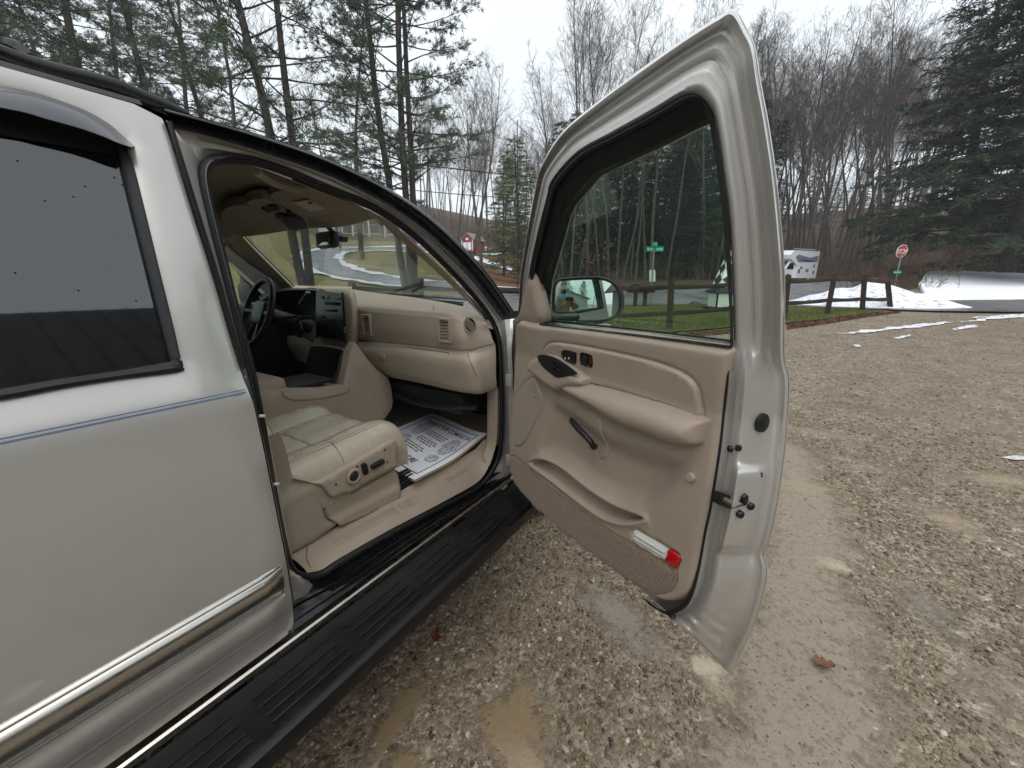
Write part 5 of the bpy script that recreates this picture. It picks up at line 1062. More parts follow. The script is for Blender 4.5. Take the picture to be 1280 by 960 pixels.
M['lawn'] = mat('lawn_grass', lin(106, 112, 66), .95, spec=.15, col2=lin(86, 80, 52), vscale=2.2, detail=9, bump=1, bscale=45, bdist=.05)
M['dormant'] = mat('dormant_grass', lin(140, 136, 92), .95, spec=.1, col2=lin(112, 104, 70), vscale=1.1, detail=9, bump=1, bscale=20, bdist=.06)
M['litter'] = mat('leaf_litter', lin(134, 98, 76), .95, spec=.1, col2=lin(94, 70, 54), vscale=1.8, detail=10, bump=1, bscale=16, bdist=.08)
M['floor'] = mat('forest_floor', lin(92, 76, 58), .95, spec=.1, col2=lin(62, 52, 42), vscale=.8, detail=10, bump=1, bscale=10, bdist=.1)
M['asphalt'] = mat('wet_asphalt', lin(122, 122, 124), .34, spec=.5, col2=lin(86, 86, 88), vscale=.7, detail=9, bump=.5, bscale=60, bdist=.008, rvar=.16)
M['wetdrive'] = mat('wet_driveway', lin(120, 126, 132), .34, spec=.5, col2=lin(94, 99, 104), vscale=.6, detail=9, bump=.4, bscale=60, bdist=.008, rvar=.1)
M['snow'] = mat('snow', lin(240, 243, 249), .8, spec=.3, col2=lin(222, 225, 231), vscale=3, detail=8, bump=.8, bscale=9, bdist=.06)
M['meltsnow'] = mat('melting_snow', lin(228, 231, 237), .7, spec=.3, col2=lin(168, 160, 148), vscale=7, detail=9, bump=1, bscale=14, bdist=.05, vpow=(.32, .52))
M['dirtysnow'] = mat('dirty_snow', lin(232, 234, 240), .8, spec=.3, col2=lin(128, 118, 108), vscale=5.5, detail=9, bump=1, bscale=12, bdist=.08, vpow=(.30, .46))
def drape(name, px, step, lift, m, world=None, jit=.15, kind='structure', rough=0):
    poly = np.array(world) if world is not None else np.array([PT(*p)[:2] for p in px]); L_ = []
    for a, b in zip(poly, np.roll(poly, -1, 0)):
        n = max(1, int(np.linalg.norm(b - a) / step)); L_ += [a + (b - a) * t for t in np.arange(n) / n]
    L_ = np.array(L_)
    if rough: L_ = L_ + np.array([[mnoise.noise((p[0] * 3, p[1] * 3, 2)) + .6 * mnoise.noise((p[0] * 9, p[1] * 9, 3)), mnoise.noise((p[0] * 3, p[1] * 3, 7)) + .6 * mnoise.noise((p[0] * 9, p[1] * 9, 8))] for p in L_]) * rough
    V2, T = fill2d(L_, step, jit=jit); z = terrain(V2[:, 0], V2[:, 1]) + lift
    o = mk(name, np.column_stack([V2, z]), T, m, None, angle=180); o['kind'] = kind; return o
def at_px(px, d): return tuple(at(px, d)[:2])
# forest floor over everything far, then lawns, then roads
drape('forest_floor', None, 3.0, .05, M['floor'], world=[at_px(-500, 40), at_px(200, 34), at_px(560, 30), at_px(660, 27), at_px(800, 27), at_px(1000, 36), at_px(1300, 44), at_px(2000, 60), at_px(2400, 200), at_px(900, 260), at_px(300, 220), at_px(-900, 160)])
drape('lawn', [(430, 425), (560, 424), (660, 421), (760, 419), (820, 418), (871, 414), (912, 410), (983, 405), (1034, 399.5), (1078, 393.5), (1110, 389.5), (1000, 383), (905, 381), (775, 383), (650, 390), (560, 395), (430, 398)], .5, .03, M['lawn'])
drape('road', [(380, 402), (540, 396), (650, 390), (775, 383), (905, 381), (1000, 384), (1100, 388), (1170, 390.5), (1400, 394), (1400, 378.5), (1180, 377), (1125, 372), (1062, 360), (1090, 347), (1121, 339), (1118, 337), (1016, 342.5), (880, 351), (775, 357), (681, 361), (600, 366), (380, 374)], .8, .05, M['asphalt'])
drape('dormant_lawn', None, 1.2, .06, M['dormant'], world=[at_px(-160, 16), at_px(380, 15.5), at_px(470, 18.5), at_px(580, 21), at_px(645, 24), at_px(652, 33), at_px(600, 40), at_px(560, 56), at_px(480, 62), at_px(380, 62), at_px(250, 58), at_px(-100, 40)])
drape('leaf_bank', None, 1.0, .10, M['litter'], world=[at_px(566, 32), at_px(645, 25.5), at_px(690, 28), at_px(690, 70), at_px(640, 80), at_px(570, 66), at_px(560, 45)])
drape('green_lawn', None, 1.0, .10, M['lawn'], world=[at_px(398, 48), at_px(430, 48.5), at_px(520, 49.5), at_px(600, 52), at_px(600, 62), at_px(500, 60), at_px(396, 58)])
# the looping driveway, from centre lines on the hill
dlp = [(660, 366), (600, 362), (545, 358.5), (505, 355.5), (470, 351), (440, 345.5), (418, 339), (404, 331.5), (399, 323), (408, 317), (425, 314), (460, 313), (510, 312.8), (560, 313.2), (620, 314)]
dl = [(700, 24.2), (620, 24.0), (545, 23.2), (490, 22.8), (440, 23.6), (412, 26), (396, 30), (394, 35), (402, 40), (420, 43.5), (450, 45.5), (500, 46.5), (560, 47), (620, 47.5)]
cl = cr([PT(*p)[:2] for p in dlp], 8); tg = np.gradient(cl, axis=0); tg /= np.linalg.norm(tg, axis=1, keepdims=True); nr_ = np.stack([-tg[:, 1], tg[:, 0]], 1)
def ribbon(name, o0, o1, lift, m, wob=0.0, kind='structure'):
    c = []; ks = np.linspace(0, 1, 4)
    for kk in ks:
        o = o0 + (o1 - o0) * kk; wv = np.array([wob * (mnoise.noise((i * .35, o * 3, 1.3)) if kk in (0, 1) else 0) for i in range(len(cl))])
        p = cl + nr_ * (o + wv)[:, None]; c.append(np.column_stack([p, terrain(p[:, 0], p[:, 1]) + lift]))
    V, Fs = loft(c); o = mk(name, V, Fs, m, None, angle=180); o['kind'] = kind
ribbon('driveway', -1.25, 1.25, .14, M['wetdrive']); ribbon('snow_edge', 1.15, 1.75, .17, M['snow'], .45); ribbon('snow_edge', -1.75, -1.15, .17, M['snow'], .45)
drape('snow', None, .6, .16, M['snow'], world=[at_px(566, 62), at_px(600, 60), at_px(640, 61), at_px(640, 66), at_px(580, 67)])
def up(base, top_px):
    """the point above a spot on the ground that lies on a sight line, at the same distance"""
    d = (np.array(base) - C0) @ _F0; v = ray(*top_px); return C0 + v * (d / (v @ _F0))
# snow lying on the gravel
for k, pl in enumerate([[(1048, 418), (1075, 414), (1100, 411), (1135, 407), (1180, 402.5), (1187, 403.5), (1150, 409), (1120, 412), (1090, 415.5)], [(1117, 423.2), (1138, 418.5), (1137, 420.5), (1122, 424)], [(1066, 434), (1078, 431.8), (1076, 434.5)], [(1195, 404), (1240, 396.5), (1300, 392.5), (1300, 395), (1240, 399.5)], [(1188, 412), (1225, 406), (1222, 408.5), (1192, 413)], [(1215, 397), (1290, 391.5), (1290, 392.7), (1220, 398)], [(1256, 573.5), (1268, 570), (1278, 571), (1286, 576), (1270, 577)]]):
    drape('snow_streak', pl, .10 if k < 6 else .04, .012, M['meltsnow'], rough=.13 if k < 6 else .03)
# right-hand bank: lawn rising behind the side road, with a snow field on it
def at_y(px, py, d): 
    q = C0 + ray(px, py) * (d / (ray(px, py) @ _F0)); return q
bank = [[PT(px, 377.8) for px in (1105, 1140, 1190, 1240, 1300, 1400)], [at_y(px, 358, 24) for px in (1108, 1140, 1190, 1240, 1300, 1400)], [at_y(px, y, 33) for px, y in ((1112, 342), (1140, 341), (1190, 340), (1240, 341), (1300, 343), (1400, 344))], [at_y(px, 328, 52) for px in (1105, 1140, 1190, 1240, 1300, 1400)], [at_y(px, 324, 80) for px in (1095, 1140, 1190, 1240, 1300, 1400)]]
bl_ = np.array([cr(r, 6) for r in bank]); bl_ = np.array([cr(bl_[:, j], 8) for j in range(bl_.shape[1])]).transpose(1, 0, 2); bl_[0, :, 2] -= .15
bl_ = bl_[:]; V, Fs = loft(bl_); o = mk('bank', V, Fs, mat('bank_turf', lin(92, 92, 60), .95, spec=.1, col2=lin(66, 56, 42), vscale=1.2, detail=9, bump=1, bscale=25, bdist=.08), None, angle=180); o['kind'] = 'structure'
def bank_pt(u, v):
    i = min(int(v), bl_.shape[0] - 2); j = min(int(u), bl_.shape[1] - 2); fv, fu = v - i, u - j
    return (bl_[i, j] * (1 - fu) + bl_[i, j + 1] * fu) * (1 - fv) + (bl_[i + 1, j] * (1 - fu) + bl_[i + 1, j + 1] * fu) * fv
sv = []
for u in np.linspace(7.0, 29.9, 110):
    top_ = 15.6 + 1.1 * mnoise.noise((u * .9, 3, 0)) + .7 * mnoise.noise((u * 3.1, 5, 0)) - .3 - 7 * (1 - sstep(7, 8.6, u)); vb_ = .3 + 7 * (1 - sstep(7, 8.2, u)) + .25 * mnoise.noise((u * 2.3, 9, 0)); top_ = max(top_, vb_ + .2); sv.append([bank_pt(u, v) + np.array([0, 0, .03 + .13 * min(1, t * 5) ** .5]) for t, v in ((t, vb_ + (top_ - vb_) * t) for t in np.linspace(0, 1, 14))])
V, Fs = loft(sv); o = mk('snow_field', V, Fs, M['snow'], None, angle=180); o['kind'] = 'structure'
# ploughed heap behind the fence
pc = PT(1088, 386.5); pr = np.array([math.cos(YAW - .0), math.sin(YAW), 0]); V = []; nu, nv = 48, 16
hd = np.array([pc[0] - 1, pc[1], 0]); hd /= np.linalg.norm(hd); lt = np.array([hd[1], -hd[0], 0]); dpc = np.linalg.norm(pc[:2] - [1, 0])
W_ = 75 / 516 * dpc; qc = pc + hd * (W_ * .55); H_ = (up(qc, (1092, 351.5))[2] - terrain(qc[0], qc[1])) * 1.05
for i in range(nv + 1):
    for j in range(nu):
        t = i / nv; a = 2 * math.pi * j / nu; q = pc + hd * (W_ * .55) + lt * (W_ * 1.06 * t * math.cos(a) - W_ * .03) + hd * (W_ * .6 * t * math.sin(a)); q[2] = terrain(q[0], q[1]) + H_ * (1 - t) ** 1.05 / (1 + .10 * (1 - t) ** 6) * (1 - .10 * math.cos(a) * t) + .16 * mnoise.noise((q[0] * 1.6, q[1] * 1.6, 5)) * (1 - t ** 4) - .03; V.append(q)
Fs = [(i * nu + j, i * nu + (j + 1) % nu, (i + 1) * nu + (j + 1) % nu, (i + 1) * nu + j) for i in range(nv) for j in range(nu)]
o = mk('snow_heap', V, Fs, M['dirtysnow'], None, angle=180); tag(o, 'dirty ploughed heap of snow behind the far end of the rail fence', 'snow heap')

# ================================================================== things in the grounds
M['wood'] = mat('weathered_fence_wood', lin(70, 60, 51), .85, spec=.25, col2=lin(42, 36, 31), vscale=9, detail=8, bump=.8, bscale=40, bdist=.008)
M['steelpost'] = mat('galvanised_post', lin(140, 142, 140), .45, .7, var=.1)
FENCE = empty('rail_fence', PT(838, 413), 'dark weathered two-rail wooden fence between gravel and lawn', 'fence')
posts = [((440, 418), (440, 352), 361, 402), ((525, 416), (525, 348), 360, 400), ((612, 414), (611, 350), 362, 398), ((725, 412), (726, 350), 360.5, 395), ((836.5, 413), (839.5, 347.5), 359, 391.5), ((925, 406), (928, 347), 355, 384), ((980, 400), (986, 344.5), 352, 379), ((1033.5, 394), (1043.5, 342.5), 348.5, 375), ((1077.5, 389.5), (1081, 343.5), 349, 373.5), ((1113, 386.5), (1109.5, 352), 352.5, 374)]
pts = []
for b, t, r1, r2 in posts:
    B = PT(*b); Tp = up(B, t); B2 = B - (Tp - B) * .05; wdt = .062
    ax = (Tp - B); ax /= np.linalg.norm(ax); s1 = np.cross(ax, [0, 1, .1]); s1 /= np.linalg.norm(s1); s2 = np.cross(ax, s1); c4 = [s1 * wdt + s2 * wdt, s1 * wdt - s2 * wdt, -s1 * wdt - s2 * wdt, -s1 * wdt + s2 * wdt]
    V = [B2 + c for c in c4] + [Tp + c for c in c4] + [Tp + ax * .02 + c * .75 for c in c4]
    Fs = [(0, 1, 2, 3)] + [(4 * k + i, 4 * k + (i + 1) % 4, 4 * k + 4 + (i + 1) % 4, 4 * k + 4 + i) for k in (0, 1) for i in range(4)] + [(8, 9, 10, 11)]
    mk('post', V, Fs, M['wood'], FENCE, angle=30)
    pts.append([up(B, (b[0] + (t[0] - b[0]) * (b[1] - r) / (b[1] - t[1]), r)) for r in (r1, r2)])
for a, b in zip(pts, pts[1:]):
    for i in (0, 1):
        d = b[i] - a[i]; L = np.linalg.norm(d); d /= L; u = np.cross(d, [0, 0, 1]); u /= np.linalg.norm(u); v = np.cross(u, d); c8 = [(.03, .0), (.022, .045), (0, .055), (-.022, .045), (-.03, 0), (-.02, -.045), (0, -.053), (.02, -.045)]
        sag = [a[i] + d * L * t + np.array([0, 0, -.02 * math.sin(math.pi * t)]) for t in np.linspace(-.02, 1.02, 6)]
        V, Fs = loft([[q + u * x + v * y * (1 + .12 * math.sin(k * 2.1)) for x, y in c8] for k, q in enumerate(sag)], closed_u=True); n = len(V); Fs = list(Fs) + [tuple(range(8)), tuple(range(n - 8, n))]
        mk('rail', V, Fs, M['wood'], FENCE, angle=40)
# street-name post
B = PT(813, 382); T_ = up(B, (818.2, 303)); SN = empty('street_sign', B, 'green street name blades crossed on a thin post beyond the lawn', 'street sign')
M['signgreen'] = mat('sign_green', lin(10, 130, 100), .4); M['signwhite'] = mat('sign_white', lin(205, 212, 208), .5)
mb = MB(); mb.tube([B - [0, 0, .2], T_ - (T_ - B) * .06], .03, 8); mb.obj('post', M['steelpost'], SN)
def plate(name, quad, th, m, parent, bev=0):
    Q = np.array(quad); n = np.cross(Q[1] - Q[0], Q[2] - Q[0]); n /= np.linalg.norm(n); k = len(Q); V = list(Q - n * th / 2) + list(Q + n * th / 2)
    return mk(name, V, [tuple(range(k))[::-1], tuple(k + i for i in range(k))] + [(i, (i + 1) % k, k + (i + 1) % k, k + i) for i in range(k)], m, parent, smooth=False)
def Q4(base, x0, y0, x1, y1, sk=0.0): return [up(base, p) for p in ((x0, y1), (x1, y1), (x1 + sk, y0), (x0 + sk, y0))]
bl1 = plate('name_blade', Q4(B, 807.3, 308, 829.2, 314.6, .8), .02, M['signgreen'], SN); bl2 = plate('name_blade', Q4(B, 814.8, 302.4, 821.8, 308.3, .3), .02, M['signgreen'], SN); nb = -(_F0) * .03
for x0, x1, y0, y1, pb in ((808.8, 812.6, 310, 313, bl1), (813.2, 815.6, 310.3, 313, bl1), (820.2, 822.4, 310.2, 313, bl1), (823, 828.2, 310, 313, bl1), (816.4, 817.4, 303.6, 307, bl2), (818.6, 820.8, 303.8, 307, bl2)):
    plate('blade_print', [q + nb * .6 for q in Q4(B, x0, y0, x1, y1)], .006, mat('blade_print', lin(120, 205, 182), .5) if 'blade_print' not in bpy.data.materials else bpy.data.materials['blade_print'], pb)
plate('small_white_sign', [q - nb * .3 for q in Q4(B, 811.8, 337.5, 819.3, 352)], .012, M['signwhite'], SN)
mb = MB(); mb.box(up(B, (818, 308.2)), (.07, .07, .06), bev=.01); mb.obj('blade_bracket', M['bolt'], SN)
# mailbox stand
B = PT(800, 384); MBX = empty('mailbox_stand', B, 'dark wooden mailbox stand on two posts beside the road', 'mailbox stand')
for x0 in (794, 806): mb = MB(); b_ = up(B, (x0, 385)); t_ = up(B, (x0 + .4, 364)); mb.box((b_ + t_) / 2, (.13, .13, t_[2] - b_[2] + .1), bev=.01); mb.obj('post', M['wood'], MBX)
q = up(B, (801, 363.5)); ang0 = YAW; R0m = np.array(Matrix.Rotation(ang0, 3, 'Z')); sc0 = (q - C0) @ _F0 / 516
mb = MB(); mb.box(q, (34 * sc0, .22, 4.2 * sc0), rot=R0m, bev=.02); mb.obj('cross_board', M['wood'], MBX)
q = up(B, (792, 358.5)); c = []
for yy in (-.24, .24): c.append([q + R0m @ np.array([7 * sc0 * math.cos(t) , yy, 3.4 * sc0 * max(-.6, math.sin(t))]) for t in np.linspace(0, 2 * math.pi, 18, endpoint=False)])
V, Fs = loft(c, closed_u=True); Fs = list(Fs) + [tuple(range(18)), tuple(range(18, 36))]; mk('mailbox', V, Fs, M['cabinblack'], MBX)
# stones by the road
M['rock'] = mat('field_stone', lin(96, 92, 86), .85, col2=lin(58, 54, 50), vscale=5, detail=8, bump=.8, bscale=14, bdist=.03)
for k, (x0, y0, w_, lab) in enumerate([(870, 381.5, 7.5, 'largest grey boulder on the grass edge beside the road'), (857, 382.5, 3, 'small grey stone just left of the largest boulder'), (882, 382.5, 3.5, 'small flat grey stone just right of the largest boulder'), (846, 383, 2.2, 'tiny grey stone furthest left on the road edge')]):
    B = PT(x0, y0); s = w_ * ((B - C0) @ _F0) / 516; V, Fs = ellipsoid((0, 0, 0), (s, s * .7, s * .55), 12, 8); V = [np.array(v) * (1 + .25 * mnoise.noise(Vector(v) * (1.2 / s) + Vector((k * 7, 0, 0)))) + B + [0, 0, s * .2] for v in V]; tag(mk('boulder', V, Fs, M['rock'], None, angle=50), lab, 'boulder')
# checkered lawn tower
B = PT(909, 387.5); LT = empty('checkered_tower', B, 'white wooden lawn tower with black diamonds over a glazed lantern base', 'lawn ornament'); s = (B - C0) @ _F0 / 516
M['whitepaint'] = mat('white_wood_paint', lin(222, 228, 216), .6, var=.06, vscale=6); M['blackpaint'] = mat('black_wood_paint', lin(24, 26, 27), .5)
za = lambda y: up(B, (909, y))[2] - B[2]
def frustum(name, y0, y1, w0, w1, m, parent, n=6, ph=0.0, off=0.0):
    V = []; 
    for zz, ww in ((za(y0), w0), (za(y1), w1)):
        for j in range(n): a = 2 * math.pi * (j + .5) / n + ph + YAW; V.append(B + np.array([ww * s * math.cos(a), ww * s * math.sin(a), zz + off]))
    Fs = [(j, (j + 1) % n, n + (j + 1) % n, n + j) for j in range(n)] + [tuple(range(n)), tuple(n + j for j in range(n))]; return mk(name, V, Fs, m, parent, smooth=False)
frustum('base_slab', 389, 384, 30, 30, M['blackpaint'], LT); frustum('lantern_body', 384, 365.5, 24, 24, M['blackpaint'], LT); frustum('eave', 365.5, 362.5, 28, 27, M['blackpaint'], LT); frustum('eave', 362.4, 359.5, 22, 21, M['blackpaint'], LT)
ytop = 300; twr = frustum('tower_body', 359.4, ytop, 21.5, 3.5, M['whitepaint'], LT); frustum('tower_cap', ytop - .1, ytop - 5, 6, 1, M['blackpaint'], LT)
n = 6
for j in range(n):
    a0, a1 = [2 * math.pi * (k + .5) / n + YAW for k in (j, j + 1)]
    def fp(u, y, off=.012):
        ww = np.interp(y, [ytop, 359.4], [3.5, 21.5]) * s; p0 = np.array([math.cos(a0), math.sin(a0), 0]) * ww; p1 = np.array([math.cos(a1), math.sin(a1), 0]) * ww; nn = np.array([math.cos((a0 + a1) / 2), math.sin((a0 + a1) / 2), 0]); return B + p0 * (1 - u) + p1 * u + nn * off + [0, 0, za(y)]
    for yb_, yt_ in ((357, 342), (342, 328.5), (328.5, 316.5), (316.5, 306)): ym = (yb_ + yt_) / 2; plate('black_diamond', [fp(.5, yb_), fp(.98, ym), fp(.5, yt_), fp(.02, ym)], .012, M['blackpaint'], twr)
    ww = 24 * s; p0, p1 = np.array([math.cos(a0), math.sin(a0), 0]) * ww, np.array([math.cos(a1), math.sin(a1), 0]) * ww; nn = (p0 + p1) / np.linalg.norm(p0 + p1) * .008
    plate('lantern_pane', [B + p0 * (1 - u) + p1 * u + nn + [0, 0, za(y)] for u, y in ((.06, 383), (.94, 383), (.94, 366.5), (.06, 366.5))], .01, mat('frosted_pane', lin(206, 214, 196), .5) if 'frosted_pane' not in bpy.data.materials else bpy.data.materials['frosted_pane'], LT)
# stop sign
B = at(1118, 23.0); B = up(B, (1112.5, 386)); T_ = up(B, (1128.5, 309)); ST = empty('stop_sign', B, 'red octagonal stop sign leaning on a thin steel post', 'stop sign')
mb = MB(); mb.tube([B - [0, 0, .3], T_], .035, 8); mb.obj('post', M['steelpost'], ST)
sc_ = (B - C0) @ _F0 / 516; ctr_ = up(B, (1127.3, 314)); tilt_ = np.array([.19, 0, 1]); tilt_ /= np.linalg.norm(tilt_); ex = np.array([math.cos(YAW + .12), math.sin(YAW + .12), 0]); ey = tilt_ - ex * (tilt_ @ ex); ey /= np.linalg.norm(ey); en = np.cross(ex, ey)
def octo(r): return [ctr_ + (ex * math.cos(a) + ey * math.sin(a)) * r for a in (math.pi / 8 + k * math.pi / 4 for k in range(8))]
if en @ (C0 - ctr_) < 0: en = -en
RO = 8.0 * sc_
plate('sign_plate', [q - en * .0 for q in octo(RO)], .015, M['signwhite'], ST); plate('red_face', [q + en * .012 for q in octo(RO * .92)], .006, mat('stop_red', lin(168, 38, 44), .5), ST)
cu = bpy.data.curves.new('txt', 'FONT'); cu.body = 'STOP'; cu.size = 1; cu.align_x = 'CENTER'; cu.align_y = 'CENTER'; cu.offset = .015; ob = bpy.data.objects.new('txt', cu); COL.objects.link(ob); dg = bpy.context.evaluated_depsgraph_get(); me = bpy.data.meshes.new_from_object(ob.evaluated_get(dg)); P = np.array([v.co[:] for v in me.vertices]); Fs = [tuple(p.vertices) for p in me.polygons]; bpy.data.objects.remove(ob)
k_ = RO * 1.62 / np.ptp(P[:, 0]); exs = ex if ex @ _R > 0 else -ex; mk('stop_lettering', [ctr_ + en * .02 + exs * (x * k_ * 1.15) + ey * ((y - P[:, 1].mean()) * k_ * 1.25) for x, y, _ in P], Fs, M['signwhite'], ST, smooth=False)
q = up(B, (1120.5, 340.4)); gp = plate('name_blade', [q + _R * sx * 5.2 * sc_ + np.array([0, 0, sy * 1.6 * sc_]) - _F0 * .05 for sx, sy in ((-1, -1), (1, -1), (1, 1), (-1, 1))], .02, M['signgreen'], ST)
for x0 in (-3, -.6, 2.4): plate('blade_print', [q + _R * (x0 + sx) * sc_ + np.array([0, 0, sy * .7 * sc_]) - _F0 * .075 for sx, sy in ((-1, -1), (1, -1), (1, 1), (-1, 1))], .006, bpy.data.materials['blade_print'], gp)

# ================================================================== trees
M['bark'] = mat('grey_bark', lin(106, 98, 92), .95, spec=.15, col2=lin(72, 66, 61), vscale=5, detail=8, bump=.7, bscale=22, bdist=.02, world=False)
M['pinebark'] = mat('pine_bark', lin(84, 80, 76), .95, spec=.15, col2=lin(50, 47, 44), vscale=6, detail=8, bump=.8, bscale=18, bdist=.03, world=False)
M['twig'] = mat('twig', lin(100, 88, 79), .95, spec=.1)
def leafmat(name, a, b):
    m = mat(name, a, .75, spec=.25, col2=b, vscale=.9, detail=6, world=False); N = m.node_tree; bs = N.nodes['Principled BSDF']; bs.inputs['Subsurface Weight'].default_value = 0; return m
M['pineneedle'] = leafmat('pine_needles', lin(108, 124, 104), lin(72, 86, 70)); M['hemneedle'] = leafmat('hemlock_needles', lin(62, 76, 56), lin(36, 45, 36)); M['youngneedle'] = leafmat('young_needles', lin(104, 112, 66), lin(70, 80, 50)); M['beechleaf'] = leafmat('dry_leaves', lin(170, 126, 84), lin(128, 90, 60))
class TB:
    """grows one tree: limbs as tapered tubes, foliage as loose small faces"""
    def __init__(s, seed): s.r = random.Random(seed); s.V = []; s.F = []; s.LV = []; s.LF = []
    def limb(s, pts, r0, r1, n):
        P = [Vector(p) for p in pts]; k = len(P); b = len(s.V); ref = Vector((.3, .9, .2))
        for i in range(k):
            t = (P[min(i + 1, k - 1)] - P[max(i - 1, 0)]).normalized(); u = t.cross(ref)
            if u.length < 1e-3: u = t.cross(Vector((1, 0, 0)))
            u.normalize(); v = t.cross(u); r = r0 + (r1 - r0) * i / (k - 1)
            for j in range(n): a = 2 * math.pi * j / n; s.V.append((P[i] + r * (math.cos(a) * u + math.sin(a) * v))[:])
        for i in range(k - 1):
            for j in range(n): s.F.append((b + i * n + j, b + i * n + (j + 1) % n, b + (i + 1) * n + (j + 1) % n, b + (i + 1) * n + j))
    def path(s, p, d, L, k, wob, rise=0.0):
        o = [p.copy()]; d = d.normalized()
        for i in range(k): d = (d + Vector((s.r.gauss(0, wob), s.r.gauss(0, wob), s.r.gauss(0, wob) + rise / k))).normalized(); p = p + d * (L / k); o.append(p.copy())
        return o
    def along(s, pts, t): f = t * (len(pts) - 1); i = min(int(f), len(pts) - 2); return pts[i].lerp(pts[i + 1], f - i), (pts[i + 1] - pts[i]).normalized()
    def side(s, d, ang, az):
        u = d.cross(Vector((.13, .21, 1))); u = u.normalized() if u.length > 1e-3 else Vector((1, 0, 0)); v = d.cross(u); return (d * math.cos(ang) + (u * math.cos(az) + v * math.sin(az)) * math.sin(ang)).normalized()
    def needle(s, p, d, L, w):
        u = d.cross(Vector((s.r.gauss(0, 1), s.r.gauss(0, 1), s.r.gauss(0, 1)))).normalized() * w; b = len(s.LV); e = p + d * L
        s.LV += [(p - u * .3)[:], (p + d * L * .5 + u)[:], e[:], (p + d * L * .5 - u)[:]]; s.LF.append((b, b + 1, b + 2, b + 3))
def bare_tree(seed, H=22, fork=.42, r0=.20, nl=22, lean=.04):
    t = TB(seed); R = t.r; tr = t.path(Vector((0, 0, -.3)), Vector((R.gauss(0, lean), R.gauss(0, lean), 1)), H, 11, .035, .1); t.limb(tr, r0, .02, 7)
    for i in range(nl):
        f = fork + (.97 - fork) * (i / nl) ** .9; p, d = t.along(tr, f); L = H * (.36 - .24 * (f - fork) / (1 - fork)) * R.uniform(.6, 1.15); rr = max(.011, r0 * (1 - f) * .42)
        lp = t.path(p, t.side(d, R.uniform(.45, .85), R.uniform(0, 6.28)), L, 5, .10, .55); t.limb(lp, rr, .010, 4)
        for j in range(R.randint(5, 8)):
            g = R.uniform(.22, .97); q, e = t.along(lp, g); l2 = L * R.uniform(.22, .45) * (1.15 - .5 * g); sp = t.path(q, t.side(e, R.uniform(.4, .9), R.uniform(0, 6.28)), l2, 3, .14, .35); t.limb(sp, max(.008, rr * .42), .006, 3)
            for k in range(R.randint(4, 6)):
                q2, e2 = t.along(sp, R.uniform(.2, 1)); l3 = l2 * R.uniform(.3, .55); tp = t.path(q2, t.side(e2, R.uniform(.4, .9), R.uniform(0, 6.28)), l3, 2, .15, .2); t.limb(tp, .0075, .004, 3)
                for m_ in range(2):
                    q3, e3 = t.along(tp, R.uniform(.3, 1)); d3 = t.side(e3, R.uniform(.4, .8), R.uniform(0, 6.28)); t.limb([q3, q3 + d3 * l3 * R.uniform(.4, .7)], .005, .003, 3)
    return t
def pine_tree(seed, H=20, r0=.24, start=.22, spread=3.2, stems=1, nw=26, dens=1.0, droop=0.0):
    t = TB(seed); R = t.r
    for sidx in range(stems):
        a = 2.1 * sidx + 1; off = Vector((math.cos(a), math.sin(a), 0)) * (.12 if stems > 1 else 0); tr = t.path(Vector((0, 0, -.3)) + off, Vector((math.cos(a) * .10 * (stems > 1), math.sin(a) * .10 * (stems > 1), 1)), H * R.uniform(.88, 1), 12, .022, .12); t.limb(tr, r0 / (stems ** .4), .03, 8)
        for i in range(nw):
            f = start + (.99 - start) * i / nw; p, d = t.along(tr, f); nb = R.randint(2, 4) if stems > 1 else R.randint(3, 5); az0 = R.uniform(0, 6.28)
            for b in range(nb):
                if R.random() < .12: continue
                az = az0 + 6.28 * b / nb + R.gauss(0, .3); Lf = (1 - ((f - start) / (1 - start)) ** 1.8 * .85) * (.55 + .45 * min(1, (f - start) * 5)); L = spread * Lf * R.uniform(.5, 1.15); el = R.uniform(-.1, .35) - droop
                bp = t.path(p, Vector((math.cos(az) * math.cos(el), math.sin(az) * math.cos(el), math.sin(el))), L, 5, .07, .22 - droop); t.limb(bp, max(.012, .04 * (1 - f) + .008), .005, 4)
                for j in range(int((4 + L * 5.2) * dens)):
                    g = R.uniform(.25, 1) ** .7; q, e = t.along(bp, g); l2 = R.uniform(.25, .75) * (.6 + .4 * L / spread); d2 = t.side(e, R.uniform(.3, 1.0), R.uniform(0, 6.28)); d2.z = d2.z * .4 + .12; d2.normalize(); e2 = q + d2 * l2; t.limb([q, e2], .006, .003, 3)
                    for c, fr_ in ((e2, 1), (q.lerp(e2, .6), .8)):
                        for m_ in range(15): dd = (d2 + Vector((R.gauss(0, .7), R.gauss(0, .7), R.gauss(.1, .55)))).normalized(); t.needle(c, dd, R.uniform(.12, .26) * fr_, .0105)
    return t
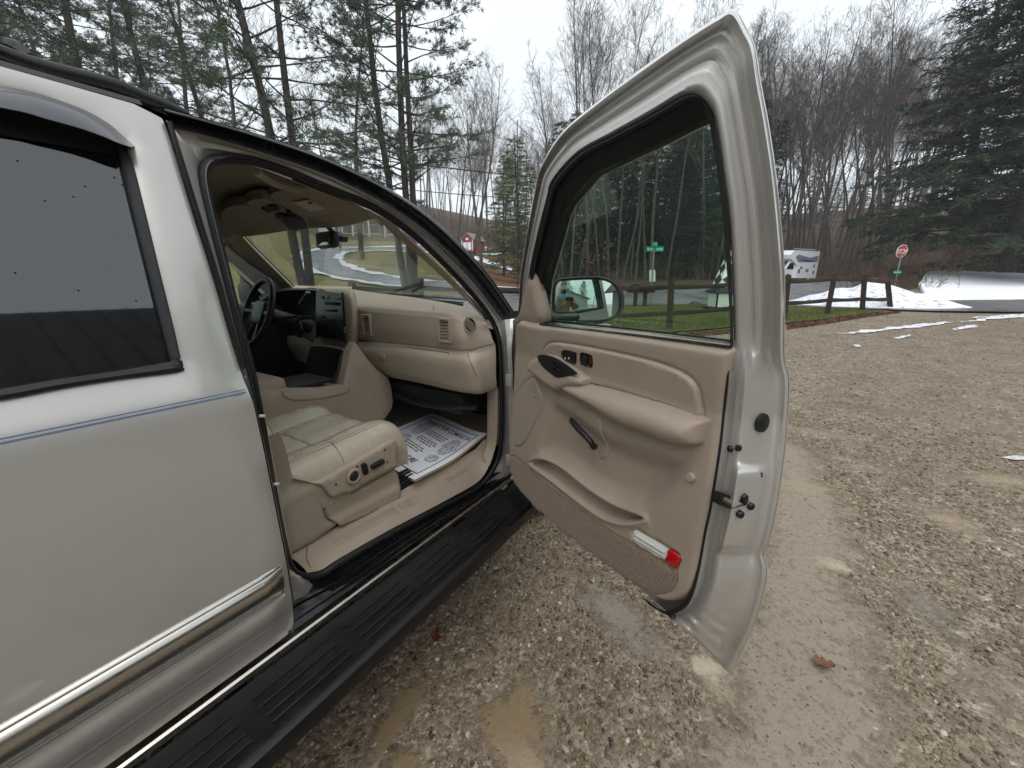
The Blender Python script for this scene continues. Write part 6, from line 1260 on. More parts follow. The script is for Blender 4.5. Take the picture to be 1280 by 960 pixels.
def hemlock(seed, H=18, r0=.3, spread=4.2, start=.04, nw=34, dens=1.0, droop=.25, sz_=1.0):
    t = TB(seed); R = t.r; tr = t.path(Vector((0, 0, -.3)), Vector((0, 0, 1)), H, 10, .015, .1); t.limb(tr, r0, .02, 8)
    for i in range(nw):
        f = start + (.995 - start) * (i / nw); p, d = t.along(tr, f); az0 = R.uniform(0, 6.28); nb = R.randint(4, 6)
        for b in range(nb):
            az = az0 + 6.28 * b / nb + R.gauss(0, .25); L = spread * (1 - ((f - start) / (1 - start))) ** .75 * R.uniform(.6, 1.15) + .25; el = R.uniform(-.1, .3)
            bp = t.path(p, Vector((math.cos(az) * math.cos(el), math.sin(az) * math.cos(el), math.sin(el))), L, 6, .06, -droop * 1.4); t.limb(bp, max(.012, .05 * (1 - f) + .01), .005, 4)
            for j in range(int((4 + L * 7) * dens)):
                g = R.uniform(.12, 1) ** .8; q, e = t.along(bp, g); l2 = R.uniform(.3, .85) * sz_ * (.35 + .65 * min(1, L / 2)); sgn = R.choice((-1, 1)); d2 = (e * .6 + Vector((-e.y, e.x, 0)) * sgn * R.uniform(.4, 1) + Vector((0, 0, R.gauss(-.18, .2)))).normalized()
                for m_ in range(7):
                    qq = q + d2 * l2 * (m_ / 7); dd = (d2 * .7 + Vector((-d2.y, d2.x, 0)) * R.choice((-1, 1)) * R.uniform(.3, .9) + Vector((0, 0, R.gauss(-.15, .22)))).normalized(); t.needle(qq, dd, R.uniform(.14, .30) * sz_, .028 * sz_)
    return t
def tree_obj(t, name, barkm, leafm, crown='crown'):
    """trunk mesh with its limbs, foliage as a second mesh"""
    root = bpy.data.objects.new(name, None); tr = fast_mesh2('trunk', t.V, t.F, barkm); tr.parent = root; ch = [tr]
    if t.LF: cr_ = fast_mesh2(crown, t.LV, t.LF, leafm); cr_.parent = root; ch.append(cr_)
    return root, ch
def fast_mesh2(name, V, F, m):
    me = bpy.data.meshes.new(name); V = np.array(V, np.float32); Fq = np.array(F, np.int32); nf, k = Fq.shape
    me.vertices.add(len(V)); me.vertices.foreach_set('co', V.ravel()); me.loops.add(nf * k); me.loops.foreach_set('vertex_index', Fq.ravel()); me.polygons.add(nf); me.polygons.foreach_set('loop_start', np.arange(0, nf * k, k, dtype=np.int32)); me.polygons.foreach_set('use_smooth', np.ones(nf, bool) if name == 'trunk' else np.zeros(nf, bool))
    me.materials.append(m); me.update(calc_edges=True); return bpy.data.objects.new(name, me)
class Kind:
    def __init__(s, name, protos): s.name = name; s.protos = protos
    def place(s, k, loc, rot, sc, label, group=None, lean=(0, 0)):
        root, ch = s.protos[k % len(s.protos)]; r = root.copy(); r.name = s.name; COL.objects.link(r); r.location = loc; r.rotation_euler = (lean[0], lean[1], rot); r.scale = (sc[0], sc[0], sc[1]); tag(r, label, 'tree', group)
        for c in ch: d = c.copy(); COL.objects.link(d); d.parent = r
        return r
BARE = Kind('bare_tree', [tree_obj(bare_tree(20 + k, 22, (.46, .52, .56, .48, .6, .44)[k], (.16, .2, .15, .22, .14, .18)[k], (24, 22, 20, 26, 18, 24)[k]), 'bare_tree', M['bark'], None) for k in range(6)])
PINE = Kind('pine_tree', [tree_obj(pine_tree(40 + k, 20, .22, (.2, .3, .25)[k], (3.4, 3.0, 3.8)[k]), 'pine_tree', M['pinebark'], M['pineneedle']) for k in range(3)])
PINE2 = Kind('pine_tree', [tree_obj(pine_tree(58, 20, .19, .20, 3.4, 2, 24, 1.1), 'pine_tree', M['pinebark'], M['pineneedle'])])
PINE3 = Kind('pine_tree', [tree_obj(pine_tree(55, 20, .24, .24, 3.6, 3, 22), 'pine_tree', M['pinebark'], M['pineneedle'])])
HEM = Kind('hemlock_tree', [tree_obj(hemlock(60 + k, 18, .22, (3.4, 4.2, 3.0)[k], .10, 30, 1.15, .22, 1.15), 'hemlock_tree', M['pinebark'], M['hemneedle']) for k in range(3)])
BIG = Kind('hemlock_tree', [tree_obj(hemlock(70, 22, .42, 7.6, .04, 50, 2.0, .18, 1.25), 'hemlock_tree', M['pinebark'], M['hemneedle']), tree_obj(hemlock(71, 20, .36, 5.8, .10, 38, 1.1, .06, 1.1), 'hemlock_tree', M['pinebark'], M['hemneedle'])])
YOUNG = Kind('young_conifer', [tree_obj(hemlock(80 + k, 12, .12, 2.3, .1, 26, .8, .05, .9), 'young_conifer', M['pinebark'], M['youngneedle']) for k in range(2)])
rt = random.Random(11)
def spot(px, d): p = at(px, d); return Vector(p)
# the named trees near the drive
PINE3.place(0, spot(512, 19.5), .5, (1.12, 1.15), 'tall three-stemmed pine standing between the windshield and the open door', 'pines by the looping drive')
PINE2.place(0, spot(387, 15.5), 1.5, (1.12, 1.1), 'large two-stemmed pine with a stout trunk seen through the left of the windshield', 'pines by the looping drive')
left = [(-20, 34, 1.1, 'far pine behind the furthest left pine'), (70, 36, 1.15, 'far pine between the two pines above the roof rail'), (125, 33, 1.05, 'far pine left of the pine behind the roof rail'), (190, 38, 1.2, 'far pine right of the pine behind the roof rail'), (262, 40, 1.2, 'far pine behind the front end of the roof rail'), (40, 21, 1.25, 'bushy dark pine furthest left above the roof rail'), (150, 24, 1.2, 'dark pine right behind the end of the roof rail'), (235, 27, 1.1, 'pine above the front end of the roof rail'), (-60, 18, 1.2, 'pine at the left edge above the rear window'), (95, 27, 1.25, 'dark pine second from left above the roof'), (300, 30, 1.0, 'pine behind the gap between the leaning bare tree and the slim pine'), (455, 34, .9, 'distant pine left of the three-stemmed pine')]
for k, (px, d, s, lab) in enumerate(left): PINE.place(k + (k > 2), spot(px, d), k * 1.7, (s * 1.12, s), lab, 'pines by the looping drive')
BARE.place(0, spot(300, 15.5), 2.2, (.75, .55), 'bare crooked tree leaning above the open door frame', 'bare trees on the left hill', lean=(.02, -.18))
for k, (px, d, s, lab) in enumerate([(10, 26, .7, 'bare tree furthest left among the dark pines'), (200, 33, .75, 'bare tree behind the dark pines on the left'), (430, 40, .7, 'bare tree between the slim pine and the three-stemmed pine')]): BARE.place(k + 1, spot(px, d), k * 2.0, (s, s), lab, 'bare trees on the left hill')
for k, (px, d, s, lab) in enumerate([(588, 36, .70, 'bare dark-trunked tree on the leaf bank beside the red barn'), (604, 34, .62, 'forked bare tree right of the red barn'), (571, 44, .72, 'slim bare tree left of the red barn')]): BARE.place(k + 2, spot(px, d), k * 2.4 + 1, (s * 1.25, s), lab, 'bare trees by the barn')
YOUNG.place(0, spot(652, 33), .3, (1.15, .95), 'olive young conifer at the edge of the leaf bank'); YOUNG.place(1, spot(630, 42), 2.3, (1.05, .95), 'greyer young conifer behind the olive one'); YOUNG.place(0, spot(672, 40), 1.3, (1.1, .9), 'young conifer just left of the door frame')
BIG.place(0, Vector(up(at(1258, 27), (1258, 334))), .4, (1.12, 1.1), 'huge dark hemlock filling the right edge above the snow field', 'big evergreens on the right bank'); BIG.place(1, Vector(up(at(1185, 32), (1185, 331))), 2.0, (1.1, 1.15), 'lacy tall hemlock left of the huge dark one', 'big evergreens on the right bank'); BIG.place(0, Vector(up(at(1420, 30), (1420, 334))), 3.0, (1.0, 1.0), 'dark hemlock outside the right edge behind the huge one', 'big evergreens on the right bank'); BIG.place(0, Vector(up(at(1300, 38), (1300, 330))), 1.2, (1.1, 1.05), 'dark hemlock further back at the right edge', 'big evergreens on the right bank')
# the wood beyond the road
gl_ = 'trees of the wood beyond the road'
def zone(px): 
    for lim, w_ in ((300, 'above the roof rail'), (480, 'above the windshield'), (640, 'between windshield and open door'), (720, 'just left of the open door'), (790, 'in the left of the door window'), (860, 'in the middle of the door window'), (935, 'in the right of the door window'), (990, 'at the right edge of the open door'), (1035, 'behind the camper'), (1080, 'over the rail fence'), (1115, 'over the snow heap'), (1170, 'behind the stop sign')):
        if px < lim: return w_
    return 'behind the big hemlocks'
def wood(kind, n, px0, px1, d0, d1, s0, s1, label, seed, lean=None, wid=1.0):
    R = random.Random(seed)
    for i in range(n):
        px = px0 + (px1 - px0) * (i + R.random()) / n; d = d0 + (d1 - d0) * R.random() ** 1.2; s = R.uniform(s0, s1); l = (R.gauss(0, .03), R.gauss(0, .03)) if lean is None else (R.gauss(lean[0], .04), R.gauss(lean[1], .04))
        kind.place(R.randrange(6), spot(px, d), R.uniform(0, 6.28), (s * wid, s), ('near ' if d < d0 + .33 * (d1 - d0) else 'far ' if d > d0 + .66 * (d1 - d0) else 'midway ') + ' '.join((label + ' ' + zone(px)).split()[:15]), gl_ if 'beyond' in label or 'across' in label else 'trees on the far hillside', l)
wood(HEM, 30, 690, 935, 42, 66, .75, 1.1, 'dark evergreen beyond the road', 1)
wood(BARE, 34, 690, 950, 38, 60, .85, 1.1, 'tall bare tree across the road', 2)
wood(BARE, 62, 935, 1145, 44, 78, .92, 1.22, 'tall bare tree across the road', 3, lean=(0, .03), wid=1.0)
wood(BARE, 44, 930, 1330, 78, 150, 1.0, 1.25, 'tall bare tree deep in the wood beyond', 4)
wood(HEM, 10, 940, 1150, 90, 140, .6, .9, 'dark evergreen deep in the wood beyond', 14)
wood(BARE, 30, 690, 950, 66, 140, 1.0, 1.2, 'bare tree deep in the wood beyond', 15)
wood(BARE, 36, 925, 1190, 52, 110, .35, .6, 'young slender bare tree beyond the road', 16)
wood(BARE, 46, 520, 720, 70, 125, .75, 1.05, 'bare grey tree on the barn hillside', 5)
wood(BARE, 22, -100, 540, 66, 110, .6, .9, 'bare grey tree on the house hillside', 6)
wood(BARE, 24, 535, 670, 95, 165, .5, .8, 'small bare grey tree on the barn hillside', 17)
wood(HEM, 3, 640, 720, 85, 120, .5, .75, 'dark evergreen on the barn hillside', 7)
wood(HEM, 12, -80, 480, 66, 100, .5, .8, 'dark evergreen on the house hillside', 8)
g = np.random.default_rng(4); n = 26000; aa = np.radians(g.uniform(-62, 24, n)); r = 34 + 95 * g.random(n) ** .8; k = (np.degrees(aa) > -30) | (r > 62); aa, r = aa[k], r[k]; k = ~((np.degrees(aa) > -30) & (r < 40 + 6 * (np.degrees(aa) > 3))); aa, r = aa[k], r[k]; n = len(r); x, y = 1 + r * np.sin(aa), r * np.cos(aa); h = g.uniform(.5, 2.6, n); wv = g.uniform(.012, .035, n); b = g.uniform(0, 6.28, n); z = terrain(x, y)
A_ = np.stack([x - wv * np.cos(b), y - wv * np.sin(b), z], 1); B_ = np.stack([x + wv * np.cos(b), y + wv * np.sin(b), z], 1); C_ = np.stack([x + g.normal(0, .3, n) * h, y + g.normal(0, .3, n) * h, z + h], 1)
M['redtwig'] = mat('red_brown_twigs', lin(98, 82, 71), .95, spec=.1); M['understem'] = mat('understory_stems', lin(104, 90, 78), .95, spec=.1, col2=lin(74, 62, 54), vscale=.3)
o = fast_mesh('undergrowth', np.stack([A_, B_, C_], 1).reshape(-1, 3), np.arange(3 * n, dtype=np.int32).reshape(-1, 3), M['understem'], smooth=False); o['kind'] = 'stuff'
# undergrowth: a dry-leaved beech and brush
def brush(name, seed, base, H, spread, n, barkm, leafm, leaves, label, cat='shrub', lw=.03):
    t = TB(seed); R = t.r
    for i in range(n):
        az = R.uniform(0, 6.28); st = Vector((R.gauss(0, spread * .35), R.gauss(0, spread * .35), -.1)); bp = t.path(st, Vector((math.cos(az) * .45, math.sin(az) * .45, 1)), H * R.uniform(.6, 1), 4, .16, .1); t.limb(bp, .014, .005, 3)
        for j in range(7):
            q, e = t.along(bp, R.uniform(.25, 1)); d2 = t.side(e, R.uniform(.4, 1.1), R.uniform(0, 6.28)); l2 = H * R.uniform(.15, .35); t.limb([q, q + d2 * l2], .008, .004, 3)
            for k in range(leaves): t.needle(q + d2 * l2 * R.random(), Vector((R.gauss(0, 1), R.gauss(0, 1), R.gauss(-.3, .6))).normalized(), R.uniform(.06, .12) * lw / .03, lw)
    root, ch = tree_obj(t, name, barkm, leafm, 'foliage'); ch[0].name = 'stems'; COL.objects.link(root); root.location = base; tag(root, label, cat)
    for c in ch: COL.objects.link(c)
brush('beech_sapling', 5, spot(752, 33), 5.2, 1.0, 9, M['bark'], M['beechleaf'], 5, 'young beech with dry tan leaves seen through the door window', 'sapling', .045)
for k, (px, d, h, sp_k, lab) in enumerate([(1150, 25, 1.9, 2.4, 'red-brown bare bush right of the stop sign'), (1172, 27, 2.0, 2.6, 'red-brown bare bush under the lacy hemlock'), (1112, 26, 1.5, 1.6, 'low bare bush left of the stop sign behind the snow heap'), (1086, 24, 1.2, 1.4, 'small brown bush over the left of the snow heap'), (1138, 22, 1.2, 2.0, 'dark low bush at the left end of the snow field')]):
    brush('bare_bush', 30 + k, Vector(up(at(px, d), (px, (338, 336, 344, 358, 362)[k]))), h, sp_k, 34, M['redtwig'], M['redtwig'], 1, lab, 'bush', .02)

# ================================================================== poles and wires
def dp(px, py, d): v = ray(px, py); return C0 + v * (d / (v @ _F0))
M['wire'] = mat('black_wire', lin(26, 26, 28), .6)
for k, (pl, r_, lab) in enumerate([([(120, 96, 15), (412, 189, 24), (560, 210, 28), (720, 227, 33), (900, 246, 42), (1010, 256.5, 50), (1130, 264, 62)], .036, 'thickest overhead cable crossing the sky above the windshield'), ([(150, 150, 15), (412, 224, 24), (540, 240, 28), (720, 254, 33), (900, 270, 42), (1010, 276, 50), (1130, 282, 62)], .026, 'lowest overhead cable crossing behind the door window'), ([(120, 62, 15), (412, 166, 24), (560, 194, 28), (720, 214, 33), (900, 236, 42), (1130, 258, 62)], .015, 'thin top wire above the thick cable')]):
    P = cr([dp(*p) for p in pl], 6); mb = MB(); mb.tube(P, r_, 5); tag(mb.obj('utility_wire', M['wire'], None), lab, 'overhead wire', 'overhead wires along the road')
B = at(647.5, 22); Tt = up(B, (646.5, 150)); mb = MB(); mb.tube([B - [0, 0, .3], Tt], [.03, .022], 6); tag(mb.obj('slender_pole', M['bolt'], None), 'thin dark pole standing just left of the open door', 'pole')

# ================================================================== far buildings and vehicles
def local(base, yaw): R = np.array(Matrix.Rotation(yaw, 3, 'Z')); return lambda x, y, z: np.array(base) + R @ np.array([x, y, z], float), R
M['redwall'] = mat('red_boards', lin(140, 44, 46), .8, var=.12, vscale=4); M['whitetrim'] = mat('white_trim', lin(222, 224, 222), .6); M['greyroof'] = mat('grey_shingles', lin(128, 124, 120), .9, var=.12, vscale=3)
M['greywall'] = mat('grey_siding', lin(112, 120, 118), .8, var=.08, vscale=2); M['houseglass'] = mat('house_glass', lin(40, 46, 50), .08, spec=.8); M['darkroof'] = mat('dark_metal_roof', lin(24, 25, 27), .6, .1, rvar=.1, vscale=3)
def gable_house(name, base, yaw, W, D, H, RH, wm, rm, label, cat, over=.25):
    T_, R = local(base, yaw); o = empty(name, base, label, cat); mb = MB()
    V = [T_(x, y, z) for x, y, z in [(-W / 2, -D / 2, -.25), (W / 2, -D / 2, -.25), (W / 2, D / 2, -.25), (-W / 2, D / 2, -.25), (-W / 2, -D / 2, H), (W / 2, -D / 2, H), (W / 2, D / 2, H), (-W / 2, D / 2, H), (0, -D / 2, H + RH), (0, D / 2, H + RH)]]
    mk('wall', V, [(0, 3, 2, 1), (0, 1, 5, 8, 4), (2, 3, 7, 9, 6), (1, 2, 6, 5), (3, 0, 4, 7)], wm, o, smooth=False)
    L = math.hypot(W / 2, RH); 
    for s in (-1, 1):
        a = [T_(0, -D / 2 - over, H + RH + .02), T_(0, D / 2 + over, H + RH + .02), T_(s * (W / 2 + over), D / 2 + over, H - RH * over / (W / 2) + .02), T_(s * (W / 2 + over), -D / 2 - over, H - RH * over / (W / 2) + .02)]
        V = a + [q + np.array([0, 0, .12]) for q in a]; mk('roof', V, [(0, 1, 2, 3), (4, 5, 6, 7), (0, 1, 5, 4), (1, 2, 6, 5), (2, 3, 7, 6), (3, 0, 4, 7)], rm, o, smooth=False)
    return o, T_, R
def panel(name, T_, R, c, size, m, parent): mb = MB(); mb.box(T_(*c), size, rot=R, bev=0); return mb.obj(name, m, parent, smooth=False)
def aim(base): d = C0 - np.array(base); return math.atan2(d[1], d[0]) + math.pi / 2   # local -y towards the camera
B = at(592, 66); B = up(B, (592, 313.5)); ob_, T_, R = gable_house('red_barn', B, aim(B) - .55, 2.0, 3.6, 1.5, .9, M['redwall'], M['greyroof'], 'small red barn with white doors up the leaf-covered bank', 'barn', .12)
for x in (-.42, .42): panel('door', T_, R, (x * .9, -1.82, .56), (.64, .06, 1.1), M['whitetrim'], ob_)
panel('window', T_, R, (0, -1.82, 1.6), (.45, .05, .32), M['whitetrim'], ob_)
for x in (-.95, .95): panel('corner_board', T_, R, (x, -1.82, .65), (.12, .05, 1.6), M['whitetrim'], ob_)
# white pickup beside it
B = at(575, 60); B = up(B, (575, 314.5)); T_, R = local(B, aim(B) + math.pi / 2 + 1.1); PK = empty('pickup_truck', B, 'white pickup truck parked left of the red barn', 'pickup'); M['whitecar'] = mat('white_car_paint', lin(225, 228, 230), .3, coat=.5)
def extr(name, prof_xz, w0, w1, m, parent, T_, bev=0):
    n = len(prof_xz); V = [T_(x, -w0 / 2, z) for x, z in prof_xz] + [T_(x, w1 / 2, z) for x, z in prof_xz]; return mk(name, V, [tuple(range(n)), tuple(n + i for i in range(n))[::-1]] + [(i, (i + 1) % n, n + (i + 1) % n, n + i) for i in range(n)], m, parent, smooth=False)
S = .42
pf = lambda L: [(x * S, z * S) for x, z in L]
extr('body', pf([(-2.7, .45), (2.6, .45), (2.7, .8), (2.6, 1.05), (1.3, 1.15), (-2.7, 1.15)]), 1.9 * S, 1.9 * S, M['whitecar'], PK, T_); extr('cab', pf([(-.6, 1.16), (1.4, 1.16), (.75, 1.8), (-.45, 1.82)]), 1.7 * S, 1.7 * S, M['whitecar'], PK, T_); extr('side_window', pf([(-.4, 1.22), (1.05, 1.22), (.62, 1.72), (-.35, 1.74)]), 1.74 * S, 1.74 * S, M['houseglass'], PK, T_)
for x in (-1.7, 1.75):
    for y in (-.85, .85): mb = MB(); mb.tube([T_(x * S, (y - .12) * S, .4 * S), T_(x * S, (y + .12) * S, .4 * S)], .4 * S, 14); mb.obj('wheel', M['rubber'], PK)
# long grey house on the hill
B = at(462, 57); ob_, T_, R = gable_house('grey_house', up(B, (455, 305)), aim(B) + math.pi / 2 + .1, 6, 12.5, 2.9, 1.5, M['greywall'], M['greyroof'], 'long grey house with white porch posts up on the hill', 'house', .5)
for y in (-5.0, -3.2, -1.2, .8): 
    wo = panel('window', T_, R, (-3.02, y, 1.6), (.06, 1.3, 1.1), M['whitetrim'], ob_); panel('pane', T_, R, (-3.06, y, 1.6), (.04, 1.1, .9), M['houseglass'], wo)
    wo = panel('window', T_, R, (3.02, y, 1.6), (.06, 1.3, 1.1), M['whitetrim'], ob_); panel('pane', T_, R, (3.06, y, 1.6), (.04, 1.1, .9), M['houseglass'], wo)
for sgn in (-1, 1):
    panel('garage_door', T_, R, (sgn * 3.03, 4.2, 1.0), (.07, 2.4, 2.0), M['whitetrim'], ob_)
    for y in (-6, -4.2, -2.2, -.3, 1.6, 2.8): panel('porch_post', T_, R, (sgn * 4.4, y, 1.3), (.16, .16, 2.7), M['whitetrim'], ob_)
    panel('porch_roof', T_, R, (sgn * 3.75, -1.6, 2.72), (1.7, 9.2, .14), M['greyroof'], ob_); panel('porch_rail', T_, R, (sgn * 4.4, -1.6, .8), (.07, 9, .07), M['whitetrim'], ob_)
# white camper on the road
B = at(985, 33); B = up(B, (985, 353.5)); RVo = empty('camper_van', B, 'white motor camper driving along the road right of the door', 'camper'); T_, R = local(B, YAW + math.pi + .50); sc_ = 33 / 516.0
S = .80
extr('body', pf([(-2.6, .45), (1.1, .45), (1.1, 1.6), (2.4, 2.2), (2.5, 2.55), (2.0, 2.95), (-2.6, 3.0)]), 2.3 * S, 2.3 * S, M['whitecar'], RVo, T_)
extr('cab', pf([(1.0, .45), (3.2, .45), (3.25, 1.05), (2.75, 1.25), (2.1, 1.98), (1.0, 2.02)]), 1.95 * S, 1.95 * S, M['whitecar'], RVo, T_)
extr('windshield', pf([(2.72, 1.30), (2.76, 1.30), (2.16, 1.98), (2.12, 1.98)]), 1.7 * S, 1.7 * S, M['houseglass'], RVo, T_)
extr('cab_window', pf([(1.35, 1.25), (2.55, 1.25), (2.1, 1.8), (1.4, 1.85)]), 1.99 * S, 1.99 * S, M['houseglass'], RVo, T_)
M['graph'] = mat('grey_graphic', lin(112, 124, 140), .4); M['graphd'] = mat('dark_graphic', lin(52, 56, 64), .4)
extr('side_graphic', pf([(-2.4, 2.0), (1.0, 1.9), (1.6, 2.35), (1.2, 2.6), (-1.0, 2.35), (-2.45, 2.62)]), 2.33 * S, 2.33 * S, M['graph'], RVo, T_); extr('side_graphic', pf([(-2.3, 2.0), (-.2, 1.95), (.8, 2.2), (-.4, 2.15)]), 2.345 * S, 2.345 * S, M['graphd'], RVo, T_)
for x, z, w_, h_ in ((-2.1, 1.45, .35, .3), (-1.0, 1.0, .5, .3), (.2, 1.3, .3, .2), (.5, .9, .3, .35), (-2.1, .85, .25, .3)): extr('locker_hatch', pf([(x, z), (x + w_, z), (x + w_, z + h_), (x, z + h_)]), 2.34 * S, 2.34 * S, M['graphd'] if w_ < .32 else M['graph'], RVo, T_)
for x in (-1.55, 2.15):
    for y in (-.85, .85): mb = MB(); mb.tube([T_(x * S, (y - .16) * S, .42 * S), T_(x * S, (y + .16) * S, .42 * S)], .42 * S, 16); w_o = mb.obj('wheel', M['rubber'], RVo); mb = MB(); mb.tube([T_(x * S, (y - .17) * S, .42 * S), T_(x * S, (y + .17) * S, .42 * S)], .22 * S, 12); mb.obj('hub', M['whitetrim'], w_o)
for y in (-.9, .9): mb = MB(); mb.tube([T_(-2.3 * S, y * S, 3.16 * S), T_(1.6 * S, y * S, 3.13 * S)], .04, 6); mb.obj('roof_rail', M['trimsteel'], RVo)
for x in (-2.0, -.4, 1.2): mb = MB(); mb.tube([T_(x * S, -.9 * S, 2.95 * S), T_(x * S, -.9 * S, 3.15 * S)], .035, 6); mb.tube([T_(x * S, .9 * S, 2.95 * S), T_(x * S, .9 * S, 3.15 * S)], .035, 6); mb.obj('rail_foot', M['graphd'], RVo)

# ================================================================== what the mirror and the dark glass reflect: yard behind the photographer
B = np.array([5.6, -19.5, 0]); ob_, T_, R = gable_house('garage', B, .14, 12, 8, 2.2, 1.9, mat('pale_siding', lin(176, 186, 182), .8, var=.05), M['greyroof'], 'pale gabled garage reflected in the door mirror', 'garage', .4)
panel('garage_door', T_, R, (-2.2, 4.03, 1.0), (2.8, .08, 2.0), M['whitetrim'], ob_); wo = panel('window', T_, R, (2.6, 4.03, 1.3), (1.3, .07, 1.0), M['whitetrim'], ob_); panel('pane', T_, R, (2.6, 4.07, 1.3), (1.1, .04, .8), M['houseglass'], wo)
BN = empty('long_shed', (8.6, 1, 0), 'long shed with dark metal roof reflected in the rear window', 'shed')
mb = MB(); mb.box((9.4, 1.0, 1.25), (1.6, 15, 2.5)); mb.obj('wall', M['greywall'], BN, smooth=False)
V = [(7.9, -7, 2.35), (7.9, 9, 2.35), (11.6, 9, 5.7), (11.6, -7, 5.7)]; rf = mk('roof', V + [(x, y, z + .12) for x, y, z in V], [(0, 1, 2, 3), (4, 5, 6, 7), (0, 1, 5, 4), (1, 2, 6, 5), (2, 3, 7, 6), (3, 0, 4, 7)], M['darkroof'], BN, smooth=False)
sm0 = MB(); sm0.box((9.75, 0, 4.18), (math.hypot(3.7, 3.35), .012, .02), rot=np.array(Matrix.Rotation(-math.atan2(3.35, 3.7), 3, 'Y'))); s0 = sm0.obj('roof_seam', M['darkroof'], rf, smooth=False); s0.location.y += -6.7
for k in range(1, 30): s1 = s0.copy(); COL.objects.link(s1); s1.location.y = s0.location.y + .53 * k
for k, (x, y, s_, kd) in enumerate([(-7, -38, .7, 'b'), (-3, -40, .6, 'h'), (3, -42, .7, 'b'), (12, -36, .7, 'h'), (16, -34, .75, 'h'), (19, -30, .7, 'h'), (23, -30, .8, 'b'), (-9, -36, .7, 'h'), (27, -14, .8, 'h'), (25, -4, .8, 'b'), (-14, -30, .7, 'b')]):
    K = BARE if kd == 'b' else HEM; K.place(k, Vector((x, y, 0)), k * 1.3, (s_, s_ * .7), ('bare tree' if kd == 'b' else 'dark evergreen') + ' behind the photographer, reflected in the door mirror', 'trees behind the photographer')
drape('yard_snow', None, .7, .03, M['snow'], world=[(3.2, -7.0), (6, -6.5), (9.6, -8), (9.4, -15.5), (4.0, -15)])
CB = empty('parked_car', (8.4, -16.5, 0), 'dark blue parked car reflected in the door mirror', 'car'); T_, R = local((8.4, -16.5, 0), .1); S = .9; M['bluecar'] = mat('dark_blue_paint', lin(38, 52, 84), .3, .3, coat=.6)
extr('body', pf([(-2.2, .35), (2.2, .35), (2.25, .75), (1.2, .95), (-2.2, .98)]), 1.8 * S, 1.8 * S, M['bluecar'], CB, T_); extr('cabin', pf([(-1.6, .98), (1.0, .96), (.3, 1.45), (-1.1, 1.48)]), 1.6 * S, 1.6 * S, M['houseglass'], CB, T_); extr('roof', pf([(-1.1, 1.485), (.3, 1.455), (.25, 1.50), (-1.0, 1.53)]), 1.5 * S, 1.5 * S, M['bluecar'], CB, T_)
for x in (-1.4, 1.4):
    for y in (-.8, .8): mb = MB(); mb.tube([T_(x * S, (y - .12) * S, .34 * S), T_(x * S, (y + .12) * S, .34 * S)], .34 * S, 14); mb.obj('wheel', M['rubber'], CB)

# ================================================================== the photographer, standing behind the lens
M['skin'] = mat('skin', lin(196, 148, 124), .55, spec=.4, var=.05, vscale=20); M['jacket'] = mat('brown_canvas_jacket', lin(146, 106, 66), .85, var=.12, vscale=7, bump=.4, bscale=60, bdist=.006); M['hood'] = mat('blue_hood', lin(92, 176, 214), .9); M['denim'] = mat('denim', lin(58, 70, 92), .9); M['beanie'] = mat('dark_knit_cap', lin(62, 56, 52), .95, bump=.6, bscale=90, bdist=.006); M['beard'] = mat('beard', lin(64, 50, 42), .95); M['boot'] = mat('boot_leather', lin(70, 54, 42), .7)
def skinmesh(name, J, E, mats, parent, sub=2, paintf=None):
    """one continuous surface grown round a skeleton"""
    me = bpy.data.meshes.new(name); me.from_pydata([j[:3] for j in J], E, []); o = bpy.data.objects.new(name, me); COL.objects.link(o)
    md = o.modifiers.new('s', 'SKIN'); md.use_smooth_shade = True; sv_ = me.skin_vertices[0].data
    for i, j in enumerate(J): sv_[i].radius = (j[3], j[4] if len(j) > 4 else j[3])
    sv_[0].use_root = True; o.modifiers.new('d', 'SUBSURF').levels = sub
    dg = bpy.context.evaluated_depsgraph_get(); m2 = bpy.data.meshes.new_from_object(o.evaluated_get(dg)); V = np.array([v.co[:] for v in m2.vertices]); Fs = [tuple(p.vertices) for p in m2.polygons]; bpy.data.objects.remove(o); bpy.data.meshes.remove(me)
    mi = [paintf(V[list(f)].mean(0)) for f in Fs] if paintf else None; return mk(name, V, Fs, mats, parent, angle=180, mi=mi)
PB = np.array([1.06, -.50, 0]); fw = np.array([-.25, .97, 0]); fw /= np.linalg.norm(fw); rt_ = np.array([fw[1], -fw[0], 0])
def pt(r, f, z): q = PB + rt_ * r + fw * f; return (float(q[0]), float(q[1]), z)
PER = empty('person', tuple(PB), 'bearded person in brown jacket and dark cap, reflected in the door mirror', 'person')
eye = np.array(CAM)
ph = CAM - Vector(_F) * .0075; hr = np.array(pt(.10, .40, 1.37)); 
lc = lambda r, u, f: tuple(float(a) for a in (np.array(ph) + _R * r + _U * u + _F * f))
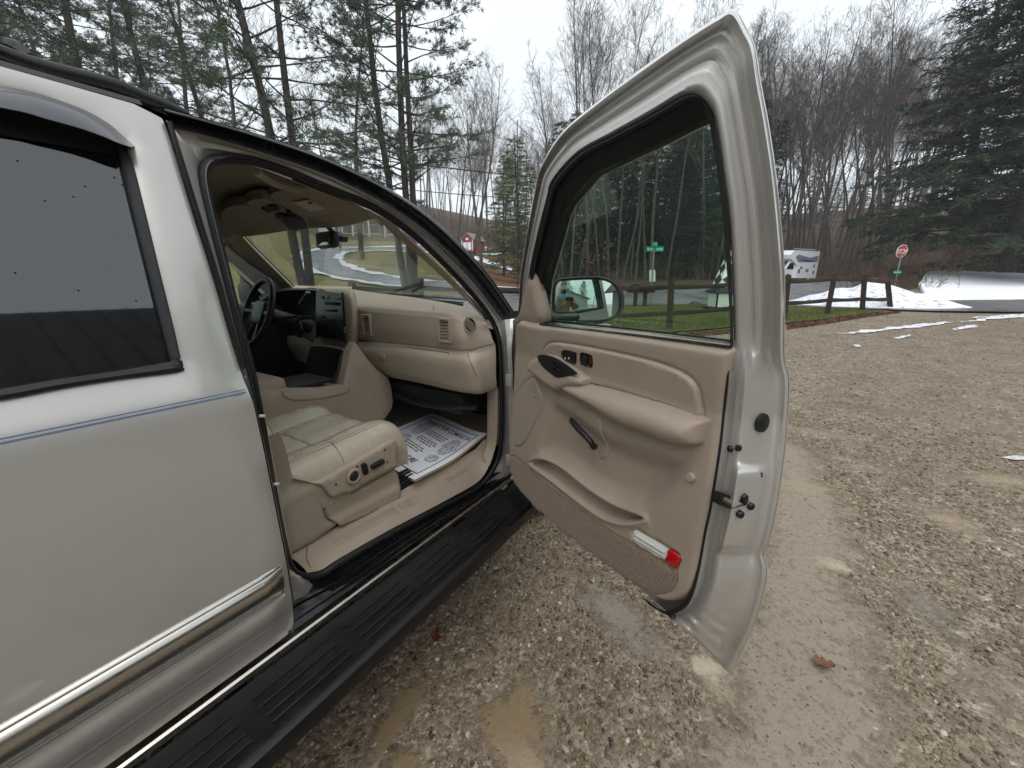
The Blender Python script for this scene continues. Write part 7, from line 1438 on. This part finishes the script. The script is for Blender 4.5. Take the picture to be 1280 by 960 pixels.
J = [pt(0, 0, .98) + (.15, .12), pt(0, .0, 1.12) + (.18, .135), pt(0, .0, 1.30) + (.195, .14), pt(0, -.01, 1.44) + (.13, .09), pt(0, .0, 1.53) + (.058, .06), pt(0, .02, 1.60) + (.062, .07), pt(0, .025, 1.68) + (.076, .095), pt(0, .02, 1.76) + (.07, .085), pt(0, .015, 1.81) + (.04, .05),
     pt(.215, -.01, 1.42) + (.082,), pt(.29, .02, 1.19) + (.066,), lc(.13, -.13, -.05) + (.036,), lc(.085, -.05, -.03) + (.030, .022),
     pt(-.215, -.01, 1.42) + (.082,), pt(-.29, .04, 1.19) + (.066,), lc(-.15, -.14, -.04) + (.036,), lc(-.10, -.06, -.03) + (.030, .022),
     pt(.10, 0, .86) + (.10,), pt(.11, .01, .48) + (.066,), pt(.12, -.03, .10) + (.045,), pt(.13, .09, .045) + (.042, .035), pt(-.10, 0, .86) + (.10,), pt(-.11, .01, .48) + (.066,), pt(-.12, -.03, .10) + (.045,), pt(-.13, .09, .045) + (.042, .035)]
E = [(0, 1), (1, 2), (2, 3), (3, 4), (4, 5), (5, 6), (6, 7), (7, 8), (3, 9), (9, 10), (10, 11), (11, 12), (3, 13), (13, 14), (14, 15), (15, 16), (0, 17), (17, 18), (18, 19), (19, 20), (0, 21), (21, 22), (22, 23), (23, 24)]
handc = [np.array(lc(.085, -.05, -.03)), np.array(lc(-.10, -.06, -.03))]
def pf_(c):
    if min(np.linalg.norm(c - h) for h in handc) < .075: return 0
    if c[2] > 1.545: return 0
    if c[2] < .14: return 3
    return 1 if c[2] > .90 else 2
skinmesh('body', J, E, [M['skin'], M['jacket'], M['denim'], M['boot']], PER, 2, pf_)
V, Fs = ellipsoid((0, 0, 0), (.088, .108, .10), 16, 10); mk('cap', [np.array(pt(v[0], v[1] + .018, max(1.745, 1.765 + v[2]))) for v in V], Fs, M['beanie'], PER, angle=180)
V, Fs = ellipsoid((0, 0, 0), (.066, .06, .062), 14, 10); mk('beard', [np.array(pt(v[0], v[1] + .075, 1.605 + v[2])) for v in V], Fs, M['beard'], PER, angle=180)
mb = MB(); mb.add(*ellipsoid(pt(0, .128, 1.675), (.014, .02, .026), 10, 7)); mb.obj('nose', M['skin'], PER, angle=180)
for s in (-1, 1):
    V, Fs = ellipsoid(pt(s * .034, .108, 1.70), (.012, .012, .008), 10, 7); mk('eye', V, Fs, M['ink'], PER); V, Fs = ellipsoid(pt(s * .034, .112, 1.722), (.018, .008, .005), 10, 6); mk('eyebrow', V, Fs, M['beard'], PER); V, Fs = ellipsoid(pt(s * .082, .02, 1.68), (.012, .022, .032), 10, 7); mk('ear', V, Fs, M['skin'], PER)
hood = [[np.array(pt(.10 * a * math.sin(t), .03 + .10 * a * math.cos(t) * .8, z)) for t in np.linspace(0, 2 * math.pi, 20, endpoint=False)] for a, z in ((1.15, 1.44), (1.18, 1.49), (1.02, 1.535), (.80, 1.545), (.72, 1.52))]
V, Fs = loft(hood, closed_u=True); mk('hood', V, Fs, M['hood'], PER, angle=180)
for sgn in (1, -1):      # fingers closed round the phone's edge, thumb behind
    for k in range(4):
        L = (.92, 1.0, .95, .78)[k]; u0 = -.030 - .017 * k + (0 if sgn > 0 else -.004); e = .078 if sgn > 0 else -.078
        Jf = [lc(e * 1.08, u0 - .004, -.03) + (.0105,), lc(e * 1.12, u0 + .002, -.008) + (.0095,), lc(e * (1.0 - .05 * L), u0 + .004, .0035) + (.0085,), lc(e * (1 - .26 * L), u0 + .002, .0055) + (.007,)]
        skinmesh('finger', Jf, [(0, 1), (1, 2), (2, 3)], [M['skin']], PER, 1)
    Jt = [lc(sgn * .085, -.075, -.03) + (.013,), lc(sgn * .070, -.05, -.040) + (.011,), lc(sgn * .05, -.03, -.032) + (.0085,)]
    skinmesh('thumb', Jt, [(0, 1), (1, 2)], [M['skin']], PER, 1)
PHN = MB(); Rp = np.array([_R, _U, -_F]).T; PHN.box(np.array(ph) - _F * .004 + _R * -.005 - _U * .0, (.150, .072, .008), rot=Rp, bev=.0035); tag(PHN.obj('phone', M['gloss'], None), 'dark phone held up in both hands by the bearded person in the mirror', 'phone')

# ================================================================== loose stones, leaves, grass
def pebbles(name, N, area, rmin, rmax, seed, lift=.02, cull=None):
    g = np.random.default_rng(seed); x, y = area(g, N); m, mc = mud_at(x, y); keep = g.random(len(x)) > m * 1.0
    keep &= ~((x < .17) & (y < 1.65) & (x > -3) & False); x, y, mc, m = x[keep], y[keep], mc[keep], m[keep]; n = len(x)
    r = rmin * (rmax / rmin) ** (g.random(n) ** 2.4); r *= np.where(m > .2, .6, 1)
    pal = np.array([lin(*c)[:3] for c in [(128, 113, 92), (145, 130, 107), (106, 93, 76), (160, 147, 126), (135, 115, 87), (88, 77, 64), (188, 179, 163), (138, 112, 80), (68, 62, 57), (117, 98, 73), (118, 110, 100), (150, 131, 102)]]); pw = np.array([16, 16, 12, 9, 9, 9, 3, 5, 5, 8, 8, 4], float); ci = g.choice(len(pal), n, p=pw / pw.sum()); col = pal[ci] * g.uniform(.68, 1.18, (n, 1)); col = col * (1 - .35 * np.clip(m, 0, 1))[:, None] + mc * (.35 * np.clip(m, 0, 1))[:, None]
    phi = (1 + 5 ** .5) / 2; ico = np.array([(-1, phi, 0), (1, phi, 0), (-1, -phi, 0), (1, -phi, 0), (0, -1, phi), (0, 1, phi), (0, -1, -phi), (0, 1, -phi), (phi, 0, -1), (phi, 0, 1), (-phi, 0, -1), (-phi, 0, 1)]) / math.sqrt(1 + phi ** 2)
    icf = np.array([(0, 11, 5), (0, 5, 1), (0, 1, 7), (0, 7, 10), (0, 10, 11), (1, 5, 9), (5, 11, 4), (11, 10, 2), (10, 7, 6), (7, 1, 8), (3, 9, 4), (3, 4, 2), (3, 2, 6), (3, 6, 8), (3, 8, 9), (4, 9, 5), (2, 4, 11), (6, 2, 10), (8, 6, 7), (9, 8, 1)])
    octv = np.array([(1, 0, 0), (-1, 0, 0), (0, 1, 0), (0, -1, 0), (0, 0, 1.), (0, 0, -1.)]); ocf = np.array([(0, 2, 4), (2, 1, 4), (1, 3, 4), (3, 0, 4), (2, 0, 5), (1, 2, 5), (3, 1, 5), (0, 3, 5)])
    zz = terrain(x, y) + np.array([mnoise.noise((p * 1.7, q * 1.7, 0)) * .008 for p, q in zip(x, y)]) - .006; Vall, Fall, Call, off = [], [], [], 0
    for sel, base, fac in ((r >= .0075, ico, icf), (r < .0075, octv, ocf)):
        k = int(sel.sum()); nv = len(base); rr = r[sel]; V = base[None] * (1 + g.uniform(-.28, .28, (k, nv, 1))) * rr[:, None, None]; V *= np.stack([g.uniform(.9, 1.45, k), g.uniform(.75, 1.05, k), g.uniform(.5, .8, k)], 1)[:, None]
        a, b = g.uniform(0, 6.28, k), g.normal(0, .35, k); ca, sa, cb, sb = np.cos(a), np.sin(a), np.cos(b), np.sin(b)
        Vx = V[..., 0] * cb[:, None] - V[..., 2] * sb[:, None]; Vz = V[..., 0] * sb[:, None] + V[..., 2] * cb[:, None]; Vy = V[..., 1]; X_ = Vx * ca[:, None] - Vy * sa[:, None]; Y_ = Vx * sa[:, None] + Vy * ca[:, None]
        Vall.append(np.stack([X_ + x[sel][:, None], Y_ + y[sel][:, None], Vz + (zz[sel] + rr * lift)[:, None]], -1).reshape(-1, 3)); Fall.append((fac[None] + (off + np.arange(k) * nv)[:, None, None]).reshape(-1, 3)); Call.append(np.repeat(col[sel], nv, 0)); off += k * nv
    o = fast_mesh(name, np.concatenate(Vall), np.concatenate(Fall), PEBM, smooth=False, attrs={'tone': ('FLOAT_COLOR', np.concatenate(Call))}); o['kind'] = 'stuff'; return o
PEBM = bpy.data.materials.new('pebble'); PEBM.use_nodes = True; N_ = PEBM.node_tree; bs = N_.nodes['Principled BSDF']; an = N_.nodes.new('ShaderNodeAttribute'); an.attribute_name = 'tone'
gn = N_.nodes.new('ShaderNodeNewGeometry'); nn_ = N_.nodes.new('ShaderNodeTexNoise'); nn_.inputs['Scale'].default_value = 190; nn_.inputs['Detail'].default_value = 4; N_.links.new(gn.outputs['Position'], nn_.inputs['Vector']); mx_ = N_.nodes.new('ShaderNodeMix'); mx_.data_type = 'RGBA'; mx_.blend_type = 'MULTIPLY'; mx_.inputs['Factor'].default_value = .7; rp_ = N_.nodes.new('ShaderNodeValToRGB'); rp_.color_ramp.elements[0].position = .3; rp_.color_ramp.elements[0].color = (.5, .48, .45, 1); rp_.color_ramp.elements[1].position = .65
N_.links.new(nn_.outputs['Fac'], rp_.inputs['Fac']); N_.links.new(an.outputs['Color'], mx_.inputs['A']); N_.links.new(rp_.outputs['Color'], mx_.inputs['B']); N_.links.new(mx_.outputs['Result'], bs.inputs['Base Color']); bs.inputs['Roughness'].default_value = .38; bs.inputs['Specular IOR Level'].default_value = .5
def sector(r0, r1, pw, a0, a1):
    def f(g, N): r = (r0 ** pw + (r1 ** pw - r0 ** pw) * g.random(N)) ** (1 / pw); a = np.radians(g.uniform(a0, a1, N)); return 1 + r * np.sin(a), r * np.cos(a)
    return f
pebbles('gravel_stones', 84000, sector(.42, 3.2, 1.4, -88, 30), .0022, .0115, 1)
pebbles('gravel_stones', 42000, sector(1.2, 5.0, 1.4, -34, 24), .003, .0125, 2)
pebbles('gravel_stones', 34000, sector(3.0, 17, .75, -14, 22), .005, .016, 3)
# fallen leaves
M['deadleaf'] = mat('dead_oak_leaf', lin(104, 66, 48), .6, spec=.4, var=.25, vscale=40); M['redleaf'] = mat('red_leaf', lin(104, 50, 34), .4, spec=.5, var=.25, vscale=40)
def leaf(name, p, s, rot, m, label, curl=.5):
    prof_l = [(0, -1.25, .02), (.0, -.75, .1), (.35, -.5, .1), (.22, -.3, .1), (.6, .0, .1), (.32, .15, .1), (.55, .5, .1), (.25, .6, .1), (.0, 1.0, .1)]; pts = [(x, y) for x, y, _ in prof_l] + [(-x, y) for x, y, _ in prof_l[-2:0:-1]]; pts[0] = (.02, -1.25)
    V2, T = fill2d(np.array(pts) * s, s * .14); q = PT(*p); V = []
    for x, y in V2: X_, Y_ = x * math.cos(rot) - y * math.sin(rot), x * math.sin(rot) + y * math.cos(rot); V.append((q[0] + X_, q[1] + Y_, q[2] + .008 + curl * (x * x + .35 * y * y) / s + .004 * math.sin(x * 9 / s) + .2 * s * mnoise.noise((x * 3 / s, y * 3 / s, rot))))
    Vs, Fs = solid_patch(np.array(V), T, np.array([0, 0, -.0008])); tag(mk(name, Vs, Fs, m, None, angle=60), label, 'leaf')
leaf('fallen_leaf', (1030, 832), .050, 1.9, M['deadleaf'], 'curled brown oak leaf lying on the muddy wheel track', .8)
leaf('fallen_leaf', (546, 797), .036, .6, M['redleaf'], 'wet dark red leaf in the gravel below the running board', .2)
leaf('fallen_leaf', (553, 801), .022, 2.4, M['redleaf'], 'small red leaf touching the wet dark red leaf', .3)
def scatter_leaves(name, polys, N, s0, s1, m, seed, lift=.012):
    g = np.random.default_rng(seed); V = []; 
    for poly, n in zip(polys, N):
        P = np.array([PT(*p)[:2] for p in poly]); mn, mx2 = P.min(0), P.max(0); q = g.uniform(mn, mx2, (n * 6, 2)); q = q[inside(q, P)][:n]; z = terrain(q[:, 0], q[:, 1]) + lift; s = g.uniform(s0, s1, len(q)); a = g.uniform(0, 6.28, len(q)); t1, t2 = g.normal(0, .22, len(q)), g.normal(0, .22, len(q))
        for dx, dy in ((-1, -.1), (0, -.6), (1, .1), (.1, .6)): V.append(np.stack([q[:, 0] + s * (dx * np.cos(a) - dy * np.sin(a)), q[:, 1] + s * (dx * np.sin(a) + dy * np.cos(a)), z + s * (dx * t1 + dy * t2)], 1))
    A = [np.concatenate(V[k::4]) for k in range(4)]; W = np.stack(A, 1).reshape(-1, 3); F_ = np.arange(len(W), dtype=np.int32).reshape(-1, 4); o = fast_mesh(name, W, F_, m, smooth=False); o['kind'] = 'stuff'
M['litterleaf'] = mat('litter_leaves', lin(122, 82, 66), .8, spec=.2, col2=lin(76, 52, 42), vscale=5, detail=4)
scatter_leaves('leaf_litter', [[(984, 412), (984, 404), (1034, 398), (1078, 392.5), (1125, 388.5), (1128, 390.5), (1080, 397), (1034, 405)], [(820, 424), (860, 416), (912, 411.5), (912, 417), (870, 421)], [(700, 420), (912, 409), (912, 404), (700, 412)]], [3800, 1200, 260], .018, .042, M['litterleaf'], 5)
M['blade'] = mat('grass_blade', lin(114, 124, 70), .8, spec=.2, col2=lin(92, 92, 54), vscale=2.5, detail=6)
def grass(name, poly, N, h0, h1, w_, m, seed, lift=.02):
    g = np.random.default_rng(seed); P = np.array([PT(*p)[:2] for p in poly]); mn, mx2 = P.min(0), P.max(0); q = g.uniform(mn, mx2, (N * 3, 2)); q = q[inside(q, P)][:N]; z = terrain(q[:, 0], q[:, 1]) + lift; n = len(q); h = g.uniform(h0, h1, n); a = g.uniform(0, 6.28, n); l1, l2 = g.normal(0, .5, n) * h, g.normal(0, .5, n) * h
    A = np.stack([q[:, 0] - w_ * np.cos(a), q[:, 1] - w_ * np.sin(a), z], 1); B_ = np.stack([q[:, 0] + w_ * np.cos(a), q[:, 1] + w_ * np.sin(a), z], 1); C_ = np.stack([q[:, 0] + l1, q[:, 1] + l2, z + h], 1); W = np.stack([A, B_, C_], 1).reshape(-1, 3); o = fast_mesh(name, W, np.arange(len(W), dtype=np.int32).reshape(-1, 3), m, smooth=False); o['kind'] = 'stuff'
grass('grass', [(640, 420), (760, 419), (820, 418), (871, 414), (912, 410), (983, 405), (1034, 399.5), (1078, 393.5), (1100, 389.5), (1000, 384.5), (905, 382), (775, 384), (640, 391)], 60000, .03, .08, .008, M['blade'], 8)

# ================================================================== damp air
mb = MB(); mb.box((0, 0, 44), (1420, 1420, 94)); hz = mb.obj('haze', None, None, smooth=False); hz['kind'] = 'stuff'
hm = bpy.data.materials.new('haze_air'); hm.use_nodes = True; N = hm.node_tree; N.nodes.clear(); o = N.nodes.new('ShaderNodeOutputMaterial'); pv = N.nodes.new('ShaderNodeVolumePrincipled'); pv.inputs['Density'].default_value = .0008; pv.inputs['Color'].default_value = (.93, .96, .98, 1); N.links.new(pv.outputs[0], o.inputs['Volume']); hz.data.materials.clear(); hz.data.materials.append(hm)
SC.cycles.volume_bounces = 1
